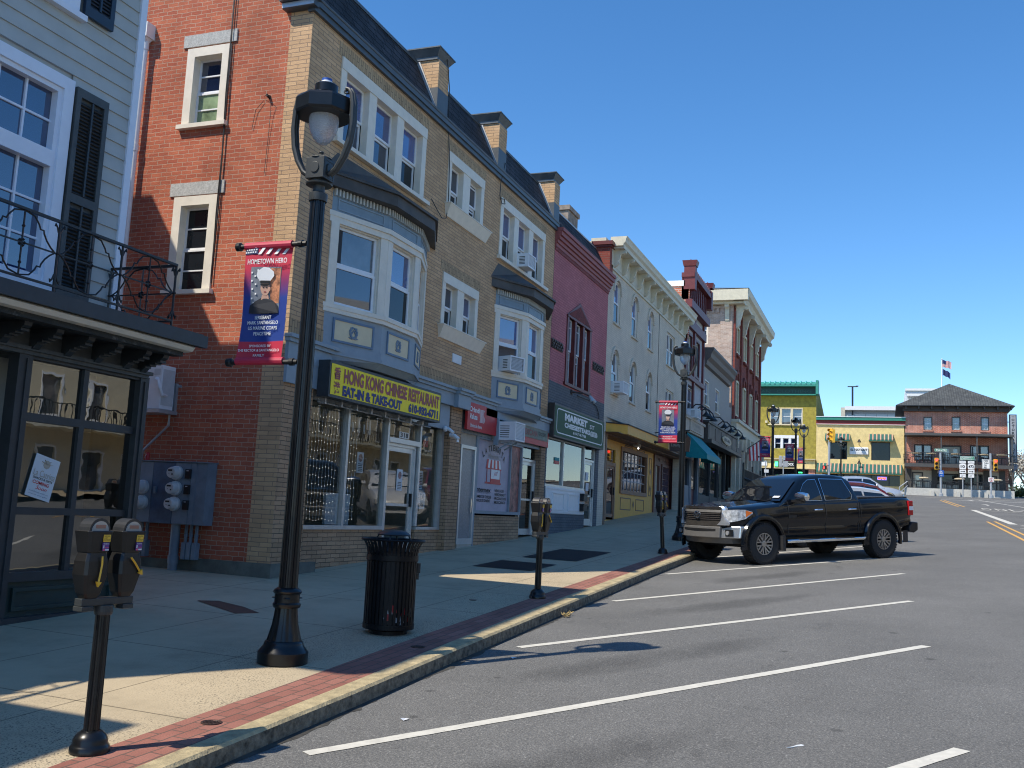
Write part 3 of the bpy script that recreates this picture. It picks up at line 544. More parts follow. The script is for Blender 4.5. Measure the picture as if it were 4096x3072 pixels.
def bay(Pt, X, Y0, zb, T0=None, label='bay_window', lows=None, gms=None):
    """three-sided oriel; X = four x stations"""
    Yp = Y0-.37; pts = [(X[0], Y0), (X[1], Yp), (X[2], Yp), (X[3], Y0)]
    root = bpy.data.objects.new('bay_window', None); C.objects.link(root); root.parent = Pt
    body = G()
    def ring(off, z0, z1, m=0, off2=None):
        off2 = off if off2 is None else off2
        f = lambda o_: [(X[0]-o_*.8, Y0), (X[1]-o_*.35, Yp-o_), (X[2]+o_*.35, Yp-o_), (X[3]+o_*.8, Y0)]
        a, b = f(off), f(off2)
        body.add([(p[0], p[1], z0) for p in a]+[(p[0], p[1], z1) for p in b], [(0, 1, 2, 3), (7, 6, 5, 4)]+[(i, i+1, i+5, i+4) for i in range(3)], m)
    ring(-.10, 2.26, 2.36, 0, .02); ring(.05, 2.36, 2.42); ring(.02, 2.42, 2.53); ring(.0, 2.53, 3.04, 0); ring(.05, 3.03, 3.10, 1); ring(.07, 3.10, 3.17, 1)
    ring(-.3, 3.17, 4.5, 2); ring(.04, 4.50, 4.60, 1); ring(.07, 4.60, 4.68, 1); ring(.0, 4.68, 5.02, 3); 
    body.build('casing', [M['blue'], M['trim'], M['dark'], mat('frieze_blue', (.2, .27, .32), .5)], root)
    rf = G()
    a = [(X[0]-.3, Y0), (X[1]-.12, Y0-.58), (X[2]+.15, Y0-.58), (X[3]+.36, Y0)]
    b = [(X[0]+.05, Y0), (X[1]+.1, Y0-.06), (X[2]-.1, Y0-.06), (X[3]-.05, Y0)]
    k = 0
    for (p, z0, z1, q) in ((a, 5.05, 5.24, a),):
        rf.add([(v[0], v[1], z0) for v in p]+[(v[0], v[1], z1) for v in q], [(0, 1, 2, 3), (7, 6, 5, 4)]+[(i, i+1, i+5, i+4) for i in range(3)])
    a2 = [(X[0]-.34, Y0), (X[1]-.14, Y0-.63), (X[2]+.17, Y0-.63), (X[3]+.41, Y0)]
    rf.add([(v[0], v[1], 5.24) for v in a2]+[(v[0], v[1], 5.28) for v in a2], [(0, 1, 2, 3), (7, 6, 5, 4)]+[(i, i+1, i+5, i+4) for i in range(3)])
    rf.add([(v[0], v[1], 5.282) for v in a2]+[(v[0], v[1], 5.66) for v in b], [(7, 6, 5, 4)]+[(i, i+1, i+5, i+4) for i in range(3)])
    rf.build('roof', M['copper'], root)
    dn = G()
    for i in range(3):
        T, L = TA(pts[i], pts[i+1]); dn.T = T; n = int(L/.075)
        for j in range(n): xx = (j+.5)*L/n; dn.box(xx-.017, xx+.017, .0, .05, 4.93, 5.045)
    dn.build('dentil_band', M['dentil'], root)
    for i in range(3):
        T, L = TA(pts[i], pts[i+1])
        m = G(T)
        m.box(0, .17, -.1, .02, 3.17, 4.5); m.box(L-.17, L, -.1, .02, 3.17, 4.5)
        m.build('post', M['trim'], root)
        win(root, T, .17, L-.17, 3.17, 4.5, case=.02, rec=.08, proud=-.02, gm=(gms[i] if gms else 'wglass'), lower=(lows[i] if lows else 'wglassd'), sash=.045)
        f = G(T); f.rect(.12, L-.12, 4.72, 4.9, .02, 0, .015); f.build('frieze_panel', M['blue'], root)
        if True:
            p = G(T); p.rect(.19, L-.19, 2.57, 2.96, .035, 0, .022, 0); p.box(.225, L-.225, .001, .008, 2.605, 2.925, 1)
            po = p.build('panel', [M['blued'], M['cream']], root)
            wgr = G(T); cx, cz = L/2, 2.775
            for q in range(22):
                t = 2*PI*q/22; r = .085+.008*math.sin(q*2.7); x, z = cx+r*math.cos(t)*.85, cz+r*math.sin(t)
                if abs(t-PI/2) < .25: continue
                wgr.box(x-.016-.004*(q % 3), x+.016, .009, .02+.004*(q % 2), z-.014, z+.016)
            wgr.tube([(cx-.05, .015, cz-.03), (cx-.02, .015, cz+.015), (cx, .015, cz+.04), (cx+.02, .015, cz+.015), (cx+.05, .015, cz-.03)], .012, 5)
            wgr.tube([(cx-.1, .015, cz-.085), (cx-.04, .015, cz-.105), (cx, .015, cz-.085), (cx+.04, .015, cz-.105), (cx+.1, .015, cz-.085)], .009, 5)
            wgr.build('wreath', M['wreath'], po)
    return root
def ac(x, y, z, w_, d, h, T, label, grp=None, face='metergrey', back='alu'):
    """window air conditioner: box sticking out by d, local frame T"""
    t = thing('air_conditioner', label, 'air conditioner', tuple(T @ Vector((x+w_/2, 0, z))), grp)
    g = G(T); g.box(x, x+w_, -.1, d-.03, z, z+h, 0); g.build('case', M['white'], t, bevel=.006)
    g = G(T); g.rect(x-.005, x+w_+.005, z-.005, z+h+.005, .03, d-.03, d, 0); g.build('face_frame', M['white'], t)
    g = G(T); g.box(x+.02, x+w_-.02, d-.035, d-.02, z+.02, z+h-.02, 0)
    for k in range(int((w_-.06)/.03)): g.box(x+.035+k*.03, x+.041+k*.03, d-.02, d-.008, z+.03, z+h-.03, 1)
    for k in range(int((h-.06)/.03)): g.box(x+.03, x+w_-.03, d-.02, d-.010, z+.035+k*.03, z+.041+k*.03, 1)
    g.build('grille', [M['dark'], M['white']], t)
    g = G(T)
    for k in range(6): g.box(x-.004, x-.001, d*.25, d*.7, z+.06+k*(h-.12)/6, z+.06+k*(h-.12)/6+.015)
    g.build('side_vent', M['dark'], t)
    return t
def room(Pt, T, x0, x1, z0, z1, d=2.5, m='interior', y=-.12):
    g = G(T)
    g.poly([(x0, y-d, z0), (x1, y-d, z0), (x1, y-d, z1), (x0, y-d, z1)]); g.poly([(x0, y, z0), (x0, y-d, z0), (x0, y-d, z1), (x0, y, z1)]); g.poly([(x1, y, z0), (x1, y-d, z0), (x1, y-d, z1), (x1, y, z1)])
    g.poly([(x0, y, z0), (x1, y, z0), (x1, y-d, z0), (x0, y-d, z0)], 1); g.poly([(x0, y, z1), (x1, y, z1), (x1, y-d, z1), (x0, y-d, z1)])
    return g.build('room', [M[m], M['woodtan']], Pt)

# ---------------- the yellow brick corner building ----------------
Y0 = 8.35
bA = thing('corner_building', 'three storey yellow brick building with red brick side wall, bay windows and three roof piers', 'building', (18.3, Y0, -.9))
T = TY(Y0)
g = G(T)
HO = [(13.2, 16.4, 5.86, 7.27), (17.45, 19.35, 6.0, 7.24), (20.38, 23.54, 5.83, 7.22), (17.5, 19.34, 3.62, 4.73)]
g.wall(12.29, 24.36, 2.47, 7.6, HO, th=.2)
g.build('wall', M['ybrick'], bA)
g = G(T)
for a, b, z in ((13.1, 16.5, 7.275), (17.35, 19.45, 7.245), (20.28, 23.64, 7.225), (17.4, 19.44, 4.735)): g.box(a, b, -.02, .004, z, z+.22)
g.box(12.3, 24.35, -.02, .004, 2.47, 2.72)
g.build('soldier_course', M['ybrick2'], bA)
multi(bA, T, 13.2, 16.4, 5.86, 7.27, 3, gms=['wglassb', 'wglassb', 'wglassb'], lows=['wglass', 'wglass', 'wglassd'])
multi(bA, T, 17.45, 19.35, 6.0, 7.24, 2, case=.16, mull=.36, gms=['wglass', 'wglass'], lows=['wglassd', 'wglassd'], vms=[0, 1])
multi(bA, T, 20.38, 23.54, 5.83, 7.22, 3, case=.17, mull=.3, gms=['wglassb', 'wglassb', 'wglassb'])
multi(bA, T, 17.5, 19.34, 3.62, 4.73, 2, case=.15, mull=.34, gms=['wglass', 'wglassb'])
g = G(T)
g.box(13.1, 16.55, -.1, .09, 5.79, 5.86); g.box(20.3, 23.74, -.1, .09, 5.75, 5.83)
for z, x0, x1 in ((5.88, 17.4, 19.6), (3.39, 17.4, 19.6)):
    g.add([(x0+.06, 0, z), (x1-.06, 0, z), (x1-.06, .03, z), (x0+.06, .03, z), (x0, 0, z+.24), (x1, 0, z+.24), (x1, .14, z+.24), (x0, .14, z+.24)], [(0, 3, 2, 1), (4, 5, 6, 7), (0, 1, 5, 4), (1, 2, 6, 5), (2, 3, 7, 6), (3, 0, 4, 7)])
    g.box(x0-.02, x1+.02, -.1, .15, z+.241, z+.262)
g.build('window_sill', M['trim'], bA)
g = G(T); g.box(18.18, 18.62, 0, .02, 3.0, 3.18); g.build('plaque', M['whitew'], bA)
bay(bA, [13.24, 14.48, 15.69, 16.74], Y0, 2.3, gms=['wglass2', 'wglassb', 'wglass'], lows=['wglass', 'wglassd', 'wglassd'])
bay(bA, [20.38, 21.46, 22.65, 23.75], Y0, 2.3, gms=['wglassb', 'wglassb', 'wglass'], lows=['wglass', 'wglassd', 'wglassd'])
# mansard, gutter
g = G()
g.box(12.24, 24.4, 8.29, 8.42, 7.57, 7.66); g.box(12.2, 24.42, 8.26, 8.42, 7.66, 7.76); g.tube([(12.18, 8.27, 7.775), (24.42, 8.27, 7.775)], .03, 8)
g.box(12.08, 12.29, 8.20, 8.86, 7.72, 7.86); g.box(12.16, 12.29, 8.25, 8.84, 7.62, 7.72)
g.build('gutter', M['flash'], bA)
g = G(); g.box(12.145, 12.158, 8.26, 8.84, 7.63, 7.71); g.build('cornice_strip', M['galv'], bA)
mans = brick('slate_mansard', (.032, .037, .045), (.05, .055, .066), (.006, .007, .009), bw=.34, bh=.17, ms=.014, grime=.6, bump=1, wob=.004)
g = G(); g.add([(12.2, 8.29, 7.77), (24.36, 8.29, 7.77), (24.36, 8.74, 8.74), (12.2, 8.74, 8.74), (12.2, 20, 8.8), (24.36, 20, 8.8)], [(0, 1, 2, 3), (3, 2, 5, 4)])
g.build('mansard_roof', mans, bA)
g = G(); g.box(12.15, 24.4, 8.72, 8.84, 8.74, 8.80); g.build('ridge_trim', M['flash'], bA)
for (x0, x1) in ((16.60, 17.08), (19.88, 20.36), (23.92, 24.36)):
    g = G(); g.box(x0, x1, 8.27, 8.86, 7.8, 8.8, 0)
    g.box(x0-.004, x1+.004, 8.262, 8.86, 7.76, 8.22, 1)
    po = g.build('roof_pier', [M['ybrick'], M['flash']], bA)
    g = G(); g.box(x0-.03, x1+.03, 8.30, 8.9, 8.8, 8.86)
    g.add([(x0-.03, 8.30, 8.86), (x1+.03, 8.30, 8.86), (x1+.03, 8.95, 8.86), (x0-.03, 8.95, 8.86), (x0-.12, 8.21, 9.0), (x1+.12, 8.21, 9.0), (x1+.12, 9.0, 9.0), (x0-.12, 9.0, 9.0)], [(0, 1, 5, 4), (1, 2, 6, 5), (2, 3, 7, 6), (3, 0, 4, 7), (0, 3, 2, 1)])
    g.box(x0-.13, x1+.13, 8.2, 9.01, 9.0, 9.025); g.build('pier_cap', M['flash'], po)
    g = G(); g.add([(x0-.006, 8.26, 7.8), (x0-.006, 8.36, 7.8), (x0-.006, 8.80, 8.78), (x0-.006, 8.68, 8.78), (x0-.03, 8.26, 7.8), (x0-.03, 8.36, 7.8), (x0-.03, 8.80, 8.78), (x0-.03, 8.68, 8.78)], [(0, 1, 2, 3), (4, 5, 6, 7), (0, 1, 5, 4), (1, 2, 6, 5), (2, 3, 7, 6), (3, 0, 4, 7)]); g.build('pier_flashing', M['galv'], po)
# side wall
T2 = TX(12.29)
W1 = (-10.68, -9.84, 5.93, 7.24); W2 = (-10.67, -9.83, 3.2, 4.73)
g = G(T2); g.wall(-20, -8.755, -1.3, 8.95, [W1, W2], th=.2); g.build('side_wall', M['rbrick'], bA)
g = G(T2); g.wall(-8.755, -8.35, -.92, 7.63); g.build('brick_quoin', M['ybrick'], bA)
g = G(T2); g.box(-9.9, -8.36, 0, .035, -1.3, -.91); g.box(-12, -9.9, 0, .03, -1.3, -.95); g.build('foundation', M['concrete_old'], bA)
g = G(); g.box(12.25, 13.45, 8.3, 8.36, -1.3, -.91); g.build('foundation', M['concrete_old'], bA)
for (a, b, c, d), z, gm, lo, vm in ((W1, 7.27, 'wglass', 'wglassg', 1), (W2, 4.75, 'wglassd', 'wglassd', 1)):
    win(bA, T2, a, b, c, d, case=.15, rec=.13, proud=.03, gm=gm, lower=lo, sill=.07, vm=vm, sash=.03, wt=.15)
    g = G(T2); g.box(a-.10, b+.10, -.02, .025, z, z+.21); g.build('lintel', M['granite'], bA)
# back + roof mass
g = G(); g.box(12.5, 24.3, 10.5, 20, 2, 8.5); g.box(12.5, 12.6, 8.8, 12, -1, 7.5); g.build('core', M['dark'], bA)
# cornice band over the shops
g = G(T)
g.box(12.25, 24.45, 0, .06, 2.1, 2.36, 0); g.box(12.22, 24.48, 0, .10, 2.36, 2.42, 0); g.box(12.2, 24.5, 0, .14, 2.42, 2.475, 0)
g.box(18.28, 18.92, .06, .16, 2.08, 2.36, 0); g.box(18.26, 18.95, .10, .2, 2.36, 2.42, 0); g.box(18.24, 18.97, .14, .24, 2.42, 2.476, 0)
g.box(12.26, 13.2, 0, .05, 1.75, 2.1, 0); g.box(17.3, 18.28, -.1, -.02, 1.6, 2.1, 0)
g.build('shop_cornice', M['blue'], bA)
# ground floor, shop 1 recessed .15
Ys = 8.5; Ts = TY(Ys)
zf = lambda x: zw(x, 8.4)
g = G(T); g.wall(12.29, 13.1, -.92, 2.1); g.box(18.32, 18.87, -.2, .0, -1.1, 2.1); g.box(24.02, 24.36, -.2, .0, -1.0, 1.7); g.box(12.5, 13.1, -.25, -.01, -1.2, 2.1)
g.build('brick_pier', M['ybrick3'], bA)
g = G(Ts); g.box(13.0, 15.93, -.2, .0, -1.4, -.42); g.box(17.24, 18.32, -.2, .0, -1.4, -.42); g.box(20.02, 22.86, -.2, .05, -1.2, -.1)
g.build('bulkhead', M['ybrick3'], bA)
g = G(Ts)
g.box(13.1, 15.93, -.08, .03, -.42, -.355); g.box(17.24, 18.3, -.08, .03, -.42, -.37)     # sills
g.box(13.1, 18.3, -.08, .03, 1.63, 1.78)
for x in (13.1, 14.44, 15.87, 17.20): g.box(x, x+.07, -.07, .025, -.355, 1.63)
g.box(18.2, 18.3, -.07, .025, -.37, 1.63)
g.build('shopfront_frame', M['alu'], bA)
for a, b, c, d in ((13.17, 14.44, -.355, 1.63), (14.51, 15.87, -.355, 1.63), (17.27, 18.2, -.37, 1.63)): glass(bA, Ts, a, b, c, d, name='shop_window')
glass(bA, Ts, 15.94, 17.2, 1.26, 1.63, name='transom_window')
g = G(Ts); g.box(15.94, 17.2, -.07, .03, 1.17, 1.26); g.build('transom_bar', M['alu'], bA)
door(bA, Ts, 15.98, 17.16, -.86, 1.17, gm='shopglass')
room(bA, Ts, 12.6, 18.3, -.86, 1.75, d=3.0, m='interior')
G(Ts).box(12.6, 18.3, -.15, -.1, 1.62, 2.2).build('ceiling_panel', M['dark'], bA)
# shop 2
Tr = TY(8.45)
g = G(Tr); g.box(18.87, 24.02, -.1, .02, 1.66, 2.1, 1)
for i in range(64):
    x = 18.9+i*.08; g.lathe([(.04, 0), (.04, .02)], (x+.04, .03, 1.665), 8, 1, ax='y')
g.rect(19.97, 22.86, -.06, 1.66, .07, -.06, .03, 1); g.box(22.05, 22.09, -.04, .03, 0, 1.6, 1); g.box(19.9, 19.97, -.06, .03, -.9, 1.66, 1)
g.build('shopfront_frame', [M['alu'], mat('greyblue_trim', (.25, .29, .33), .5)], bA)
d_ = door(bA, Tr, 22.9, 24.0, -.56, 1.35, gm='shopdark', kick=.15)
glass(bA, Tr, 22.95, 23.95, 1.38, 1.66, gm='shopdark', name='transom_window')
g = G(Tr); g.rect(19.07, 19.9, -.72, 1.38, .07, -.06, .03, wb=.12); do = g.build('door', M['alu'], bA)
g = G(Tr); g.box(19.14, 19.83, -.05, -.01, -.6, 1.31); g.build('door_leaf', mat('frosted_grey_panel', (.22, .22, .23), .35, var=.25, scale=25), do)
g = G(Tr); g.tube([(19.76, .02, .25), (19.76, .03, .1), (19.76, .02, -.05)], .018, 6); g.build('handle', M['chrome'], do)
g = G(Tr); g.box(19.1, 19.87, -.1, .03, -1.0, -.72); g.box(19.07, 19.9, -.06, 0, 1.38, 1.66); g.build('door_step', M['tan'], bA)
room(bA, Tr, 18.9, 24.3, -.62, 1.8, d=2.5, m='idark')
# window poster on the grocery
def img_poster():
    t = thing('window_poster', 'large lilac window poster of a striped awning shop, between grey door and grocery entrance', 'poster', (21.3, 8.43, 0))
    T = Tr
    G(T).box(20.04, 22.04, -.035, -.02, 0, 1.6).build('sheet', M['lilacp'], t)
    G(T).box(22.1, 22.79, -.035, -.02, 0, 1.6).build('photo_strip', mat('produce_photo', (.3, .12, .1), .5, var=.8, scale=7), t)
    y = -.012
    for ch, x, z, a in zip('LA TIENDITA', [20.38, 20.52, 0, 20.72, 20.86, 20.98, 21.12, 21.26, 21.4, 21.52, 21.65], [1.24, 1.32, 0, 1.39, 1.42, 1.435, 1.435, 1.42, 1.39, 1.33, 1.25], [.5, .4, 0, .25, .12, .05, -.05, -.15, -.3, -.4, -.5]):
        if ch == ' ': continue
        Tm = T @ Matrix.Translation((x, 0, z)) @ Matrix.Rotation(-a, 4, 'Y')
        text(ch, Tm, 0, .04 if ch == 'I' else .10, -.06, .08, M['black'], t, y=y, bold=.03)
    text('Mexicana', T, 20.72, 21.36, 1.20, 1.31, M['tan'], t, y=y, shear=.2)
    g = G(T)
    for k in range(8):
        a, b = 20.66+k*.1, 20.66+(k+1)*.1; a0, b0 = 20.6+k*.115, 20.6+(k+1)*.115
        g.poly([(a0, y, .98), (b0, y, .98), (b, y, 1.17), (a, y, 1.17)], k % 2)
    g.box(20.6, 21.55, y-.002, y+.002, .955, .98, 0)
    for x in (20.66, 21.47): g.box(x, x+.03, y-.002, y+.002, .66, .955, 0)
    g.box(20.9, 20.92, y-.002, y+.002, .66, .955, 0); g.box(20.93, 21.47, y-.002, y+.002, .66, .74, 0); g.box(20.58, 21.56, y-.002, y+.002, .62, .66, 0)
    g.box(20.92, 21.47, y-.002, y, .74, .955, 1)
    for k in range(3): g.bar((21.1+k*.07, y+.002, .8+k*.01), (21.17+k*.07, y+.002, .9+k*.01), .008, .003, 0)
    g.build('shop_drawing', [M['red'], M['white']], t)
    text('Intermex', T, 20.08, 20.95, .42, .53, M['dark'], t, y=y, bold=.02); text('INTERNATIONAL MONEY TRANSFER', T, 20.1, 20.9, .395, .412, M['dark'], t, y=y)
    text('CAMBIO DE CHEQUE\nENVIOS DE DINERO', T, 20.08, 21.0, .2, .35, M['dark'], t, y=y, bold=.02)
    text('VENTA DE\nVERDURAS Y\nPRODUCTOS\nMEXICANOS', T, 21.2, 21.93, .18, .51, M['black'], t, y=y, bold=.02)
    return t
img_poster()
# ---------------- shop signs and fittings on the corner building ----------------
def boxsign(name, label, T, x0, x1, z0, z1, d, body, face, bw=.04, y0=0, cat='sign', grp=None):
    t = thing(name, label, cat, tuple(T @ Vector(((x0+x1)/2, 0, z0))), grp)
    g = G(T); g.box(x0, x1, y0, d, z0, z1); g.build('sign_box', M[body], t)
    g = G(T); g.box(x0+bw, x1-bw, d, d+.006, z0+bw, z1-bw); g.build('sign_face', M[face], t); return t
s = boxsign('restaurant_sign', 'long yellow lit box sign of the Chinese restaurant under the big bay window', T, 13.1, 17.2, 1.64, 2.215, .27, 'charcoal', 'yellow', .045, .06)
y = .282
text('HONG KONG CHINESE RESTAURANT', T, 13.52, 17.1, 1.90, 2.135, M['signred'], s, y=y, bold=.045)
text('EAT-IN & TAKE-OUT', T, 13.5, 15.55, 1.695, 1.865, M['signblue'], s, y=y, bold=.065)
text('610-932-6711', T, 15.82, 17.08, 1.695, 1.865, M['signblue'], s, y=y, bold=.065)
text('香', T, 13.22, 13.42, 1.93, 2.13, M['signred'], s, y=y, bold=.03); text('港', T, 13.22, 13.42, 1.70, 1.90, M['signred'], s, y=y, bold=.03)
g = G(T)
for k in range(8): g.box(13.3+k*.5, 13.34+k*.5, -.02, .1, 1.55, 1.64)
g.tube([(13.2, .03, 1.57), (17.3, .03, 1.56)], .012, 6); g.build('mounting_bar', M['galv'], s)
s = boxsign('money_transfer_sign', 'bright red square sign with a striped white swirl beside the brick pier', T, 18.95, 19.98, 1.69, 2.28, .08, 'red', 'red', .001, .03)
text('Orlandi\nValuta', T, 19.05, 19.58, 1.93, 2.2, M['signwhite'], s, y=.09, bold=.03, shear=.1); text('Envios de dinero', T, 19.12, 19.75, 1.76, 1.84, M['signwhite'], s, y=.09, bold=.015)
g = G(T)
for k in range(13): a = 19.6+.02*math.sin(k*.5); g.box(a, 19.86+.05*math.sin(k*.55), .088, .092, 1.9+k*.022, 1.911+k*.022)
g.build('swirl_mark', M['signwhite'], s)
g = G(T); g.box(19.99, 20.7, .03, .06, 1.70, 2.27); tag(g.build('sign_board', M['red'], None), 'plain faded red board between the red square sign and the air conditioner', 'sign board')
s = boxsign('grocery_sign', 'faded red and green grocery sign board right of the boxy air conditioner', T, 21.55, 24.4, 1.72, 2.27, .05, 'red', 'dred', .3, .03)
G(T).box(22.1, 24.3, .055, .062, 1.86, 2.14).build('inner_panel', mat('faded_green_panel', (.2, .25, .2), .6, var=.3, scale=8), s)
g = G(T)
for k in range(80): g.box(22.1+k*.0272, 22.112+k*.0272, .063, .066, 2.095, 2.14); g.box(22.1+k*.0272, 22.112+k*.0272, .063, .066, 1.86, 1.9)
g.build('chequer_border', M['tan'], s)
text('MEXICANA', T, 22.4, 23.5, 1.92, 2.07, M['signred'], s, y=.068, bold=.02); text('GROCERY', T, 23.55, 24.15, 1.97, 2.06, M['black'], s, y=.068, bold=.02)
ac(20.75, 0, 1.62, .62, .5, .42, T, 'large white boxy air conditioner mounted over the lilac poster window')
g = G(T); g.box(20.68, 20.76, 0, .1, 1.5, 2.1); g.bar((20.95, .35, 1.61), (20.9, .05, 1.42), .03, .03); g.bar((21.3, .35, 1.61), (21.25, .05, 1.42), .03, .03); tag(g.build('air_conditioner_bracket', M['blue']), 'blue grey post and slanting brackets holding the boxy air conditioner', 'bracket')
TB, LB = TA((20.38, Y0), (21.46, Y0-.37))
ac(.28, 0, 3.19, .5, .3, .34, TB, 'white air conditioner with dark grille sitting in the lower bay window sash')
ac(21.55, 0, 5.86, .5, .32, .33, T, 'white air conditioner with bright speckled face in the top floor triple window')
# security cameras, house number, shop posters
def small(name, label, cat, fn, m, mats=None, **k):
    g = G(k.get('T', T)); fn(g); return tag(g.build(name, mats or M[m]), label, cat, k.get('group'))
def camf(g): g.tube([(18.0, .02, 1.62), (18.02, .1, 1.6), (18.02, .2, 1.52)], .035, 10); g.lathe([(.045, 0), (.06, .03), (.05, .06)], (18.0, 0, 1.6), 12, ax='y')
small('security_camera', 'upper white bullet security camera beside the restaurant sign end', 'security camera', camf, 'white')
def camf2(g): g.tube([(18.25, .02, 1.5), (18.25, .12, 1.49), (18.24, .22, 1.42)], .04, 10); g.box(18.2, 18.3, .2, .21, 1.36, 1.4)
small('security_camera', 'lower round security camera hanging at the brick pier corner', 'security camera', camf2, 'white')
n = thing('house_number', 'cream house number tiles on the restaurant transom glass', 'house number', (16.6, 8.5, 1.3))
G(Ts).box(16.42, 16.8, -.035, -.025, 1.28, 1.4).build('number_plate', M['signwhite'], n); text('318', Ts, 16.45, 16.77, 1.295, 1.385, M['black'], n, y=-.02, bold=.02)
n = thing('atm_sign', 'pale handmade cash machine sign in the narrow restaurant window', 'sign', (17.5, 8.5, .1))
G(Ts).box(17.32, 17.72, -.06, -.05, -.02, .3).build('sign_card', M['poster'], n); text('ATM', Ts, 17.37, 17.66, .15, .28, mat('atm_blue', (.05, .2, .3), .6), n, y=-.045, bold=.02); text('Inside', Ts, 17.35, 17.66, .02, .12, M['black'], n, y=-.045)
n = thing('flyer', 'red and white flyer high in the narrow restaurant window', 'flyer', (17.6, 8.5, 1.3)); G(Ts).box(17.5, 17.72, -.06, -.05, 1.2, 1.33).build('sheet', M['red'], n); G(Ts).box(17.5, 17.72, -.06, -.05, 1.33, 1.42).build('top_band', M['blued'], n)
for (x, z, h, lb) in ((14.98, .55, .36, 'pale menu flyer taped inside the right big restaurant window'), (16.5, .3, .4, 'pale menu flyer taped inside the restaurant door')):
    n = thing('flyer', lb, 'flyer', (x, 8.5, z)); G(Ts).box(x, x+.22, -.075, -.065, z, z+h).build('sheet', M['poster'], n)
    g = G(Ts); g.lathe([(.07, 0), (.07, .003)], (x+.11, -.063, z+h*.72), 9, ax='y'); g.build('picture', mat('flyer_picture', (.35, .2, .18), .6, var=.8, scale=30), n)
    g = G(Ts); [g.box(x+.04, x+.18, -.063, -.06, z+.03+k*.03, z+.04+k*.03) for k in range(5)]; g.build('print', M['dark'], n)
n = thing('price_list', 'black and white price list sheet in the narrow restaurant window', 'notice', (17.4, 8.5, .35)); G(Ts).box(17.36, 17.56, -.06, -.05, .36, .72).build('sheet', M['poster'], n)
g = G(Ts); [g.box(17.38, 17.54, -.048, -.046, .385+k*.03, .4+k*.03) for k in range(10)]; g.build('print', M['black'], n)
# string lights in the restaurant window, furniture inside
g = G(Ts); b = G(Ts); random.seed(3)
for k in range(20):
    x = 13.24+k*.095
    if 14.4 < x < 14.52: continue
    pts = [(x+.01*math.sin(j*2.1+k), -.14, 1.55-j*.14) for j in range(14)]; g.tube(pts, .0028, 4)
    for j in range(1, 14): b.lathe([(.001, -.006), (.0045, 0), (.001, .006)], (x+.01*math.sin(j*2.1+k), -.135, 1.55-j*.14+.02*math.sin(k*5+j)), 5)
o_ = thing('string_lights', 'curtain of tiny white string lights hanging inside the big restaurant window', 'string lights', (14, 8.5, 1.5))
g.build('wire', M['white'], o_); b.build('bulbs', M['bulb'], o_)
g = G(Ts); g.box(14.7, 15.5, -.5, -.46, -.36, .18); tag(g.build('menu_board', M['poster']), 'large pale board leaning inside the right restaurant window', 'board')
g = G(Ts); g.box(13.2, 14.3, -1.2, -.6, -.75, -.1); g.box(14.6, 15.7, -2.2, -1.6, -.75, .3); g.box(13.4, 14.2, -1.15, -1.1, -.1, .25)
tag(g.build('counter', M['woodtan']), 'low wooden counters inside the restaurant behind the window', 'counter')
g = G(Ts)
for (a, b_, z) in ((13.3, 14.0, 1.0), (15.0, 15.6, .9)): g.rect(a, b_, z, z+.42, .04, -2.98, -2.94); 
tag(g.build('wall_pictures', M['tan']), 'framed pictures on the back wall inside the restaurant', 'pictures')
g = G(Ts); [g.tube([(14.6+k*.2, -.1, 1.5-.1*(k % 2)), (14.65+k*.2, -.12, 1.25)], .02, 6) for k in range(5)]; tag(g.build('window_decoration', M['poster']), 'pale hanging paper decorations at the top of the restaurant window', 'decoration')
# ---------------- things on the brick side wall ----------------
def XW(g_): g_.T = T2
mb = thing('meter_cabinet', 'wide blue grey electric meter cabinet with five round meters on the brick side wall', 'meter cabinet', (12.2, 10.1, -.42))
g = G(T2); g.box(-10.79, -9.39, .02, .24, -.42, .5); g.box(-10.8, -9.38, .0, .27, .5, .515); g.build('cabinet', M['meterbox'], mb, bevel=.006)
g = G(T2); g.box(-10.79, -10.38, .24, .25, -.41, .49); g.box(-10.37, -9.97, .24, .252, -.41, .49, 1); g.box(-9.96, -9.68, .24, .25, -.41, .49); g.box(-9.67, -9.58, .24, .25, -.41, .49)
g.box(-10.32, -10.28, .25, .28, .02, .13); g.box(-10.05, -10.01, .25, .28, .02, .13)
for z in (-.2, .0, .2): g.box(-9.95, -9.7, .25, .254, z-.09, z-.085); g.box(-10.77, -10.4, .25, .254, z-.09, z-.085)
g.build('door_panel', [M['meterbox'], mat('deep_blue_panel', (.05, .1, .17), .45, var=.3)], mb)
for (x, z) in ((-10.53, .11), (-10.52, -.12), (-9.92, .34), (-9.92, .11), (-9.92, -.12)):
    g = G(T2); g.lathe([(.105, .25), (.105, .3), (.088, .31), (.085, .38), (.075, .41), (.0, .412)], (x, 0, z), 24, ax='y'); o = g.build('meter', M['metergrey'], mb, smooth=True)
    g = G(T2); g.box(x-.045, x+.03, .413, .416, z+.02, z+.045); g.box(x+.02, x+.045, .413, .416, z-.035, z-.015); g.box(x-.03, x-.02, .413, .415, z-.02, z-.01); g.build('display', M['black'], o)
for (x, z) in ((-10.66, .11), (-10.66, -.12), (-9.71, .33), (-9.71, .10), (-9.71, -.13)):
    g = G(T2); g.box(x-.045, x+.045, .25, .29, z-.07, z+.07); g.box(x-.02, x+.02, .29, .293, z+.04, z+.05, 1); g.build('breaker_switch', [M['black'], M['white']], mb, bevel=.004)
g = G(T2); g.tube([(-9.96, .13, -.42), (-9.96, .13, -1.3)], .07, 16); g.lathe([(.08, 0), (.08, .12)], (-9.96, .13, -1.0), 16); g.build('conduit', M['meterbox'], mb, smooth=True)
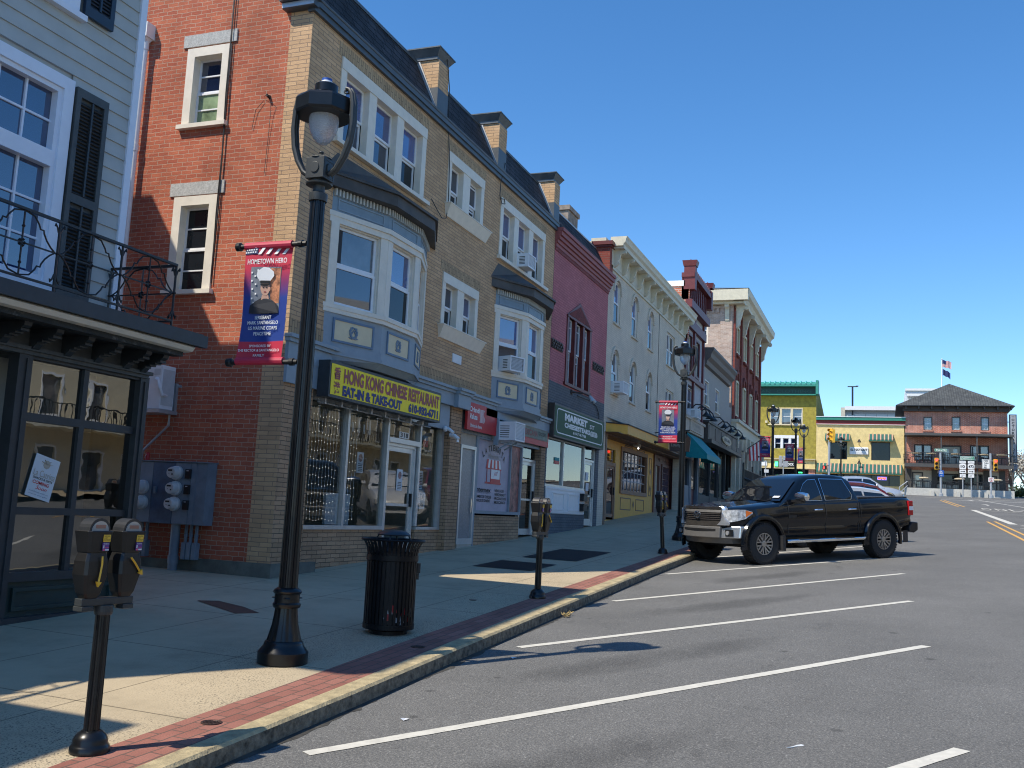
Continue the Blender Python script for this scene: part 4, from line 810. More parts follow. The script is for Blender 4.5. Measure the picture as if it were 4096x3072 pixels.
for x in (-10.6, -10.5, -9.77, -9.68, -9.58):
    g = G(T2); g.tube([(x, .12, -.42), (x, .12, -.72)], .025, 10); g.tube([(x, .12, -.56), (x, .12, -.60)], .032, 10); g.box(x-.038, x+.038, .07, .17, -.93, -.68); g.build('conduit', M['meterbox'], mb, bevel=.01)
g = G(T2); g.tube([(-10.72, .13, .51), (-10.72, .13, .66), (-10.35, .04, 1.07), (-10.35, .04, 1.42), (-10.5, .04, 1.47)], .018, 8); tag(g.build('conduit_pipe', M['galv']), 'thin grey conduit climbing the brick wall from the meter cabinet', 'pipe')
g = G(T2); g.lathe([(.028, 0), (.033, .006), (.033, .11), (.025, .122), (0, .122)], (-10.6, .15, .516), 16); cn = g.build('drink_can', M['red'], None, smooth=True); tag(cn, 'red soft drink can standing on top of the meter cabinet', 'can')
g = G(T2); g.bar((-10.62, .184, .56), (-10.59, .184, .61), .012, .002); o = g.build('white_mark', M['white'], None); o.parent = cn
a_ = thing('outdoor_air_conditioner', 'white outdoor air conditioning unit on a bracket, edge seen past the grey shopfront', 'air conditioner', (12.1, 10.8, 1.33))
g = G(T2); g.box(-11.15, -10.27, .08, .38, 1.29, 1.96); g.build('case', M['white'], a_, bevel=.01)
g = G(T2); g.box(-11.2, -10.24, .0, .42, 1.23, 1.285); g.box(-10.32, -10.26, 0, .05, 1.24, 1.72); g.box(-10.36, -10.2, 0, .02, 1.66, 1.70); g.build('bracket', M['galv'], a_)
g = G(T2); g.tube([(-10.36, .39, 1.75), (-10.3, .42, 1.72), (-10.26, .42, 1.6), (-10.24, .38, 1.5), (-10.3, .2, 1.5), (-10.34, .03, 1.5)], .028, 8); g.build('hose', M['white'], a_)
g = G(T2); g.box(-10.275, -10.266, .1, .36, 1.35, 1.9); g.box(-10.42, -10.3, .38, .385, 1.80, 1.90); g.build('access_plate', M['metergrey'], a_)
dsp = thing('downspout', 'white round downspout with a square hopper head on the red brick wall', 'downspout', (12.2, 11.5, 2))
g = G(T2); g.box(-11.6, -11.42, .0, .2, 7.5, 7.75); g.add([(-11.58, .02, 7.5), (-11.44, .02, 7.5), (-11.44, .18, 7.5), (-11.58, .18, 7.5), (-11.54, .06, 7.42), (-11.48, .06, 7.42), (-11.48, .14, 7.42), (-11.54, .14, 7.42)], [(0, 1, 5, 4), (1, 2, 6, 5), (2, 3, 7, 6), (3, 0, 4, 7)]); g.build('hopper', M['white'], dsp)
g = G(T2); g.tube([(-11.51, .1, 7.45), (-11.51, .1, -1.2)], .05, 12); [g.lathe([(.06, 0), (.06, .12)], (-11.51, .1, z), 12) for z in (7.3, 5.55, 3.3, 1.2)]; g.build('pipe', M['white'], dsp, smooth=True)
def wire(g): g.tube([(-9.86, .03, 8.9), (-9.85, .03, 7.5), (-9.835, .05, 6.4), (-9.81, .04, 5.4), (-9.82, .04, 4.4), (-9.80, .03, 3.3)], .010, 5); g.tube([(-9.835, .05, 8.9), (-9.82, .05, 6.9), (-9.80, .04, 5.4), (-9.79, .04, 4.4), (-9.81, .04, 3.4)], .008, 5)
small('wall_cable', 'pair of thin black cables running down the brick side wall by the windows', 'cable', wire, 'black', T=T2)
def wire2(g): g.tube([(-9.12, .02, 6.25), (-9.02, .09, 6.27), (-8.95, .08, 6.2), (-8.96, .04, 6.0), (-8.98, .02, 5.6), (-9.0, .02, 5.0)], .004, 5); g.tube([(-9.12, .02, 6.2), (-9.25, .03, 6.05), (-9.3, .02, 5.75)], .004, 5); g.lathe([(.03, 0), (.02, .08)], (-9.03, 0, 6.25), 8, ax='y')
small('wall_hook', 'old black hook and wire remains high on the red brick near the corner', 'wire', wire2, 'black', T=T2)
def wire3(g): g.tube([(16.75, .02, 6.0), (16.95, .05, 5.85), (17.2, .05, 5.75), (17.4, .05, 5.8), (17.52, .03, 6.1), (17.45, .03, 7.0), (17.25, .05, 7.7), (17.1, .1, 8.4), (16.9, .1, 9.0)], .009, 5)
small('wall_cable', 'loose black cable looping from the third roof window up to the first roof pier', 'cable', wire3, 'black')
def wire4(g): g.tube([(20.3, .1, 8.0), (20.2, .05, 7.5), (20.2, .04, 7.2), (20.35, .04, 7.05), (20.55, .04, 7.1), (20.5, .04, 7.2), (20.3, .04, 7.15)], .010, 5)
small('wall_cable', 'short curled black cable under the gutter by the second roof pier', 'cable', wire4, 'black')
# ---------------- grey clapboard house on the left ----------------
Yg = 8.6; Tg = TY(Yg); Th = TY(8.15)
h = thing('grey_house', 'grey clapboard house with navy shutters and dark green shopfront at the left edge', 'house', (6, Yg, -1.3))
sid = bpy.data.materials.new('grey_clapboard'); t, N, L, b = nodes(sid); b.inputs['Roughness'].default_value = .6
g0 = N.new('ShaderNodeNewGeometry'); n0 = N.new('ShaderNodeTexNoise'); n0.inputs['Scale'].default_value = 3; n0.inputs['Detail'].default_value = 6; L.new(g0.outputs['Position'], n0.inputs['Vector'])
L.new(ramp(N, L, n0.outputs[0], [(.3, (.40, .41, .39)), (.7, (.47, .48, .455))]), b.inputs['Base Color'])
hs = [(6.6, 8.06, 2.12, 4.57), (3.4, 4.9, 2.12, 4.57), (6.75, 8.08, 5.3, 6.9)]
g = G(Tg); z = 1.9; r_ = .172
g.wall(2.57, 9.07, 1.8, 7.2, hs, th=.15, y=-.02); 
segs = lambda z_: sorted([(a, b_) for a, b_, c, d in hs if c-.1 < z_ < d+.02])
while z < 7.15:
    cur = 2.57; parts = []
    for a, b_ in segs(z): parts.append((cur, a)); cur = b_
    parts.append((cur, 8.96))
    for a, b_ in parts:
        if b_ > a: g.add([(a, .018, z), (b_, .018, z), (b_, .0, z+r_), (a, .0, z+r_), (a, -.015, z), (b_, -.015, z)], [(0, 1, 2, 3), (0, 4, 5, 1)])
    z += r_
g.build('siding', sid, h)
g = G(Tg); g.box(8.95, 9.052, -.12, .035, 1.75, 7.25); g.box(2.5, 2.6, -.1, .04, 1.75, 7.25);  g.build('corner_board', M['wtrim'], h)
g = G(); g.box(2.6, 9.03, 8.75, 16, -1.6, 7.0); g.build('body', M['siding'], h)
g = G(); g.box(2.3, 9.25, 8.15, 12.0, 7.1, 7.42); g.box(2.3, 9.25, 8.1, 8.16, 7.15, 7.5); g.add([(2.5, 11.9, 7.42), (9.25, 11.9, 7.42), (9.25, 13.5, 9.9), (2.5, 13.5, 9.9), (2.5, 16, 9.9), (9.25, 16, 9.9), (2.5, 16, 7), (9.25, 16, 7)], [(0, 1, 2, 3), (3, 2, 5, 4), (1, 7, 5, 2), (0, 3, 4, 6), (4, 5, 7, 6)]); g.build('roof', M['slate'], h)
def bigwin(x0, x1, z0, z1, zm):
    g = G(Tg); g.rect(x0, x1, z0, z1, .14, -.1, .05, wb=.12); g.rect(x0+.14, x1-.14, z0+.12, z1-.14, .055, -.1, .02); g.box(x0+.19, x1-.19, -.1, .03, zm-.09, zm+.09)
    o = g.build('window', M['wtrim'], h); s_ = G(Tg)
    for (a, c) in ((z0+.17, zm-.09), (zm+.09, z1-.19)):
        n = 2 if c-a < 1 else 3
        for k in range(1, 3): xx = x0+.2+(x1-x0-.4)*k/3; s_.box(xx-.012, xx+.012, -.09, -.045, a, c)
        for k in range(1, n): zz = a+(c-a)*k/n; s_.box(x0+.19, x1-.19, -.088, -.047, zz-.012, zz+.012)
    s_.build('glazing_bars', M['wtrim'], o)
    G(Tg).poly([(x0+.19, -.07, z0+.17), (x1-.19, -.07, z0+.17), (x1-.19, -.07, z1-.19), (x0+.19, -.07, z1-.19)]).build('pane', M['wglassx'], o)
M['wglassx'] = glossglass('sky_tint_glass', (.006, .03, .10), ior=2.2, var=.3)  # blue base colour imitates the sky mirrored in these panes
bigwin(6.6, 8.06, 2.12, 4.57, 3.6); bigwin(3.4, 4.9, 2.12, 4.57, 3.6)
g = G(Tg); g.rect(6.75, 8.0, 5.36, 6.9, .12, -.1, .05, wb=.1); g.box(6.68, 8.09, -.1, .09, 5.29, 5.36); g.box(6.87, 7.88, -.1, 0, 6.1, 6.16); o = g.build('window', M['wtrim'], h)
G(Tg).poly([(6.87, -.07, 5.45), (7.88, -.07, 5.45), (7.88, -.07, 6.8), (6.87, -.07, 6.8)]).build('pane', M['wglassx'], o)
def shutter(x0, x1, z0, z1, m, slat=1):
    g = G(Tg); g.rect(x0, x1, z0, z1, .065, .03, .075, 0, wb=.12, wt=.1); zm = z0+(z1-z0)*.47
    g.box(x0+.065, x1-.065, .03, .075, zm-.05, zm+.05); g.box(x0+.065, x1-.065, .022, .03, z0+.1, z1-.1)
    o = g.build('shutter', M[m], h); s_ = G(Tg)
    for a, c in ((z0+.13, zm-.06), (zm+.06, z1-.11)):
        k = int((c-a)/.043)
        for j in range(k):
            z = a+j*.043; s_.add([(x0+.066, .035, z+.04), (x1-.066, .035, z+.04), (x1-.066, .066, z+.008), (x0+.066, .066, z+.008), (x0+.066, .06, z), (x1-.066, .06, z)], [(0, 1, 2, 3), (3, 2, 5, 4)])
        s_.box((x0+x1)/2-.012, (x0+x1)/2+.012, .06, .08, a, c)
    s_.build('louvres', M['charcoal'] if m == 'charp' else M['navy'], o)
shutter(8.08, 8.56, 2.12, 4.52, 'charp'); shutter(8.06, 8.5, 5.38, 6.8, 'navy'); shutter(6.1, 6.58, 2.12, 4.52, 'charp')
# deck, cornice, brackets
g = G()
g.box(2.3, 9.3, 7.47, 8.6, 1.84, 1.88); g.box(2.3, 9.32, 7.42, 7.50, 1.72, 1.86); g.box(9.24, 9.32, 7.5, 8.6, 1.74, 1.86)
g.build('deck', M['charcoal'], h)
g = G(); n = 6
pr = [(7.49, 1.72), (7.46, 1.70), (7.50, 1.655), (7.56, 1.645), (7.7, 1.645), (7.7, 1.72)]; g.prism(pr, 2.3, 9.16, 'x'); g.build('crown_moulding', M['trim'], h)
peel = brick('peeling_paint', (.045, .048, .047), (.06, .062, .06), (.3, .3, .28), bw=3, bh=2, ms=0, grime=.5, c3=(.28, .27, .25))
g = G(); g.box(2.3, 9.1, 7.58, 7.72, 1.59, 1.645); g.build('fascia', peel, h)
g = G(); g.box(2.3, 9.05, 7.72, 8.6, 1.60, 1.643); g.build('soffit', M['black'], h)
g = G(); g.box(2.4, 9.12, 8.1, 8.22, 1.42, 1.60); g.box(2.4, 9.2, 8.06, 8.2, 1.38, 1.42); g.box(2.4, 9.16, 8.09, 8.2, 1.34, 1.38)
g.build('frieze', M['charp'], h)
for x in (4.1, 4.55, 5.0, 5.45, 5.9, 6.33, 6.62, 7.06, 7.46, 7.88, 8.3, 8.74, 9.02):
    g = G(); g.prism([(8.12, 1.6), (7.74, 1.6), (7.75, 1.56), (7.84, 1.50), (7.98, 1.47), (8.05, 1.40), (8.12, 1.38)], x-.045, x+.045, 'x')
    for k in range(4): g.box(x-.05, x+.05, 7.78+k*.07, 7.82+k*.07, 1.505-.02*k, 1.53-.02*k)
    g.build('bracket', M['charcoal'], h)
# shopfront
g = G(Th)
g.box(9.06, 9.2, -.1, .04, -1.4, 1.36); g.box(7.33, 7.5, -.1, .04, -1.4, 1.36); g.box(7.5, 9.06, -.08, .02, 1.31, 1.36); g.box(7.42, 7.44, .04, .055, -1.2, 1.3); g.box(9.12, 9.14, .04, .055, -1.2, 1.3)
g.box(8.24, 8.31, -.08, .0, -.86, 1.31); g.box(7.5, 8.24, -.08, 0, .68, .765); g.box(8.31, 9.06, -.08, 0, .68, .765); g.box(7.5, 8.24, -.08, 0, -.265, -.19); g.box(8.31, 9.06, -.08, 0, -.265, -.19)
g.box(7.5, 9.06, -.1, .03, -.93, -.84); g.box(7.3, 9.22, -.1, .06, -1.5, -1.28)
g.build('shopfront_frame', M['charcoal'], h)
g = G(Th); g.box(7.5, 9.06, -.1, -.02, -1.3, -.93); g.rect(7.6, 8.96, -1.22, -.99, .04, -.02, .01); g.build('kick_panel', mat('bottle_green_panel', (.012, .035, .035), .45, var=.3), h)
wg = clear('old_shop_glass', 2.7, (.3, .32, .3)); M['oldglass'] = wg
g = wg.node_tree.nodes
for nn in g:
    if nn.type == 'BUMP': nn.inputs['Strength'].default_value = .014
    if nn.type == 'TEX_NOISE': nn.inputs['Scale'].default_value = 3.0
for a, b_, c, d in ((7.5, 8.24, .765, 1.31), (8.31, 9.06, .765, 1.31), (7.5, 8.24, -.19, .68), (8.31, 9.06, -.19, .68), (7.5, 8.24, -.84, -.265), (8.31, 9.06, -.84, -.265)): glass(h, Th, a, b_, c, d, gm='oldglass')
g = G(Th); g.box(2.5, 7.33, -.6, -.5, -1.4, -.8); g.box(6.9, 6.98, -.55, -.45, -1.4, 1.5); g.box(5.4, 5.5, -.55, -.45, -1.4, 1.5); g.box(2.5, 7.3, -.55, -.45, .6, .7); g.build('entrance_frame', M['charcoal'], h)
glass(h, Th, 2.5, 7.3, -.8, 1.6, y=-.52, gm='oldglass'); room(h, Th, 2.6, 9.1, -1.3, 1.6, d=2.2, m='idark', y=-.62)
g = G(Th); g.box(7.5, 9.15, -2.9, -.1, 1.36, 1.5); g.box(9.15, 9.2, -2.9, -.1, -1.4, 1.4); g.build('side_wall', M['charp'], h)
ps = thing('window_poster', 'tilted pale coming soon poster in the dark green shop window', 'poster', (7.85, 8.15, .1))
Tp = Th @ Matrix.Translation((7.84, 0, .115)) @ Matrix.Rotation(R(13), 4, 'Y')
G(Tp).box(-.165, .165, -.018, -.012, -.22, .22).build('sheet', M['poster'], ps)
text('La Catrina', Tp, -.14, .15, .0, .07, M['tan'], ps, y=-.008); text('SNACKS & GIFTS', Tp, -.13, .13, -.03, -.008, M['black'], ps, y=-.008, bold=.02); text('COMING', Tp, -.12, .10, -.08, -.045, M['red'], ps, y=-.008, bold=.02); text('Soon', Tp, -.06, .09, -.13, -.09, M['red'], ps, y=-.008, shear=.3); text('Celebrate with us', Tp, -.13, .12, -.165, -.15, M['blued'], ps, y=-.008); text('snacks and gifts', Tp, -.13, .12, -.195, -.18, M['blued'], ps, y=-.008)
g = G(Tp); g.lathe([(.045, 0), (.045, .003)], (0, -.01, .14), 9, ax='y'); [g.bar((0, -.008, .14), (.08*math.cos(a), -.008, .14+.05*math.sin(a)), .012, .002) for a in (.3, 1, 2.1, 2.8)]; g.build('floral_mark', M['tan'], ps)
# wrought iron balcony rail
rl = thing('balcony_railing', 'ornate black wrought iron railing on the deck of the grey house', 'railing', (9, 7.6, 1.88))
def rail_seg(T, L, n):
    g = G(T); g.box(0, L, -.02, .02, 2.60, 2.625); g.box(0, L, -.012, .012, 1.955, 1.975); g.build('rail_bar', M['iron'], rl)
    w_ = L/n
    for k in range(n):
        x = k*w_; cx = x+w_/2; g = G(T); s = w_/2*.93
        def arc(pts): g.tube([(cx+p[0]*s, 0, 2.29+p[1]) for p in pts], .0085, 6)
        for sg in (1, -1):
            q = [(-1, 0), (-.85, .04), (-.72, .09), (-.62, .15), (-.6, .18), (-.5, .18), (-.45, .22), (-.3, .285), (0, .31), (.3, .285), (.45, .22), (.5, .18), (.6, .18), (.62, .15), (.72, .09), (.85, .04), (1, 0)]
            arc([(p[0], p[1]*sg) for p in q])
        g.tube([(cx, 0, 1.97), (cx, 0, 2.61)], .009, 6); g.box(x, x+w_, -.006, .006, 2.283, 2.297)
        for a in range(5): g.lathe([(.0, -.02), (.02, 0), (0, .02)], (cx+.03*math.cos(a*1.257), 0, 2.29+.03*math.sin(a*1.257)), 8)
        for zz in (2.1, 2.45): g.lathe([(.0, -.03), (.018, 0), (0, .03)], (cx, 0, zz), 8)
        g.build('scroll_panel', M['iron'], rl)
    for k in range(n+1):
        x = k*w_; g = G(T); g.tube([(x, 0, 1.88), (x, 0, 2.62)], .013, 6)
        for (zc_, d_) in ((2.55, -1), (2.03, 1)):
            for sx in (1, -1):
                g.tube([(x+sx*.012, 0, zc_-.05*d_*-1), (x+sx*.03, 0, zc_), (x+sx*.055, 0, zc_-.03*d_), (x+sx*.06, 0, zc_-.005*d_), (x+sx*.04, 0, zc_-.01*d_)], .009, 5)
        g.lathe([(.0, -.03), (.022, 0), (0, .03)], (x, 0, 2.29), 8); g.build('post', M['iron'], rl)
rail_seg(TY(7.62), 1, 1) if False else None
rail_seg(Matrix(((1, 0, 0, 2.9), (0, -1, 0, 7.6), (0, 0, 1, 0), (0, 0, 0, 1))), 5.98, 7)
rail_seg(TX(8.9) @ Matrix.Translation((-8.56, 0, 0)), .94, 1)
# next house further left, out of frame, whose roof edge shades the near pavement
hb = thing('neighbour_house', 'brick house beyond the left edge of the picture', 'house', (-3, 8.6, -1.5))
g = G(TY(8.6)); g.wall(-9, .9, -2, 5.6, [(-8, -6.8, 0, 2), (-5, -3.8, 0, 2), (-2, -.8, 0, 2), (-8, -6.8, 3, 4.8), (-5, -3.8, 3, 4.8), (-2, -.8, 3, 4.8)]); g.build('wall', M['rbrick'], hb)
g = G(); g.box(-9, .88, 8.8, 16, -2, 5.6); g.build('body', M['dark'], hb); g = G(); g.box(-9.2, 1.05, 7.9, 16, 5.6, 5.75); g.build('roof', M['slate'], hb)
# ---------------- pink building with the cheesesteak shop ----------------
b = thing('pink_building', 'pink painted brick building with steep slate roof and pointed dark red window', 'building', (27.1, Y0, -.5))
HP = (25.68, 28.08, 3.65, 5.5)
g = G(T); g.wall(24.38, 29.86, 3.53, 7.16, [HP], th=.2); g.build('wall', M['pink'], b)
g = G(T); g.wall(24.38, 29.86, 2.9, 3.53); g.box(29.1, 29.6, -.15, -.002, -.5, 2.95); g.box(24.36, 24.5, -.2, -.01, -.8, 2.9); g.build('grey_wall', M['greyb'], b)
g = G(T); g.box(24.5, 28.1, -.2, 0, -.9, .03); g.build('bulkhead', M['greyb'], b)
g = G(T); z = 7.15
for d, zz in ((.05, .1), (.09, .1), (.14, .1), (.19, .12), (.23, .1)): g.box(24.36, 29.9, -.05, d, z, z+zz-.004); z += zz
for k in range(70): g.box(24.4+k*.078, 24.43+k*.078, 0, .035, 7.06, 7.15)
g.build('cornice', mat('rose_cornice', (.30, .085, .08), .6, var=.2), b)
g = G(); g.add([(24.4, 8.3, 7.66), (29.8, 8.3, 7.66), (29.8, 8.78, 8.55), (24.4, 8.78, 8.55), (24.4, 18, 8.6), (29.8, 18, 8.6)], [(0, 1, 2, 3), (3, 2, 5, 4)]); g.build('mansard_roof', mans, b)
g = G(); g.box(24.4, 29.8, 8.76, 8.85, 8.54, 8.58); g.build('ridge_trim', M['galv'], b)
g = G(); g.box(24.5, 29.7, 9, 16, -.5, 8.3); g.build('core', M['dark'], b)
g = G(); g.box(29.72, 30.1, 8.3, 8.8, 7.65, 8.66); g.build('party_wall', M['dbrick'], b); g = G(); g.box(29.6, 30.16, 8.2, 8.9, 8.66, 8.78); g.box(29.66, 30.12, 8.25, 8.85, 8.6, 8.66); g.build('party_wall_cap', M['dred'], b)
g = G(); g.box(28.3, 29.3, 9.3, 10.1, 8.5, 9.6); g.box(28.25, 29.35, 9.25, 10.15, 9.45, 9.6); g.build('chimney', mat('rendered_chimney', (.27, .22, .18), .9, var=.5, scale=4), b)
g = G(T); a0, b0, c0, d0 = HP
for x in (a0, a0+.72, a0+1.52, b0-.16): g.box(x, x+.16, -.12, .03, c0, d0, 0)
g.box(a0-.1, b0+.1, -.1, .06, c0-.08, c0); g.box(a0-.02, b0+.02, -.1, .05, d0, d0+.05)
g.prism([(a0-.02, d0+.05), (b0+.02, d0+.05), ((a0+b0)/2, 6.12)], -.0, .02, 'y', 0)
w0 = g.build('window_frame', M['dred'], b)
g = G(T); g.prism([(a0+.12, d0+.09), (b0-.12, d0+.09), ((a0+b0)/2, 6.0)], .021, .03, 'y'); g.build('pediment_carving', mat('peeling_red', (.17, .03, .025), .8, var=.8, scale=22), w0)
for x0, x1 in ((a0+.16, a0+.72), (a0+.88, a0+1.52), (a0+1.68, b0-.16)):
    s_ = G(T); H = (d0-c0)/2
    for r in range(2): s_.rect(x0, x1, c0+H*r+.01, c0+H*(r+1), .04, -.14+.03*r, -.11+.03*r); s_.box(x0+.04, x1-.04, -.12, -.1, c0+H*r+H*.75, c0+H*r+H*.75+.02)
    so_ = s_.build('sash', M['white'], w0); G(T).poly([(x0, -.13, c0), (x1, -.13, c0), (x1, -.13, c0+H), (x0, -.13, c0+H)]).build('pane', M['wglassd'], so_); G(T).poly([(x0, -.11, c0+H), (x1, -.11, c0+H), (x1, -.11, d0), (x0, -.11, d0)]).build('pane', M['wglass'], so_)
for x0, x1 in ((24.42, 25.38), (28.38, 29.6)):
    g = G(T); g.box(x0, x1, 0, .02, 4.41, 4.66); k = 0
    for j in range(3):
        for i in range(9): g.box(x0+.03+i*(x1-x0)/9.2, x0+.03+i*(x1-x0)/9.2+.07, .02, .04+.015*((i+j) % 2), 4.43+j*.075, 4.48+j*.075)
    g.build('terracotta_panel', M['rust'], b)
g = G(T)
for x in (24.42, 25.96, 27.97, 29.05): g.box(x, x+.07, -.12, -.02, .77, 2.05)
g.box(24.42, 28.04, -.12, -.02, 2.0, 2.1); g.box(24.42, 28.04, -.12, 0, .73, .79); g.box(29.05, 29.12, -.12, -.02, -.3, .8)
g.build('shopfront_frame', M['alu'], b)
glass(b, T, 24.49, 25.96, .79, 2.0, y=-.07, name='shop_window'); glass(b, T, 26.03, 27.97, .79, 2.0, y=-.07, name='shop_window'); glass(b, T, 28.1, 29.02, 1.72, 2.02, y=-.07, name='transom_window')
g = G(T); g.box(24.5, 28.04, -.1, .0, .03, .73)
for x in (24.95, 26.35): g.rect(x+.1, x+1.15, .12, .6, .04, 0, .02)
g.rect(24.5, 28.04, .05, .72, .05, 0, .015); g.build('white_panelling', M['white'], b)
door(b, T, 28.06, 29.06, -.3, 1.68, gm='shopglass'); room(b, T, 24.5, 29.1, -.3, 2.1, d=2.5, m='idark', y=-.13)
g = G(T); g.box(29.45, 29.86, -.1, 0.0, -.5, 2.9); g.build('side_strip', M['creamb'], b)
s = boxsign('cheesesteak_sign', 'long dark green box sign with white rounded outline over the white panelled shop', T, 24.42, 29.3, 2.03, 2.92, .18, 'shopbrown', 'green', .05, .0)
g = G(T); y = .19
def rrect(g, x0, x1, z0, z1, r, w_, y):
    pts = []
    for cx, cz, a0 in ((x1-r, z1-r, 0), (x0+r, z1-r, 90), (x0+r, z0+r, 180), (x1-r, z0+r, 270)):
        pts += [(cx+r*math.cos(R(a0+k*15)), cz+r*math.sin(R(a0+k*15))) for k in range(7)]
    for p, q in zip(pts, pts[1:]+pts[:1]): g.bar((p[0], y, p[1]), (q[0], y, q[1]), .004, w_)
rrect(g, 24.62, 29.1, 2.16, 2.8, .14, .03, y); g.build('outline', M['signwhite'], s)
text('MARKET', T, 25.3, 27.45, 2.54, 2.74, M['signwhite'], s, y=y, bold=.07); text('ST', T, 27.7, 28.2, 2.54, 2.66, M['signwhite'], s, y=y, bold=.02)
text('CHEESESTEAKS', T, 25.3, 27.75, 2.35, 2.49, M['signwhite'], s, y=y, bold=.05); text('610-714-7788', T, 26.1, 27.35, 2.23, 2.31, M['signwhite'], s, y=y, bold=.03)
g = G(T)
for k, (w_, zz) in enumerate(((.3, 2.46), (.36, 2.43), (.4, 2.395), (.4, 2.365), (.36, 2.335))): g.box(28.15-w_, 28.15+w_, y-.002, y+.002, zz, zz+.02)
g.build('sandwich_mark', M['signwhite'], s)
t_ = thing('wall_lamp', 'small spotlight on a pipe arm on the grey band above the green sign', 'lamp', (26.5, Y0, 3.3))
g = G(T); g.lathe([(.07, 0), (.07, .04)], (26.35, 0, 3.45), 12, ax='y'); g.tube([(26.35, .02, 3.45), (26.5, .3, 3.44), (26.75, .42, 3.4)], .025, 8); g.build('arm', M['rust'], t_)
for dx in (0, .25): g = G(T); g.tube([(26.75+dx*.6, .42, 3.4), (26.78+dx, .5, 3.24)], [.03, .07], 10); g.build('lamp_head', M['galv'], t_)
def cb(g): g.tube([(26.9, .03, 3.42), (28.2, .03, 3.44), (28.9, .03, 3.35), (29.2, .03, 3.1), (29.22, .03, 2.9)], .014, 5)
small('wall_cable', 'black cable arching from the spotlight down to the green sign corner', 'cable', cb, 'black')
for (z, lb) in ((.43, 'upper black mailbox on the white panelled shopfront'), (.14, 'lower black mailbox on the white panelled shopfront')):
    m_ = thing('mailbox', lb, 'mailbox', (27.85, Y0, z)); g = G(T); g.box(27.62, 28.0, 0, .12, z, z+.18); g.build('box', M['black'], m_, bevel=.01); g = G(T); g.box(27.6, 28.02, .0, .14, z+.17, z+.21); g.build('lid', M['black'], m_)
n = thing('shop_sticker', 'small red and teal sticker in the left cheesesteak shop window', 'sticker', (25.5, 8.4, 1.4)); G(T).box(25.3, 25.72, -.06, -.055, 1.36, 1.45).build('red_band', M['red'], n); G(T).box(25.3, 25.72, -.06, -.055, 1.45, 1.54).build('teal_band', M['teal'], n)
n = thing('door_notice', 'white notices on the cheesesteak shop door glass', 'notice', (28.5, 8.4, .9)); G(T).box(28.3, 28.6, -.06, -.055, 1.05, 1.3).build('sheet', M['poster'], n); G(T).box(28.35, 28.65, -.06, -.055, .75, .98).build('sheet', M['poster'], n)

# ---------------- cream building ----------------
b = thing('cream_building', 'cream painted brick building with bracketed cornice and arched windows', 'building', (36, Y0, -.2))
AW = [(x, x+.86, z0, z1, 1) for (z0, z1) in ((6.32, 7.78), (4.0, 5.46)) for x in (30.55, 33.0, 35.5)]
RW = [(38.9, 40.5, 6.25, 7.6), (38.95, 40.5, 4.0, 5.27)]
g = G(T); g.wall(29.87, 42.55, 2.9, 8.1, AW+RW, th=.12); g.box(29.87, 30.15, -.3, .0, -.4, 2.9); g.box(42.2, 42.55, -.3, 0, -.2, 2.9); g.build('wall', M['creamb'], b)
for i, h_ in enumerate(AW):
    o = win(b, T, h_[0]+.06, h_[1]-.06, h_[2], h_[3]-.03, case=.04, rec=.07, proud=-.02, gm='wglassb' if i < 3 else 'wglass', lower='wglassd', arch=True, sash=.035, cm='trim')
    g = G(T); cx = (h_[0]+h_[1])/2; r = .43; zs = h_[3]-r
    for k in range(12):
        a, c = PI*k/12, PI*(k+1)/12
        P_ = [(cx+q*math.cos(t_), zs+q*math.sin(t_)) for q, t_ in ((r, a), (r+.11, a), (r+.11, c), (r, c))]
        g.prism([P_[0], P_[1], P_[2], P_[3]], 0, .045, 'y')
    g.build('hood_mould', M['creamb'], b); G(T).box(h_[0]-.03, h_[1]+.03, -.05, .06, h_[2]-.06, h_[2]).build('window_sill', M['creamb'], b)
for i, (a, c, d, e) in enumerate(RW):
    g = G(T); 
    win(b, T, a, (a+c)/2, d, e, case=.04, rec=.09, proud=-.05, gm='wglass', lower='wglassd'); win(b, T, (a+c)/2, c, d, e, case=.04, rec=.09, proud=-.05, gm='wglassd', lower='wglassd')
    G(T).box(a-.05, c+.05, -.05, .06, d-.06, d).build('window_sill', M['creamb'], b)
g = G(T); g.box(37.37, 37.40, 0, .012, 2.9, 8.0); g.build('seam', M['dark'], b)
g = G(T); g.box(29.95, 42.55, 0, .05, 7.98, 8.08); g.box(29.95, 42.55, 0, .06, 8.08, 8.62); g.box(29.98, 42.55, 0.06, .42, 8.62, 8.68); 
g.T = I4; g.box(29.9, 42.6, 8.5, 9.0, 8.5, 8.97)
g.build('cornice', M['cornice'], b)
g2 = G(); g2.T = I4; g2.prism([(8.35, 8.68), (7.93, 8.68), (7.92, 8.74), (7.86, 8.8), (7.84, 8.9), (7.80, 8.98), (8.35, 8.98)], 29.9, 42.6, 'x'); g2.build('cornice_lip', M['cornice'], b)
g = G(); g.box(30, 42.5, 8.9, 18, -.5, 8.9); g.build('core', M['cornice'], b)
SC = [(0, 0), (.34, 0), (.40, -.05), (.40, -.11), (.34, -.16), (.26, -.15), (.22, -.2), (.2, -.3), (.16, -.38), (.18, -.46), (.12, -.54), (.06, -.58), (0, -.6)]
bk = G(); bk.prism([(Y0-.06-p[0]*.9, 8.62+p[1]*.95) for p in SC], -.06, .06, 'x'); bk.lathe([(.055, -.075), (.055, .075)], (0, Y0-.40, 8.54), 12, ax='x')
for i in range(12):
    x = 30.25+i*1.08; g = G(Matrix.Translation((x, 0, 0))); g.add(bk.v, bk.f); g.build('bracket', M['cornice'], b)
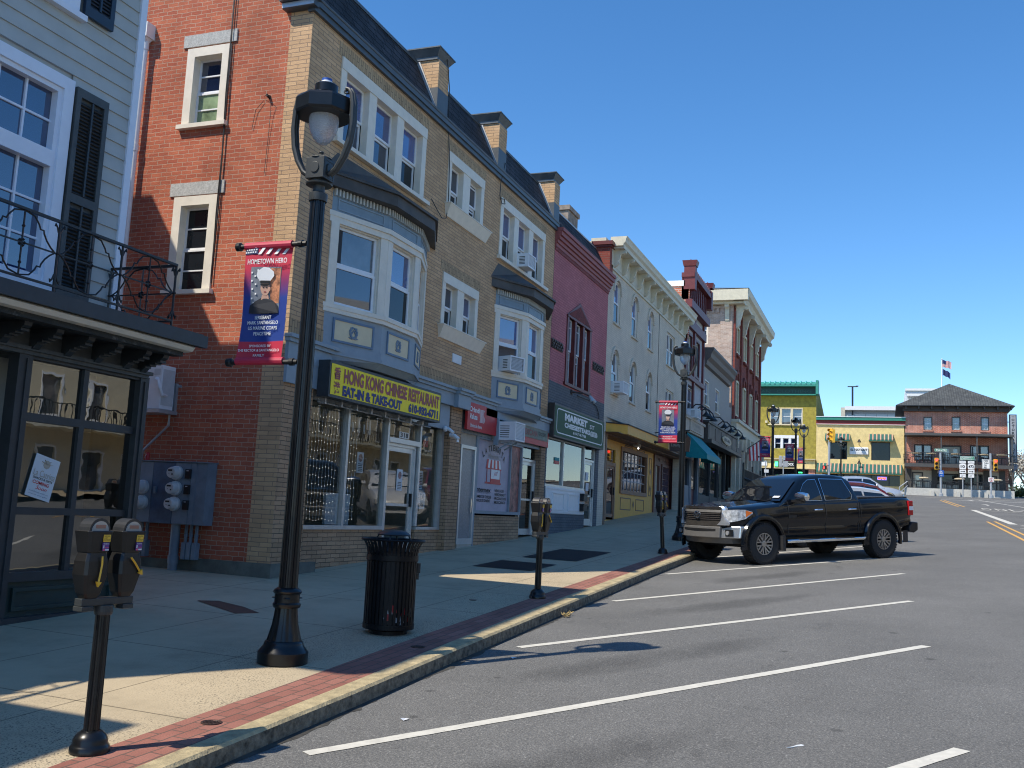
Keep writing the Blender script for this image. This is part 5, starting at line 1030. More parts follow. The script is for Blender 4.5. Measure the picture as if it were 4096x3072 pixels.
# recessed gold tavern front
Tg2 = TY(8.8)
g = G()
cp = [(30.0, 8.45), (30.8, 7.8), (38.3, 7.8), (38.8, 8.45)]
for z0, z1, of, m_ in ((2.68, 2.97, 0, 0), (2.97, 3.0, .04, 1)):
    q = [(30.0-of, 8.5), (30.8-of, 7.8-of), (38.3+of, 7.8-of), (38.8+of, 8.5)]
    g.add([(p[0], p[1], z0) for p in q]+[(p[0], p[1], z1) for p in q], [(0, 1, 2, 3), (7, 6, 5, 4)]+[(i, i+1, i+5, i+4) for i in range(3)], m_)
g.box(29.98, 42.5, 8.36, 8.85, 2.62, 2.9, 2); g.build('canopy', [M['gold'], M['dark'], M['brown']], b)
g = G(T); g.poly([(30.0, .02, 3.18), (33, .45, 3.02), (42, .45, 3.02), (42.5, .02, 3.2)]); g.build('canopy_flashing', M['dark'], b)
g = G(); g.box(30.02, 42.5, 7.9, 8.8, 2.66, 2.678); g.build('soffit', M['brown'], b)
g = G(T); g.box(30.15, 30.32, -.3, .02, -.35, 2.65); g.build('post', M['brown'], b)
Hd = (31.95, 33.15, .0, 2.3); Hw = (33.95, 37.8, .95, 2.45)
g = G(Tg2); g.wall(30.3, 39.1, -.4, 2.65, [Hd, Hw], th=.12); g.build('tavern_wall', M['gold'], b)
g = G(Tg2)
for a, c, d, e in ((34.0, 35.5, .28, .72), (36.3, 37.6, .28, .72), (38.35, 38.8, .9, 2.4), (34.4, 35.6, 2.5, 2.6), (36.3, 37.5, 2.5, 2.6)): g.rect(a, c, d, e, .035, 0, .012)
for cx, cz in ((35.9, .5), (38.57, 1.85), (38.57, 1.2)): g.poly([(cx-.12, .013, cz), (cx, .013, cz-.14), (cx+.12, .013, cz), (cx, .013, cz+.14)])
g.build('panel_moulding', M['brown'], b)
g = G(Tg2); g.rect(33.85, 37.9, .85, 2.5, .14, -.1, .05)
wo = g.build('window_frame', M['woodtan'], b); g = G(Tg2)
for k in range(1, 7): x = 34+k*3.7/7; g.box(x-.02, x+.02, -.07, -.03, .99, 2.36)
for k in range(1, 4): z = .99+k*1.37/4; g.box(34, 37.76, -.072, -.028, z-.015, z+.015)
g.build('leading', M['lilac'], wo); glass(wo, Tg2, 33.99, 37.76, .99, 2.36, y=-.05, gm='wglassr') if False else None
M['wglassr'] = glossglass('wine_window_glass', (.035, .012, .012), ior=1.7, sc_=2); glass(wo, Tg2, 33.99, 37.76, .99, 2.36, y=-.05, gm='wglassr')
door(b, Tg2, 31.95, 33.15, -.1, 1.85, fr_='woodtan', leaf='woodtan', gm='wglassr', fw=.12, rec=.0, midrail=False); glass(b, Tg2, 32.0, 33.1, 1.9, 2.3, y=-.05, gm='wglassd')
g = G(Tg2); g.wall(39.1, 42.6, -.4, 2.65, [(39.6, 40.3, .5, 2.2)]); g.box(39.1, 39.2, 0, .06, -.3, 2.65); g.rect(40.6, 42.0, .4, 2.3, .1, 0, .05); g.rect(40.8, 41.2, 0.1, .5, .03, .0, .03); g.rect(41.4, 41.9, 0.1, .5, .03, 0, .03)
for a in (39.3, 40.2, 41.3): g.rect(a, a+.7, 2.38, 2.52, .03, 0, .02)
g.build('maroon_front', M['maroon'], b); glass(b, Tg2, 40.7, 41.9, .9, 2.2, y=.02, gm='wglassx'); g = G(Tg2)
for k in range(1, 6): g.box(40.7+k*.2-.01, 40.7+k*.2+.01, .02, .04, .9, 2.2)
for k in range(1, 5): g.box(40.7, 41.9, .021, .041, .9+k*.26-.01, .9+k*.26+.01)
g.build('glazing_bars', M['maroon'], b); glass(b, Tg2, 39.6, 40.3, .5, 2.2, y=-.1, gm='wglassd')
ac(30.62, 0, 4.0, .7, .4, .38, T, 'white air conditioner low in the nearest arched window of the cream building')
t_ = thing('canopy_lamp', 'small lit bulb under the gold canopy above the leaded window', 'lamp', (34.6, 8.4, 2.5)); g = G(); g.box(34.4, 34.75, 8.3, 8.5, 2.55, 2.66); g.build('base', M['tan'], t_); g = G(); g.lathe([(0, -.05), (.045, 0), (0, .05)], (34.6, 8.35, 2.5), 12); g.build('bulb', M['bulb'], t_)
hs_ = thing('hanging_sign', 'dark shaped hanging sign with a brown horse head by the gold canopy', 'sign', (38, 7.6, 2.6))
Ts_ = TX(37.2)
g = G(Ts_); g.prism([(-7.75, 2.6), (-7.0, 2.6), (-6.95, 3.1), (-7.1, 3.25), (-7.35, 3.38), (-7.6, 3.25), (-7.78, 3.22)], 0, .06, 'y'); g.build('board', mat('brown_board', (.08, .05, .045), .5, var=.2), hs_)
g = G(Ts_); g.prism([(-7.2, 2.62), (-7.0, 2.62), (-6.98, 3.0), (-7.05, 3.2), (-7.15, 3.1)], .061, .07, 'y'); g.build('horse_mark', M['brown'], hs_); text('The\nLounge', Ts_, -7.7, -7.25, 2.75, 3.1, M['tan'], hs_, y=.066, shear=.2)
g = G(); g.tube([(37.2, 8.35, 3.3), (37.2, 7.0, 3.42)], .02, 6); g.build('bracket_arm', M['iron'], hs_)

# ---------------- dark red narrow building ----------------
b = thing('dark_red_building', 'narrow lavender building with dark red trim, crested parapet and two pinnacles', 'building', (45, Y0, 0))
HR = [(43.1, 44.2, 6.6, 8.4), (45.0, 46.1, 6.6, 8.4), (43.6, 45.2, 4.7, 6.1)]
g = G(T); g.wall(42.6, 47.4, 4.5, 9.75, HR, th=.15); g.build('wall', M['lilac'], b)
g = G(T); redt = mat('oxblood_trim', (.13, .022, .025), .5, var=.15)
for x in (42.6, 44.5, 46.9): g.box(x, x+.25, 0, .1, 4.5, 9.75)
g.box(42.6, 47.2, 0, .14, 6.3, 6.5); g.box(42.6, 47.2, 0, .16, 8.6, 9.0); g.box(42.55, 47.25, 0, .3, 9.4, 9.75); g.box(42.6, 47.2, -.2, .12, 9.75, 10.75); g.box(42.5, 47.3, -.2, .38, 10.75, 10.95)
for a, c, d, e in HR[:2]: g.rect(a, c, d, e, .1, 0, .06)
g.build('trim', redt, b)
g = G(T)
for k in range(9): g.box(42.9+k*.48, 43.0+k*.48, .12, .2, 9.9, 10.7)
g.build('parapet_pilaster', redt, b)
g = G(T)
for k in range(12): g.prism([(42.95+k*.36, 10.95), (43.2+k*.36, 10.95), (43.26+k*.36, 11.12), (43.08+k*.36, 11.2), (42.9+k*.36, 11.12)], .25, .33, 'y')
g.build('cresting', mat('pale_red_cresting', (.3, .12, .11), .6), b)
for x in (42.55, 46.95):
    g = G(T); g.box(x, x+.4, -.1, .4, 10.2, 11.25 if x < 45 else 11.1); g.add([(x-.03, -.13, 11.25), (x+.43, -.13, 11.25), (x+.43, .43, 11.25), (x-.03, .43, 11.25), (x-.08, -.18, 11.5), (x+.48, -.18, 11.5), (x+.48, .48, 11.5), (x-.08, .48, 11.5), (x+.2, .15, 11.35)], [(0, 1, 5, 4), (1, 2, 6, 5), (2, 3, 7, 6), (3, 0, 4, 7), (4, 5, 8), (5, 6, 8), (6, 7, 8), (7, 4, 8)])
    g.lathe([(.12, 0), (.14, .1), (.07, .22), (0, .32)], (x+.2, .15, 11.3), 8); g.build('pinnacle', redt, b)
g = G(); g.box(42.6, 42.75, 8.2, 14, 8.0, 10.35); g.build('side_wall', M['hbrick'], b); g = G(); g.box(42.55, 42.9, 8.4, 14, 10.35, 10.6); g.build('coping', M['white'], b)
g = G(); g.box(42.75, 47.3, 8.62, 18, -.2, 10.3); g.build('core', redt, b)
for i, (a, c, d, e) in enumerate(HR): win(b, T, a+.1, c-.1, d+.1, e-.1, case=.04, rec=.13, proud=-.05, gm='wglassb', lower='wglass', arch=i < 2)
ac(43.9, 0, 4.62, .9, .4, .4, T, 'white air conditioner in the lavender building window above the gooseneck lamps')
# teal awning shop
g = G(T); g.box(42.6, 47.3, -.05, .12, 3.95, 4.5); g.box(42.6, 47.3, -.05, .2, 4.5, 4.62); g.build('shop_fascia', M['tan'], b)
g = G(T)
for x in (42.7, 45.0, 45.3, 47.1): g.box(x, x+.18, -.3, -.1, 0, 3.95)
g.box(42.7, 45, -.28, -.12, .0, 1.6); g.build('shopfront_frame', mat('slate_blue_frame', (.12, .16, .22), .5), b)
glass(b, T, 42.8, 47.2, 1.5, 3.9, y=-.2, gm='wglassd')
n = thing('boutique_sign', 'pale flat sign above the teal awning', 'sign', (45, Y0, 4.0)); G(T).box(43.6, 46.6, .12, .17, 4.03, 4.5).build('sign_board', M['tan'], n); text('TO THAI WELL', T, 44.0, 46.2, 4.25, 4.4, mat('sign_grey', (.25, .24, .22), .6), n, y=.175); text('HEALING SPA', T, 44.4, 46.2, 4.1, 4.18, mat('sign_grey', (.25, .24, .22), .6), n, y=.175)
n = thing('teal_awning', 'teal green canvas awning over the shop beyond the second street lamp', 'awning', (45, Y0, 3))
g = G(); a_ = [(43.4, 8.3, 3.9), (47.0, 8.3, 3.9), (47.0, 7.35, 2.95), (43.2, 7.35, 2.95)]; g.poly(a_); g.poly([(43.2, 7.35, 2.95), (47.0, 7.35, 2.95), (47.0, 7.35, 2.72), (43.2, 7.35, 2.72)]); g.poly([(43.4, 8.3, 3.9), (43.2, 7.35, 2.95), (43.2, 7.35, 2.72), (43.3, 8.3, 2.8)]); g.poly([(47, 8.3, 3.9), (47.0, 7.35, 2.95), (47, 7.35, 2.72), (47, 8.3, 2.8)]); g.build('canvas', M['teal'], n)
# ---------------- stucco building with brown shopfront ----------------
b = thing('stucco_building', 'low grey stucco building with brown cornice and brown shop fascia', 'building', (52, Y0, .5))
HS = [(47.9, 49.15, 5.72, 6.95), (51.1, 52.4, 5.7, 6.93)]
g = G(T); g.wall(47.4, 56.0, 4.8, 7.6, HS, th=.15); g.wall(56.0, 56.95, 4.8, 6.5); g.build('wall', M['stucco'], b)
g = G(); g.prism([(8.35, 7.55), (8.2, 7.6), (8.15, 7.8), (8.0, 7.95), (7.95, 8.15), (7.85, 8.3), (7.85, 8.42), (8.6, 8.42)], 47.35, 55.4, 'x'); g.box(47.4, 56, 8.6, 18, -.1, 8.3); g.build('cornice', mat('brown_cornice', (.13, .11, .1), .6, var=.2), b)
g = G(); g.box(56.0, 56.94, 8.6, 18, -.1, 6.48); g.box(47.4, 56.9, 9.9, 10.0, 0, 4.8, 0); g.build('core', M['tan'], b)
for a, c, d, e in HS: win(b, T, a, c, d, e, case=.06, rec=.1, proud=.0, gm='wglassb', lower='wglassd', sill=.06)
g = G(T); g.box(47.4, 57.9, 0, .3, 3.95, 4.75); g.box(47.3, 58.0, 0, .36, 4.75, 4.86); g.box(47.3, 58, 0, .5, 3.78, 3.95)
for k in range(6): g.box(47.6+k*1.9, 49.2+k*1.9, .3, .32, 4.05, 4.65)
g.build('shop_fascia', M['shopbrown'], b)
g = G(T)
for x in (47.4, 50.6, 53.2, 55.6, 57.3): g.box(x, x+.16, -.3, -.1, .3, 3.95)
g.box(47.4, 57.4, -.28, -.12, .3, 1.3); g.build('shopfront_frame', M['charcoal'], b)
glass(b, T, 47.5, 57.3, 1.3, 3.9, y=-.2, gm='shopdark'); room(b, T, 47.5, 57.3, .5, 3.9, d=3, m='interior', y=-.35)
n = thing('oval_sign', 'cream oval sign on the brown shop fascia under the gooseneck lamps', 'sign', (52.9, Y0, 4.3)); g = G(T); g.lathe([(.22, 0), (.22, .05), (0, .055)], (53, .33, 4.33), 28, ax='y', sx=7.0); g.build('board', mat('cream_oval', (.5, .42, .26), .5), n)
g = G(T); g.lathe([(.17, 0), (.17, .01)], (53, .385, 4.33), 28, ax='y', sx=6.8); g.build('inner_field', M['hcream'], n); text('BEN-MAR', T, 52.0, 54.0, 4.25, 4.42, M['black'], n, y=.40, bold=.02)
x_ = [44.0, 45.0, 46.0, 49.3, 51.6, 53.9, 55.9]
def goose(x, i, lb):
    t_ = thing('gooseneck_lamp', lb, 'lamp', (x, Y0, 4.7), 'gooseneck lamps over the shop signs', world=False); g = G(Matrix(((1, 0, 0, 0), (0, -1, 0, 0), (0, 0, 1, 0), (0, 0, 0, 1))))
    g.tube([(0, 0, .1), (.0, .1, .35), (0, .3, .52), (0, .55, .5), (0, .75, .3), (0, .78, .15)], .03, 6); g.lathe([(.08, 0), (.08, .03)], (0, 0, .1), 10, ax='y'); g.build('arm', M['iron'], t_)
    g = G(Matrix(((1, 0, 0, 0), (0, -1, 0, 0), (0, 0, 1, 0), (0, 0, 0, 1)))); g.lathe([(.03, .2), (.06, .14), (.2, 0), (.2, -.02), (.1, .04)], (0, .78, 0), 14); g.build('lamp_shade', M['iron'], t_); return t_
g1 = goose(x_[0], 0, 'black gooseneck lamp nearest the second street lamp, over the pale sign')
for i, (x, lb) in enumerate(zip(x_[1:], ['second black gooseneck lamp over the pale sign', 'third black gooseneck lamp over the pale sign', 'gooseneck lamp at the left end of the brown fascia', 'gooseneck lamp left of the oval sign', 'gooseneck lamp right of the oval sign', 'gooseneck lamp at the far right end of the brown fascia'])): dup(g1, (x, Y0, 4.7), label=lb)
# ---------------- tall brick block at the corner ----------------
b = thing('tall_brick_building', 'tall dark red brick corner block with pale side wall and heavy bracketed cornice', 'building', (63.4, Y0, 1.2))
AR = [(x, x+1.1, z0, z1, 1) for (z0, z1) in ((9.9, 12.1), (6.2, 8.85)) for x in (57.9, 61.1, 64.2, 67.2)]
g = G(T); g.wall(56.95, 69.75, 5.9, 12.6, AR, th=.3); g.wall(56.95, 69.75, 4.9, 5.2); g.build('wall', M['dbrick'], b)
g = G(T)
for x in (56.95, 59.8, 62.9, 65.9, 69.2): g.box(x, x+.5, 0, .12, 5.9, 12.3)
g.build('pilaster', M['dbrick'], b)
g = G(TX(56.95)); g.wall(-18, -8.35, 4, 12.6, [(-11.2, -9.8, 10.3, 12.1, 1)]); g.box(-9.1, -8.4, 0, .08, 5, 12.6); g.build('side_wall', M['palebrick'], b)
g = G(TX(56.95)); [g.box(-11.7+k*.3, -11.58+k*.3, 0, .1, 12.15, 12.4) for k in range(11)]; g.box(-12, -8.5, 0, .1, 12.4, 12.55); g.build('corbel_band', M['palebrick'], b)
win(b, TX(56.95), -11.2, -9.8, 10.3, 12.1, case=.1, rec=.2, proud=-.05, arch=True, gm='wglass', lower='wglassd', cols=2)
for h_ in AR:
    g = G(T); cx = (h_[0]+h_[1])/2
    g.rect(h_[0]-.04, h_[1]+.04, h_[2], h_[3]-.5, .14, -.12, .1); o = g.build('window', M['cream'], b)
    G(T).poly([(h_[0]-.1, -.2, h_[2]), (h_[1]+.1, -.2, h_[2]), (h_[1]+.1, -.2, h_[3]), (h_[0]-.1, -.2, h_[3])]).build('pane', M['wglassd'], o)
    g = G(T); g.box(h_[0]-.1, h_[1]+.1, 0, .16, h_[2]-.12, h_[2])
    for k in range(10):
        a, c = PI*k/10, PI*(k+1)/10; r = .55; zs = h_[3]-r
        P_ = [(cx+q*math.cos(t_), zs+q*math.sin(t_)) for q, t_ in ((r-.08, a), (r+.14, a), (r+.14, c), (r-.08, c))]; g.prism(P_, 0, .14, 'y')
    g.build('arch_hood', M['dbrick'], b)
g = G(); g.box(56.5, 70.2, 7.7, 20, 12.6, 12.75); g.prism([(8.3, 12.75), (7.7, 12.75), (7.6, 12.95), (7.45, 13.05), (7.4, 13.4), (8.3, 13.4)], 56.3, 70.3, 'x'); g.box(56.2, 56.6, 7.45, 20, 12.75, 13.38); g.box(56.4, 70.2, 7.6, 20, 13.3, 13.42); g.build('cornice', M['cornice'], b)
g = G(); g.add([(56.2, 7.4, 13.42), (70.3, 7.4, 13.42), (70.3, 20, 13.42), (56.2, 20, 13.42), (60.5, 12, 14.6), (66, 12, 14.6)], [(0, 1, 5, 4), (1, 2, 5), (2, 3, 4, 5), (3, 0, 4)]); g.build('roof', M['roofgrey'], b)
g = G(); g.box(57.3, 69.7, 8.7, 19, 0, 12.6); g.build('core', M['dark'], b)
BK = [(0, 0), (.62, 0), (.72, -.1), (.7, -.22), (.58, -.28), (.45, -.24), (.36, -.4), (.3, -.7), (.22, -.95), (.22, -1.15), (.1, -1.3), (0, -1.35)]
for x in (57.2, 60.05, 63.15, 66.15, 69.45):
    g = G(); g.prism([(8.22-p[0], 12.6+p[1]) for p in BK], x-.13, x+.13, 'x'); g.lathe([(.12, -.17), (.12, .17)], (x, 7.62, 12.45), 12, ax='x'); g.build('bracket', M['cornice'], b)
for y in (8.7, 10.1, 11.9):
    g = G(); g.prism([(56.95-p[0]*.6, 12.6+p[1]*.8) for p in BK], y-.12, y+.12, 'y'); g.build('bracket', M['cornice'], b)
g = G(T); g.box(56.9, 70.0, 0, .3, 5.2, 5.9); g.box(56.8, 70.1, 0, .45, 5.75, 5.92); g.box(56.9, 70, 0, .1, 4.7, 5.2)
for k in range(8): g.prism([(57.1+k*1.75, 4.3), (57.35+k*1.75, 4.3), (57.45+k*1.75, 5.2), (57.0+k*1.75, 5.2)], .1, .4, 'y'); g.box(57.08+k*1.75, 57.38+k*1.75, 0, .25, .8, 4.4)
g.box(56.95, 70, -.1, .05, 1, 2.0); g.build('shop_storey', M['cornice'], b); G(T).wall(57, 69.9, 1, 4.8, [(58, 59.5, 2, 4.2), (61, 62.5, 2, 4.2), (66, 67.5, 2, 4.2)], y=-.02).build('lower_wall', M['dbrick'], b)
for x in (58, 61, 66): glass(b, T, x, x+1.5, 2, 4.2, y=-.2, gm='wglassd')
n = thing('porch_railing', 'black wrought iron railing in front of the tall brick corner block', 'railing', (60, 7.3, 2))
g = G(); g.box(54.5, 66, 7.28, 7.32, 2.95, 3.0); g.box(54.5, 66, 7.28, 7.32, 1.9, 1.94); g.build('rail_bar', M['iron'], n)
g = G()
for k in range(48): g.tube([(54.6+k*.24, 7.3, 1.9), (54.6+k*.24, 7.3, 3.0)], .02, 5); 
for k in range(24): g.lathe([(0, -.12), (.1, 0), (0, .12)], (54.8+k*.48, 7.3, 2.45), 6)
g.build('balusters', M['iron'], n); g = G(); [g.tube([(x, 7.3, 1.2), (x, 7.3, 3.3)], .05, 8) for x in (54.5, 58.3, 62.2, 66)]; g.build('posts', M['iron'], n)
def flag(t, T, x0, z0, w_, h_, stripes=True, droop=.3, dark=False):
    n = 14
    for si in range(13 if stripes else 1):
        g = G(T); z1 = z0-h_*si/(13 if stripes else 1); z2 = z0-h_*(si+1)/(13 if stripes else 1)
        u0 = 0
        vs = [(x0+w_*u/n, .06*math.sin(u*.9), z-droop*(u/n)**1.5+.03*math.sin(u*.8)) for u in range(n+1) for z in (z1, z2)]
        g.add(vs, [(2*i, 2*i+1, 2*i+3, 2*i+2) for i in range(n)]); g.build('stripe' if stripes else 'cloth', M['flagblue'] if not stripes else (M['flagred'] if si % 2 == 0 else M['flagwhite']), t)
    if stripes:
        g = G(T); m_ = 6; vs = [(x0+w_*u/n, .06*math.sin(u*.9)+.012, z-droop*(u/n)**1.5+.03*math.sin(u*.8)) for u in range(m_+1) for z in (z0, z0-h_*7/13)]
        g.add(vs, [(2*i, 2*i+1, 2*i+3, 2*i+2) for i in range(m_)]); g.build('canton', M['flagblue'], t)
n = thing('wall_flag', 'striped flag hanging from a slanted pole on the tall brick block', 'flag', (62, Y0, 4.8))
g = G(); g.tube([(60.5, 8.2, 4.3), (61.8, 7.2, 5.2)], .025, 6); g.build('flag_pole', M['dark'], n)
flag(n, TX(61.5) @ Matrix.Rotation(R(50), 4, 'Y'), 0, 0, .01, .01) if False else None
for k in range(7): g = G(); a = [(61.75-.12*k*.9, 7.25+.09*k, 5.15-.09*k), (61.75-.12*(k+1)*.9, 7.25+.09*(k+1), 5.15-.09*(k+1))]; g.poly([a[0], a[1], (a[1][0]+.05, a[1][1]-.05, a[1][2]-1.2+.08*k), (a[0][0]+.05, a[0][1]-.05, a[0][2]-1.25+.08*k)]); g.build('stripe', M['flagred'] if k % 2 == 0 else M['flagwhite'], n)
# ---------------- street lamps ----------------
def lamp_post():
    t = thing('street_lamp', '', 'street lamp', (0, 0, 0), 'black ornamental street lamps along the street', world=False)
    g = G()
    g.lathe([(.27, 0), (.27, .14), (.255, .16), (.235, .20), (.215, .23), (.21, .26), (.2, .29), (.19, .30)], n=40)
    g.lathe([(.185, .30), (.17, .36), (.14, .48), (.125, .60), (.12, .66)], n=48, flute=.07, nf=12)
    g.lathe([(.14, .66), (.15, .68), (.15, .70), (.135, .715), (.135, .80), (.15, .815), (.155, .83), (.14, .85), (.11, .87)], n=40)
    for k in range(4): a = k*PI/2+.6; g.lathe([(.0, 0), (.035, .003), (.03, .012), (0, .016)], (.13*math.cos(a), .13*math.sin(a), .757), 10)
    g.build('base', M['lampblk'], t, smooth=True)
    g = G(); g.lathe([(.100, .87), (.083, 4.10)], n=96, flute=.13, nf=12); g.build('post', M['lampblk'], t)
    g = G(); g.lathe([(.1, 4.09), (.105, 4.12), (.105, 4.17), (.07, 4.19), (.065, 4.30), (.07, 4.32), (.145, 4.335), (.15, 4.355), (.10, 4.37), (.09, 4.4)], n=36)
    g.build('collar', M['lampgrey'], t, smooth=True)
    g = G(); g.box(-.115, .115, -.115, .115, 4.4, 4.61)
    for s in (-1, 1): g.rect(-.1, .1, 4.415, 4.595, .018, s*.115-.004, s*.115+.004); g.lathe([(.055, -.012), (.055, .012)], (0, s*.115, 4.505), 20, ax='y'); g.lathe([(.055, -.012), (.055, .012)], (s*.115, 0, 4.505), 20, ax='x')
    g.lathe([(.13, 4.61), (.12, 4.63), (.05, 4.66), (.03, 4.70), (.015, 4.71), (.028, 4.73), (.028, 4.745), (0, 4.77)], n=24); g.build('yoke_block', M['lampgrey'], t, bevel=.006)
    for s in (-1, 1):   # lyre arms, along y
        pts = [(0, s*.11, 4.45), (0, s*.18, 4.5), (0, s*.25, 4.62), (0, s*.30, 4.80), (0, s*.325, 5.0), (0, s*.32, 5.18), (0, s*.30, 5.30), (0, s*.27, 5.37), (0, s*.235, 5.385)]
        g = G(); 
        for dx in (-.022, .022): g.tube([(dx, p[1], p[2]) for p in pts], [.02, .022, .026, .027, .027, .025, .022, .018, .014], 8)
        g.tube([(0, p[1]+s*.012, p[2]) for p in pts], [.02, .025, .03, .03, .03, .028, .024, .02, .014], 8)
        cy, cz = s*.245, 5.345
        g.tube([(0, cy+s*.045*math.cos(a)*(1-a/11), cz+.045*math.sin(a)*(1-a/11)) for a in [k*.6 for k in range(14)]], .013, 8); g.build('arm', M['lampgrey'], t, smooth=True)
    g = G(); g.lathe([(.275, 5.10), (.285, 5.12), (.285, 5.22), (.27, 5.24), (.165, 5.30), (.15, 5.33), (.125, 5.345), (.115, 5.36)], n=8)
    g.lathe([(.25, 5.10), (.26, 5.105), (.26, 5.115), (.19, 5.10), (.16, 5.105)], n=8); g.build('hood', M['lampblk'], t)
    g = G(); g.lathe([(.115, 5.355), (.12, 5.36), (.12, 5.44), (.11, 5.45), (.06, 5.455)], n=28); g.build('cap', M['lampblk'], t, smooth=True)
    g = G(); g.lathe([(.06, 5.45), (.055, 5.50), (.05, 5.505)], n=20); sn = g.build('light_sensor', M['white'], t, smooth=True)
    g = G(); g.lathe([(.0505, 5.505), (.05, 5.54), (.0, 5.542)], n=20); g.build('sensor_label', M['strblue'], sn, smooth=True)
    g = G(); pr = [(.02, 4.80), (.05, 4.815), (.09, 4.86), (.125, 4.93), (.142, 5.0), (.145, 5.06), (.14, 5.1)]; g.lathe(pr, n=36); g.build('globe', M['globe'], t, smooth=True)
    g = G(); g.lathe([(.11, 4.8850), (.128, 4.93), (.15, 5.09), (.155, 5.1)], n=36); 
    g = G(); g.lathe([(.02, 4.97), (.035, 5.0), (.035, 5.08), (.03, 5.1)], n=14); g.build('bulb', M['white'], t, smooth=True)
    return t
L1 = lamp_post(); s_ = 5.3/5.54
ZM = [(0, 0), (.14, .10), (.30, .20), (.66, .49), (.87, .67), (4.10, 4.33), (4.19, 4.41), (4.335, 4.48), (4.4, 4.53), (4.61, 4.74), (4.77, 4.83), (4.80, 4.89), (5.1, 5.17), (5.24, 5.34), (5.36, 5.41), (5.455, 5.5), (5.542, 5.56), (6, 6)]
def zmap(z):
    for a, b_ in zip(ZM, ZM[1:]):
        if z <= b_[0]: return a[1]+(b_[1]-a[1])*(z-a[0])/(b_[0]-a[0])
    return z
def remap(o):
    for c in o.children:
        k = {'base': .84, 'post': .86, 'collar': .86, 'yoke_block': .86, 'hood': 1.0, 'cap': .95}.get(c.name.split('.')[0], 1)
        for v in c.data.vertices: v.co.z = zmap(v.co.z); v.co.x *= k; v.co.y *= k
        remap(c)
remap(L1)
# five along the pavement
LP = [(7.52, 4.9, 'largest street lamp, by the trash can, with a red and blue banner'), (26.1, 5.1, 'second street lamp, in front of the cream building beside the pickup'), (54, 5.72, 'third street lamp, before the green building, left of the other far ones'), (67, 5.62, 'middle one of the three far street lamps in front of the green building'), (78, 5.95, 'rightmost of the three far street lamps before the green building'), (101, 4.22, 'small distant street lamp in front of the left window of the yellow building')]
lamps = []
for i, (x, y, lb) in enumerate(LP):
    z = zw(x, y) if x < 100 else zc(100)+.15
    o = L1 if i == 0 else dup(L1, (x, y, z))
    o.location = (x, y, z); o['label'] = lb; o.scale = (s_,)*3; lamps.append(o)
    if i == 0: o.rotation_euler = (0, 0, 0)
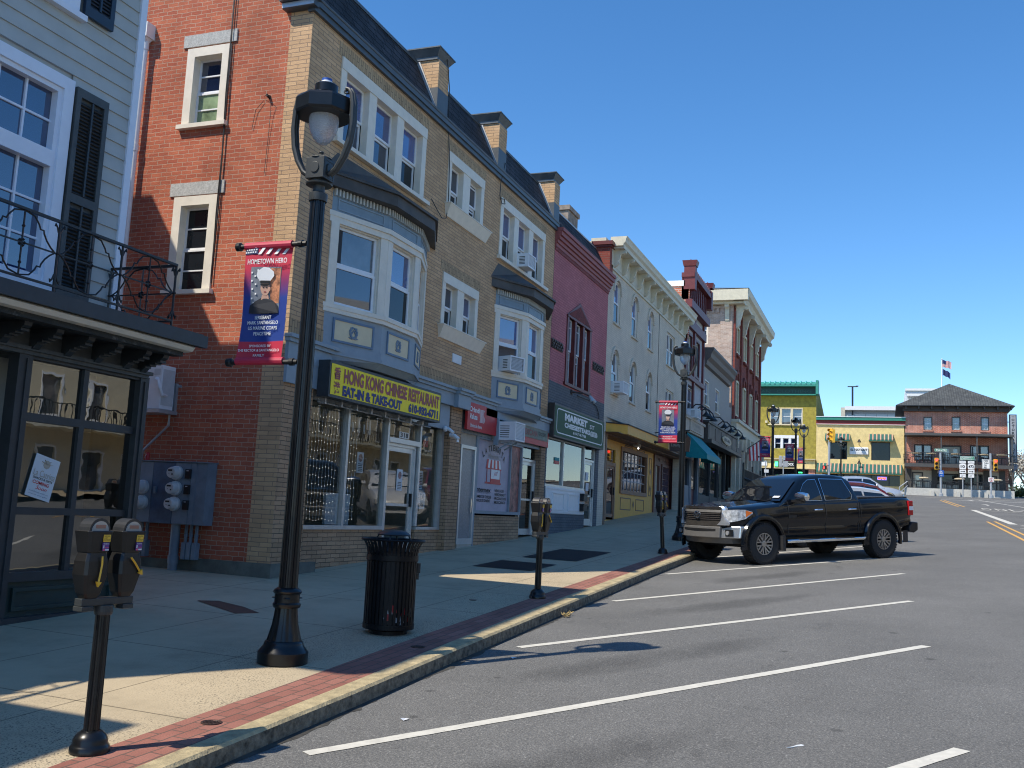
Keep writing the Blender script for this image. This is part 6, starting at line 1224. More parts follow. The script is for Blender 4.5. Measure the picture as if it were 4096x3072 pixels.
# ---------------- banners hanging from the lamps ----------------
def banner(X, Yp, yL, yR, z0, z1, label, txt, face, near=True, dark=False):
    """hangs between two arms in the plane facing down the street"""
    T = TX(X); w_ = abs(yL-yR)
    t = thing('banner', label, 'banner', (X, (yL+yR)/2, z0), 'hometown hero banners on the lamp posts')
    a, b_ = -yL, -yR
    def sf(u, v):   # cloth shape
        x = a+(b_-a)*u; z = z1+(z0-z1)*v; bow = .05*math.sin(v*PI)*(1-u) if near else .0
        return (x+bow*.9+(-.02*v if near else 0), .02*math.sin(u*5+v*3)+.015*math.sin(v*6), z)
    def patch(u0, u1, v0, v1, m, dy=.0, n=6, name='cloth'):
        g = G(T); k = n; vs = [tuple(Vector(sf(u0+(u1-u0)*i/k, v0+(v1-v0)*j/k))+Vector((0, dy, 0))) for i in range(k+1) for j in range(k+1)]
        g.add(vs, [(i*(k+1)+j, (i+1)*(k+1)+j, (i+1)*(k+1)+j+1, i*(k+1)+j+1) for i in range(k) for j in range(k)]); 
        o = g.build(name, m, t)
        for p in o.data.polygons: p.use_smooth = True
        return o
    gm = bpy.data.materials.new('banner_print'); tt, N, L, bb = nodes(gm); g0 = N.new('ShaderNodeNewGeometry'); sx = N.new('ShaderNodeSeparateXYZ'); L.new(g0.outputs['Position'], sx.inputs[0]); mr = N.new('ShaderNodeMapRange'); mr.inputs[1].default_value = z0; mr.inputs[2].default_value = z1; L.new(sx.outputs[2], mr.inputs[0])
    L.new(ramp(N, L, mr.outputs[0], [(.0, (.5, .025, .06)), (.175, (.5, .025, .06)), (.18, (.012, .045, .24)), (.55, (.02, .05, .27)), (.68, (.2, .03, .13)), (.8, (.5, .025, .06))]), bb.inputs['Base Color']); bb.inputs['Roughness'].default_value = .5
    patch(0, 1, 0, 1, gm)
    patch(.0, .3, .0, .075, M['flagblue'], .003, name='starred_corner'); 
    g = G(T)
    for r in range(3):
        for c in range(5): p = sf(.03+c*.055+(r % 2)*.02, .015+r*.022); g.box(p[0]-.008, p[0]+.008, p[1]+.005, p[1]+.008, p[2]-.007, p[2]+.007)
    for k in range(4): p, q = sf(.42+k*.16, .005), sf(.3+k*.16, .08); g.poly([(p[0]-.0, p[1]+.004, p[2]), (p[0]+.035, p[1]+.004, p[2]), (q[0]+.035, q[1]+.004, q[2]), (q[0], q[1]+.004, q[2])])
    g.build('stars_and_stripes', M['white'], t)
    patch(.17, .80, .19, .585, M['photo'], .004, name='portrait_background')
    # simple portrait: cap, face, shoulders
    def blob(pts, m, dy, name): 
        g = G(T); g.add([tuple(Vector(sf(u, v))+Vector((0, dy, 0))) for u, v in pts], [tuple(range(len(pts)))]); g.build(name, m, t)
    ell = lambda cu, cv, ru, rv, n=14: [(cu+ru*math.cos(2*PI*k/n), cv+rv*math.sin(2*PI*k/n)) for k in range(n)]
    if near: patch(.58, .79, .2, .5, mat('portrait_flag', (.5, .2, .1), .6, var=.9, scale=14), .006, name='portrait_flag'); 
    if near:
        g = G(T); [g.box(sf(u, v)[0]-.008, sf(u, v)[0]+.008, .008+sf(u, v)[1], .01+sf(u, v)[1], sf(u, v)[2]-.008, sf(u, v)[2]+.008) for u, v in ((.2, .24), (.27, .27), (.2, .31), (.28, .34), (.21, .38), (.28, .42), (.2, .46), (.33, .22), (.24, .5))]; g.build('portrait_stars', M['white'], t)
    blob([(.15, .585), (.17, .52), (.28, .485), (.40, .455), (.56, .455), (.68, .485), (.78, .52), (.80, .585)], M['uniform'], .012, 'portrait_uniform')
    blob([(.42, .43), (.55, .43), (.57, .47), (.48, .485), (.40, .47)], M['skin'], .014, 'portrait_neck')
    blob(ell(.485, .375, .095, .062), M['skinl' if not near else 'skin'], .016, 'portrait_face')
    if near:
        blob(ell(.455, .368, .018, .006), M['dark'], .018, 'portrait_eyes'); blob(ell(.52, .368, .018, .006), M['dark'], .018, 'portrait_eyes'); blob(ell(.487, .405, .03, .005), M['signred'], .018, 'portrait_mouth')
        blob(ell(.582, .38, .014, .018), M['skin'], .0155, 'portrait_ear')
    if not dark:
        blob([(.39, .335), (.58, .335), (.585, .31), (.39, .31)], M['black'], .02, 'portrait_cap_band'); blob([(.385, .34), (.59, .34), (.56, .352), (.485, .357), (.41, .352)], M['black'], .021, 'portrait_peak')
        blob([(.38, .315), (.31, .27), (.33, .23), (.45, .195), (.56, .2), (.66, .235), (.67, .27), (.59, .315)], M['white'], .019, 'portrait_cap')
    else: blob(ell(.485, .325, .1, .04), M['dark'], .019, 'portrait_hair')
    if not dark:
        g = G(T); [g.lathe([(.007, 0), (.007, .003)], (sf(.485, v)[0], sf(.485, v)[1]+.014, sf(.485, v)[2]), 8, ax='y') for v in (.495, .53, .565)]; g.build('portrait_buttons', M['gold'], t)
    for (s, u0, u1, v0, v1) in txt:
        p, q = sf(u0, v1), sf(u1, v0); y = max(sf((u0+u1)/2, v0)[1], sf(u0, v0)[1], sf(u1, v1)[1])+.008
        text(s, T, p[0], q[0], p[2], q[2], M['white'], t, y=y, bold=.012)
    # hems rolled over the arms
    ar = G(T)
    for z in (z1+.0, z0+.01): ar.tube([(a, .0, z), (b_, .0, z)], .036, 10)
    h_ = ar.build('hem', M['banred'], t)
    g = G(T)
    for z in (z1, z0): g.tube([(a-.07, 0, z), (-Yp, 0, z)], .024, 10); g.lathe([(.01, -.05), (.04, -.04), (.042, 0), (.03, .01)], (a-.06, 0, z), 12, ax='x'); g.lathe([(.035, 0), (.035, .04)], (b_+.07, 0, z), 12, ax='x')
    g.build('arm', M['iron'], t)
    return t
banner(7.5, 4.97, 5.63, 5.12, 1.25, 2.35, 'near red and blue hometown hero banner with a white capped portrait on the largest lamp',
       [('HOMETOWN HERO', .07, .95, .12, .165), ('SERGEANT', .28, .66, .605, .635), ('MARK SANTANGELO', .14, .84, .65, .68), ('US MARINE CORPS', .16, .82, .695, .725), ('PEACETIME', .28, .67, .74, .77), ('SPONSORED BY', .24, .72, .85, .872), ('THE RECTOR & SANTANGELO', .04, .94, .89, .912), ('FAMILY', .36, .6, .93, .952)], None)
banner(26.05, 5.05, 5.75, 5.24, 2.06, 3.15, 'second red and blue hometown hero banner, on the lamp by the cream building',
       [('HOMETOWN HERO', .07, .95, .12, .165), ('PRIVATE FIRST CLASS', .15, .85, .61, .64), ('BRIAN P GOLDSCHMIDT', .1, .9, .655, .685), ('US MARINE CORPS', .18, .82, .70, .73), ('GLOBAL WAR ON TERROR', .1, .9, .745, .775), ('SPONSORED BY', .24, .75, .85, .875), ('THE GOLDSCHMIDT FAMILY', .06, .94, .90, .925)], None, near=False)
for (X, Yp, yL, yR, z0, z1, lb, dk) in ((54, 5.65, 6.37, 5.84, 3.6, 4.68, 'dark blue banner with a grey portrait on the third lamp', True), (67, 5.52, 6.28, 5.74, 4.26, 5.35, 'bright red and blue banner with a white cap on the middle far lamp', False), (78, 5.83, 6.4, 5.92, 4.8, 5.95, 'narrow blue banner partly hidden on the rightmost far lamp', True)):
    banner(X, Yp, yL, yR, z0, z1, lb, [('HERO', .2, .8, .12, .165), ('US ARMY', .2, .8, .63, .67), ('FAMILY', .25, .75, .88, .91)], None, near=False, dark=dk)
# ---------------- parking meters ----------------
def meter_head(T, parent, k):
    g = G(T)
    q = [(.09, .062), (.09, .062)]
    lv = [(0, .042, .035), (.03, .06, .048), (.14, .085, .068), (.22, .082, .064), (.27, .068, .055), (.272, .072, .06), (.37, .088, .072), (.395, .092, .076), (.40, .09, .074)]
    vs = []
    for z, hx, hy in lv: vs += [(-hx, -hy*.75, z), (-hx*.8, -hy, z), (hx*.8, -hy, z), (hx, -hy*.75, z), (hx, hy*.75, z), (hx*.8, hy, z), (-hx*.8, hy, z), (-hx, hy*.75, z)]
    n = len(lv); fs = [(i*8+j, i*8+(j+1) % 8, (i+1)*8+(j+1) % 8, (i+1)*8+j) for i in range(n-1) for j in range(8)]+[tuple(range(7, -1, -1)), tuple(range(n*8-8, n*8))]
    g.add(vs, fs); hd = g.build('meter_head', mat('meter_paint', (.011, .011, .011), .38, var=.25), parent, bevel=.004)
    g = G(T); pts = [(.075*math.cos(PI*a/12), .40+.075*math.sin(PI*a/12)) for a in range(13)]; inn = [(.06*math.cos(PI*a/12), .40+.058*math.sin(PI*a/12)) for a in range(13)]
    g.prism(pts, -.05, .05, 'y'); g.build('dome', mat('meter_dome', (.035, .036, .038), .3, var=.2), hd)
    g = G(T); g.prism(inn, -.054, .054, 'y'); g.build('dome_window', mat('dome_window', (.38, .36, .33), .1, var=.2, coat=1), hd)
    g = G(T); g.box(-.035, .035, -.056, .056, .415, .435); g.build('display', mat('meter_display', (.35, .17, .12), .3), hd)
    y = -.0735
    g = G(T); g.box(.012, .062, -.075, y+.003, .335, .378); s1 = g.build('sticker', M['yellowsign'], hd)
    g = G(T); g.box(.012, .056, -.0745, y+.006, .282, .331); s2 = g.build('sticker', M['purple'], hd)
    Tt = T @ Matrix(((1, 0, 0, 0), (0, -1, 0, 0), (0, 0, 1, 0), (0, 0, 0, 1)))
    text('PARKING METERS\nIN EFFECT\n8:00 AM TO 5:00 PM', Tt, .015, .059, .343, .373, M['black'], s1, y=.0762); text('flowbird.', Tt, .014, .054, .32, .33, M['poster'], s2, y=.076)
    g = G(Tt); g.box(.012, .026, .0746, .0765, .283, .293, 0); g.box(.013, .02, .0746, .0765, .297, .315, 1); g.box(.028, .054, .0746, .0765, .284, .293, 1); g.box(.024, .052, .0746, .0765, .301, .304, 0); g.build('print', [M['pinks'], M['poster']], s2)
    g = G(Tt)
    ar = [(.015, .25), (.017, .20), (.01, .14), (.004, .10)] if k == 0 else [(-.02, .24), (.01, .21), (.035, .18), (.055, .155)]
    g.tube([(p[0], .077-(.25-p[1])*.0, p[1]) for p in ar], .007, 4)
    e, f = Vector((ar[-1][0], ar[-1][1])), Vector((ar[-2][0], ar[-2][1])); d = (e-f).normalized(); nn = Vector((-d.y, d.x))
    p1, p2, p3 = e+nn*.018, e-nn*.018, e+d*.03; g.prism([tuple(p1), tuple(p2), tuple(p3)], .07, .084, 'y'); g.build('arrow', M['sigyel'], hd)
def parking_meter():
    t = thing('parking_meter', '', 'parking meter', (0, 0, 0), 'double head parking meters along the kerb', world=False)
    g = G(); g.lathe([(.115, 0), (.115, .03), (.108, .04), (.1, .055), (.1, .075), (.085, .10), (.068, .115), (.055, .125)], n=32); g.build('base', M['lampblk'], t, smooth=True)
    g = G(); g.lathe([(.046, .12), (.042, .83)], n=64, flute=.16, nf=8); g.build('post', M['lampblk'], t)
    g = G(); g.lathe([(.05, .80), (.055, .82), (.055, .86)], n=24); g.box(-.19, .19, -.032, .032, .86, .905); g.box(-.19, -.11, -.04, .04, .83, .86); g.box(.11, .19, -.04, .04, .83, .86); g.build('yoke', M['lampgrey'], t, bevel=.004)
    for k, x in enumerate((-.125, .125)): meter_head(TR(x, 0, .905), t, k)
    return t
mt = parking_meter()
m2_, m3_ = dup(mt), dup(mt)
for o, (x, y), sc2, rz, lean, lb in ((mt, (4.79, 4.40), 1.0, -.12, (0, 0), 'nearest double parking meter, stickered, at the bottom left of the picture'), (m2_, (12.97, 4.47), 1.0, -.1, (0, 0), 'middle double parking meter, beyond the trash can in front of the grocery'), (m3_, (21.74, 4.62), 1.0, -.15, (0, 0.045), 'farthest double parking meter, leaning, just left of the pickup')):
    o.location = (x, y, zw(x, y)); o.scale = (sc2*.99,)*3; o.rotation_euler = (lean[0], lean[1], rz); o['label'] = lb
m3_.rotation_euler = (-.055, -.02, -.15)
# ---------------- trash can ----------------
tc = thing('trash_can', 'black slatted steel trash can with dome lid on the pavement', 'trash can', (9.38, 4.86, zw(9.38, 4.86)), world=False)
g = G(); g.lathe([(.2, -.03), (.2, .03), (.19, .03)], n=32); g.lathe([(.262, .045), (.268, .05), (.268, .10), (.262, .10)], n=48); g.lathe([(.0, .05), (.26, .052)], n=48); g.build('base', M['trash'], tc)
g = G(); g.lathe([(.265, .74), (.272, .745), (.272, .80), (.265, .80)], n=48)
g.add([], [])
for k in range(56): a = 2*PI*k/56; b_ = 2*PI*(k+1)/56; g.tube([(.325*math.cos(a), .325*math.sin(a), .955), (.325*math.cos(b_), .325*math.sin(b_), .955)], .014, 6, cap=False)
g.build('rim_ring', M['trash'], tc, smooth=True)
for k in range(36):
    a = 2*PI*k/36; g = G(Matrix.Rotation(a, 4, 'Z'))
    pr = [(.262, .08), (.262, .76), (.266, .82), (.28, .88), (.305, .93), (.325, .955)]
    vs = []
    for r, z in pr: vs += [(r, -.0145, z), (r, .0145, z), (r-.006, .0145, z), (r-.006, -.0145, z)]
    n = len(pr); g.add(vs, [(i*4+j, i*4+(j+1) % 4, (i+1)*4+(j+1) % 4, (i+1)*4+j) for i in range(n-1) for j in range(4)]); g.build('slat', M['trash'], tc)
g = G(); g.lathe([(.235, .1), (.235, .83), (.228, .83), (.228, .1)], n=32); g.build('liner', M['black'], tc)
g = G(); g.lathe([(.17, 1.0), (.175, 1.01), (.15, 1.035), (.1, 1.055), (0, 1.062)], n=36); [g.tube([(.16*math.cos(a), .16*math.sin(a), 1.0), (.25*math.cos(a), .25*math.sin(a), .84)], .008, 6) for a in (.3, 1.9, 3.4, 5.0)]; g.build('lid', mat('can_lid', (.02, .024, .03), .35, var=.2), tc, smooth=True)
g = G(Matrix.Rotation(R(-50), 4, 'Z')); g.box(.268, .30, -.03, .03, .62, .72); g.box(.272, .29, -.02, .02, .55, .61); g.tube([(.285, -.015, .61), (.285, -.015, .64), (.285, .015, .64), (.285, .015, .61)], .005, 6); g.build('padlock', M['iron'], tc)
lt = thing('rubbish', 'scraps of white and red rubbish caught at the bottom of the trash can', 'rubbish', (9.38, 4.86, zw(9.38, 4.86)), world=False)
g = G(); random.seed(5)
for k in range(16):
    a = R(200+random.random()*70); r = .245; z = .1+random.random()*.13; s = .025+random.random()*.02
    g.add([(r*math.cos(a-s*3), r*math.sin(a-s*3), z), (r*math.cos(a+s*3), r*math.sin(a+s*3), z+.01), (r*math.cos(a+s), r*math.sin(a+s), z+s*2), (r*math.cos(a-s), r*math.sin(a-s), z+s*2)], [(0, 1, 2, 3)], k % 3 == 0)
g.build('paper', [M['bag'], M['red']], lt)
# ---------------- pickup truck ----------------
def groundmat(x, y, th, dz=0):
    d = Vector((math.cos(th), -math.sin(th), 0)); n = Vector((math.sin(th), math.cos(th), 0))
    e = .5; d.z = (zr(x+d.x*e, y+d.y*e)-zr(x, y))/e; n.z = (zr(x+n.x*e, y+n.y*e)-zr(x, y))/e
    d.normalize(); u = d.cross(n).normalized(); n = u.cross(d)
    return Matrix(((d.x, n.x, u.x, x), (d.y, n.y, u.y, y), (d.z, n.z, u.z, zr(x, y)+dz), (0, 0, 0, 1)))
def lerp(tb, x):
    if x <= tb[0][0]: return tb[0][1]
    for a, b_ in zip(tb, tb[1:]):
        if x <= b_[0]: t = (x-a[0])/(b_[0]-a[0]); return a[1]+(b_[1]-a[1])*t
    return tb[-1][1]
def loft(secs, closed=True):
    n = len(secs[0]); vs = [p for s in secs for p in s]; k = len(secs)
    fs = [(i*n+j, i*n+(j+1) % n, (i+1)*n+(j+1) % n, (i+1)*n+j) for i in range(k-1) for j in range(n)]
    fs += [tuple(range(n-1, -1, -1)), tuple(range((k-1)*n, k*n))]; return vs, fs
def wheel(t, x, y, r, w_, outer, rimr, truck=True, spokes=8):
    """wheel with axis along y; outer = -1 faces -y"""
    root = bpy.data.objects.new('wheel', None); C.objects.link(root); root.parent = t
    g = G(); c = (x, y, r); h_ = w_/2
    g.lathe([(rimr, -h_*.8), (rimr+.02, -h_*.92), (r*.86, -h_), (r*.95, -h_*.93), (r*.985, -h_*.75), (r*.985, h_*.75), (r*.95, h_*.93), (r*.86, h_), (rimr+.02, h_*.92), (rimr, h_*.8)], c, 56, ax='y', cap=False)
    if truck:
        for k in range(40):
            for s, o_ in ((-1, 0), (1, .5)):
                g.T = Matrix.Translation(c) @ Matrix.Rotation(2*PI*(k+o_)/40, 4, 'Y'); g.box(-.022, .022, s*h_*.98 if s < 0 else h_*.1, s*h_*.1 if s < 0 else h_*.98, r*.955, r*1.005); g.box(-.016, .016, s*h_*.78 if s < 0 else h_*.93, s*h_*.93 if s < 0 else h_*1.04, r*.86, r*.97) if s > 0 or True else None
        g.T = I4
    g.build('tyre', M['rubber'], root)
    g = G(); g.lathe([(rimr, -h_*.82), (rimr*.94, -h_*.84), (rimr*.9, -h_*.5), (rimr*.9, h_*.6), (rimr, h_*.82)], c, 40, ax='y', cap=False); g.lathe([(rimr*.9, outer*h_*.35), (0, outer*h_*.35)], c, 30, ax='y'); rm = g.build('rim_barrel', M['black'], root, smooth=True)
    g = G(); T0 = Matrix.Translation(c); yo = outer*h_*.80
    for k in range(spokes):
        for s in ((-1, 1) if truck else (0,)):
            g.T = T0 @ Matrix.Rotation(2*PI*k/spokes, 4, 'Y') @ Matrix.Translation((s*rimr*.13, 0, 0)); g.bar((0, yo*.8, rimr*.28), (s*rimr*.04, yo*.98, rimr*.93), rimr*(.12 if truck else .2), .03)
    g.T = T0; g.lathe([(rimr*.3, yo*.75), (rimr*.28, yo*.98), (rimr*.18, yo*1.02), (0, yo*1.02)], (0, 0, 0), 24, ax='y')
    for k in range(60): a, b_ = 2*PI*k/60, 2*PI*(k+1)/60; g.bar((rimr*.95*math.cos(a), yo, rimr*.95*math.sin(a)), (rimr*.95*math.cos(b_), yo, rimr*.95*math.sin(b_)), .02, rimr*.07)
    g.build('rim', M['rim'], root)
    return root
def cutwheels(o, xs, rr, W):
    for x, z in xs:
        g = G(); g.lathe([(rr, -W), (rr, W)], (x, 0, z), 40, ax='y'); c = g.build('cut', M['black'])
        md = o.modifiers.new('b', 'BOOLEAN'); md.object = c; md.operation = 'DIFFERENCE'; md.solver = 'EXACT'
        bpy.context.view_layer.update(); dg = bpy.context.evaluated_depsgraph_get(); me = bpy.data.meshes.new_from_object(o.evaluated_get(dg)); o.modifiers.clear(); o.data = me; bpy.data.objects.remove(c)
def apply_mods(o):
    bpy.context.view_layer.update(); dg = bpy.context.evaluated_depsgraph_get(); me = bpy.data.meshes.new_from_object(o.evaluated_get(dg)); o.modifiers.clear(); o.data = me
th = R(39.6); W1 = Vector((21.72, 2.51)); dd = Vector((math.cos(th), -math.sin(th))); nn_ = Vector((math.sin(th), math.cos(th)))
O_ = W1-dd*.98+nn_*.865
tk = thing('pickup_truck', 'black crew cab pickup truck parked nose in at an angle to the kerb', 'pickup truck', (0, 0, 0), world=False)
# body sides: profile of widths
bodyT = [(.12, 1.09), (.17, 1.14), (.3, 1.175), (.8, 1.22), (1.45, 1.265), (1.62, 1.29), (3.9, 1.33), (4.02, 1.36), (5.62, 1.385), (5.72, 1.36)]   # top height at the shoulder
bodyB = [(.05, .62), (.3, .56), (1.0, .55), (4.4, .55), (5.2, .6), (5.5, .68), (5.72, .72)]
halfW = [(.12, .52), (.17, .66), (.25, .79), (.4, .895), (.55, .945), (.8, .985), (1.6, .975), (4.0, .975), (5.0, .985), (5.6, .97), (5.72, .94)]
st = [.12, .145, .17, .21, .25, .32, .4, .55, .8, 1.1, 1.45, 1.62, 2.2, 2.8, 3.4, 3.95, 4.0, 4.3, 4.7, 5.1, 5.5, 5.64, 5.72]
secs = []
for x in st:
    t_, b0, w_ = lerp(bodyT, x), lerp(bodyB, x), lerp(halfW, x)
    H = t_-b0; half = [(w_-.10, b0), (w_-.035, b0+.05), (w_-.03, b0+H*.22), (w_-.045, b0+H*.3), (w_-.005, b0+H*.45), (w_+.0, b0+H*.62), (w_-.012, b0+H*.78), (w_-.03, b0+H*.92), (w_-.075, t_-.012), (w_-.13, t_+.008)]
    if x < 1.6: half.append((w_*.72, t_+.025+.03*min(1, x))); half.append((w_*.6, t_+.005+.03*min(1, x))); half.append((0, t_+.035+.035*min(1, x)))
    else: half += [(w_-.16, t_), (w_-.17, t_-.02), (0, t_-.02)]
    sec = [(x, -p[0], p[1]) for p in half]+[(x, p[0], p[1]) for p in reversed(half[:-1])]
    secs.append(sec)
g = G(); g.add(*loft(secs)); body = g.build('body', M['paint'], tk)
ws = wheelx = [(.98, .44), (4.68, .44)]
for p in body.data.polygons: p.use_smooth = True
cutwheels(body, wheelx, .515, 1.3)
for p in body.data.polygons: p.use_smooth = True
md = body.modifiers.new('e', 'EDGE_SPLIT'); md.split_angle = R(32)
# cab
cabs = []
prof = [(1.50, 1.24, .90), (1.75, 1.40, .865), (2.05, 1.62, .80), (2.3, 1.79, .74), (2.5, 1.865, .70), (2.9, 1.905, .685), (3.4, 1.905, .685), (3.7, 1.88, .69), (3.85, 1.80, .715), (3.93, 1.55, .80), (3.98, 1.30, .90)]
hw = lambda z: .935-(z-1.25)*.36 if z > 1.25 else .935   # half width of the glasshouse at height
for x, zt, _ in prof:
    zb = 1.22; w0, w1 = .94, hw(zt)
    half = [(w0, zb), ((w0+w1)/2+.012, (zb+zt)/2), (w1+.008, zt-.05 if zt > 1.4 else zt-.01), (w1-.06, zt-.003), (w1*.6, zt+.014), (0, zt+.022)]
    cabs.append([(x, -p[0], p[1]) for p in half]+[(x, p[0], p[1]) for p in reversed(half[:-1])])
g = G(); g.add(*loft(cabs)); cab = g.build('cab', M['paint'], tk)
for p in cab.data.polygons: p.use_smooth = True
md = cab.modifiers.new('e', 'EDGE_SPLIT'); md.split_angle = R(40)
def sidepatch(pts, m, name, off, thick=.004, par=tk):
    for s in (-1, 1):
        yy = lambda z: s*((.94+hw(1.905))/2*0+ (.94-(z-1.22)*(.94-hw(1.86))/(1.86-1.22))+.016*(1-abs((z-1.54)/.34))+off)
        # subdivide vertically by sampling the polygon edges
        P_ = []
        for a, b_ in zip(pts, pts[1:]+pts[:1]):
            for k in range(4): P_.append((a[0]+(b_[0]-a[0])*k/4, a[1]+(b_[1]-a[1])*k/4))
        g = G(); g.add([(p[0], yy(p[1]), p[1]) for p in P_], [tuple(range(len(P_)))]); g.build(name, m, par)
wf = [(2.02, 1.335), (2.80, 1.345), (2.76, 1.80), (2.52, 1.785), (2.36, 1.70)]; wr_ = [(2.92, 1.345), (3.72, 1.36), (3.78, 1.45), (3.62, 1.80), (2.90, 1.81)]
tr_ = lambda q, s: [((p[0]-sum(a[0] for a in q)/len(q))*s+sum(a[0] for a in q)/len(q), (p[1]-sum(a[1] for a in q)/len(q))*s+sum(a[1] for a in q)/len(q)) for p in q]
for q in (wf, wr_): sidepatch(tr_(q, 1.045), M['chrome'], 'window_trim', .008); sidepatch(q, M['tglass'], 'side_window', .012)
g = G(); A = [(1.60, -.84, 1.315), (1.60, .84, 1.315), (2.26, .66, 1.765), (2.26, -.66, 1.765)]
nz = Vector((-.56, 0, .83))*.018
rows_ = []
for k in range(7):
    f = k/6; x = 1.60+.66*f; z = lerp([(1.5, 1.262), (1.75, 1.422), (2.05, 1.642), (2.3, 1.812)], x); w_ = .84-.18*f
    rows_.append([(x+nz.x, w_*(j/4-1), z+nz.z-.004*abs(j-4)*.5) for j in range(9)])
g.add([p for r_ in rows_ for p in r_], [(i*9+j, i*9+j+1, i*9+10+j, i*9+9+j) for i in range(6) for j in range(8)]); o = g.build('windshield', M['tglass'], tk, smooth=True)
g = G(); g.poly([(1.66, -.74, 1.40), (1.66, -.55, 1.40), (1.72, -.55, 1.44), (1.72, -.74, 1.44)]); g.build('inspection_sticker', M['poster'], tk)
g = G(); g.tube([(1.56, -.6, 1.31), (1.6, -.2, 1.345), (1.62, 0, 1.35)], .008, 5); g.tube([(1.56, .05, 1.33), (1.6, .4, 1.34), (1.62, .62, 1.33)], .008, 5); g.build('wiper', M['black'], tk)
# door seams, handles, mirror
g = G()
for s in (-1, 1):
    sd = lambda x, z: s*(lerp(halfW, x)+.0005-.012)
    for x in (1.72, 2.86, 3.90, 3.97):
        pts = [(x+(.0 if k < 8 else .0), s*(lerp(halfW, x)-[.028, .026, .035, .018, .0, -.002, .002, .014, .028][min(k, 8)]+.003), .62+k*.085) for k in range(9)]
        g.tube(pts, .006, 4)
g.build('door_seam', M['black'], tk)
for s in (-1, 1):
    for x in (2.62, 3.68):
        g = G(); y = s*(lerp(halfW, x)+.004); g.tube([(x-.10, y-s*.01, 1.13), (x-.08, y+s*.03, 1.135), (x+.08, y+s*.03, 1.14), (x+.10, y-s*.01, 1.135)], .021, 8); g.build('door_handle', M['chrome'], tk, smooth=True)
    g = G(); g.lathe([(.01, -.2), (.10, -.17), (.125, -.05), (.125, .05), (.10, .13), (.03, .16)], (1.93, s*1.14, 1.42), 16, ax='y', sy=.85, sx=.75); g.build('mirror', M['chrome'], tk, smooth=True)
    g = G(); g.bar((1.93, s*.9, 1.33), (1.93, s*1.2, 1.32), .12, .05); g.build('mirror_arm', M['black'], tk)
    # flares
    for (x, z) in wheelx:
        g = G(); vs = []; n = 22
        for k in range(n+1):
            a = R(-12)+R(204)*k/n; fl = [(.505, -.0), (.515, .045), (.56, .05), (.60, .035), (.625, -.015), (.6, -.06)]
            for r_, o2 in fl: vs.append((x+r_*math.cos(a), s*(.975+o2), z+r_*math.sin(a)*1.0))
        g.add(vs, [(i*6+j, (i+1)*6+j, (i+1)*6+j+1, i*6+j+1) for i in range(n) for j in range(5)]); g.build('fender_flare', M['paint'], tk, smooth=True)
    g = G(); g.tube([(1.62, s*1.0, .47), (1.72, s*1.02, .475), (3.95, s*1.02, .48), (4.05, s*.98, .49)], .042, 10); g.build('side_step', M['chrome'], tk, smooth=True)
    g = G(); g.box(1.95, 2.55, s*1.02-.04, s*1.02+.04, .505, .52); g.box(3.05, 3.65, s*1.02-.04, s*1.02+.04, .505, .52); g.build('step_pad', M['plastic'], tk)
    g = G(); g.box(1.72, 1.95, s*.985-.004, s*.985+.01, .97, 1.03); g.build('badge', M['black'], tk)
    g = G(); g.box(1.74, 1.93, s*.985-.003, s*.985+.014, 1.01, 1.025); g.box(1.76, 1.92, s*.985-.003, s*.985+.014, .975, .985); g.build('badge_lettering', M['chrome'], tk)
    g = G(); g.box(5.36, 5.5, s*.975-.02, s*.975+.003, .35, .62); g.box(1.42, 1.5, s*.97-.12, s*.97+.02, .28, .6); g.build('mud_flap', M['plastic'], tk)
for x in (.98, 4.68):
    for s in (-1, 1): wheel(tk, x, s*.865, .435, .30, s, .235)
g = G(); g.box(.3, 5.5, -.55, .55, .42, .62); g.box(.7, 1.2, -.75, .75, .35, .5); g.box(4.5, 4.9, -.75, .75, .35, .48); g.box(.5, 5.4, -.9, .9, .58, .9); g.build('chassis', M['black'], tk)
# front end (x=0 side)
g = G()
def fr_pts(w_, z0, z1, x0, bow): return [(x0+bow*(abs(k)/5)**2, w_*k/5, z) for k in range(-5, 6) for z in (z0, z1)]
def curved(w_, z0, z1, x0, bow, dep, m, name, bev=0, par=tk, x1=None, zt=0):
    g = G(); n = 11; vs = []
    for k in range(-5, 6):
        xx = x0+bow*(abs(k)/5)**2; y = w_*k/5
        vs += [(xx, y, z0), (xx+(x1 or 0), y, z1), (xx+dep, y, z1), (xx+dep, y, z0)]
    g.add(vs, [(i*4+j, i*4+(j+1) % 4, (i+1)*4+(j+1) % 4, (i+1)*4+j) for i in range(n-1) for j in range(4)]+[(0, 1, 2, 3), tuple(range(n*4-4, n*4))]); return g.build(name, m, par, bevel=bev)
steel = mat('dark_bumper', (.16, .155, .15), .4, metal=.3, var=.1); chm = mat('satin_chrome', (.85, .86, .88), .28, metal=.9, var=0)
curved(.95, .56, .81, .0, .34, .22, chm, 'bumper', .02, x1=.03); curved(.60, .565, .80, -.025, .10, .1, steel, 'bumper_centre', .015, x1=.03); curved(.5, .70, .75, -.02, .08, .05, M['black'], 'bumper_slot'); curved(.74, .44, .56, .12, .2, .3, steel, 'air_dam', .01, x1=-.05)
curved(.68, .81, .92, .03, .12, .2, mat('lower_grille_band', (.05, .045, .04), .3, var=.2), 'valance')
curved(.60, .92, 1.15, .03, .10, .12, M['black'], 'grille_opening', x1=.03)
for k in range(4): curved(.585, .94+k*.04, .956+k*.04, .01+k*.005, .10, .05, mat('grille_slat', (.16, .14, .13), .25, metal=.6), 'grille_slat')
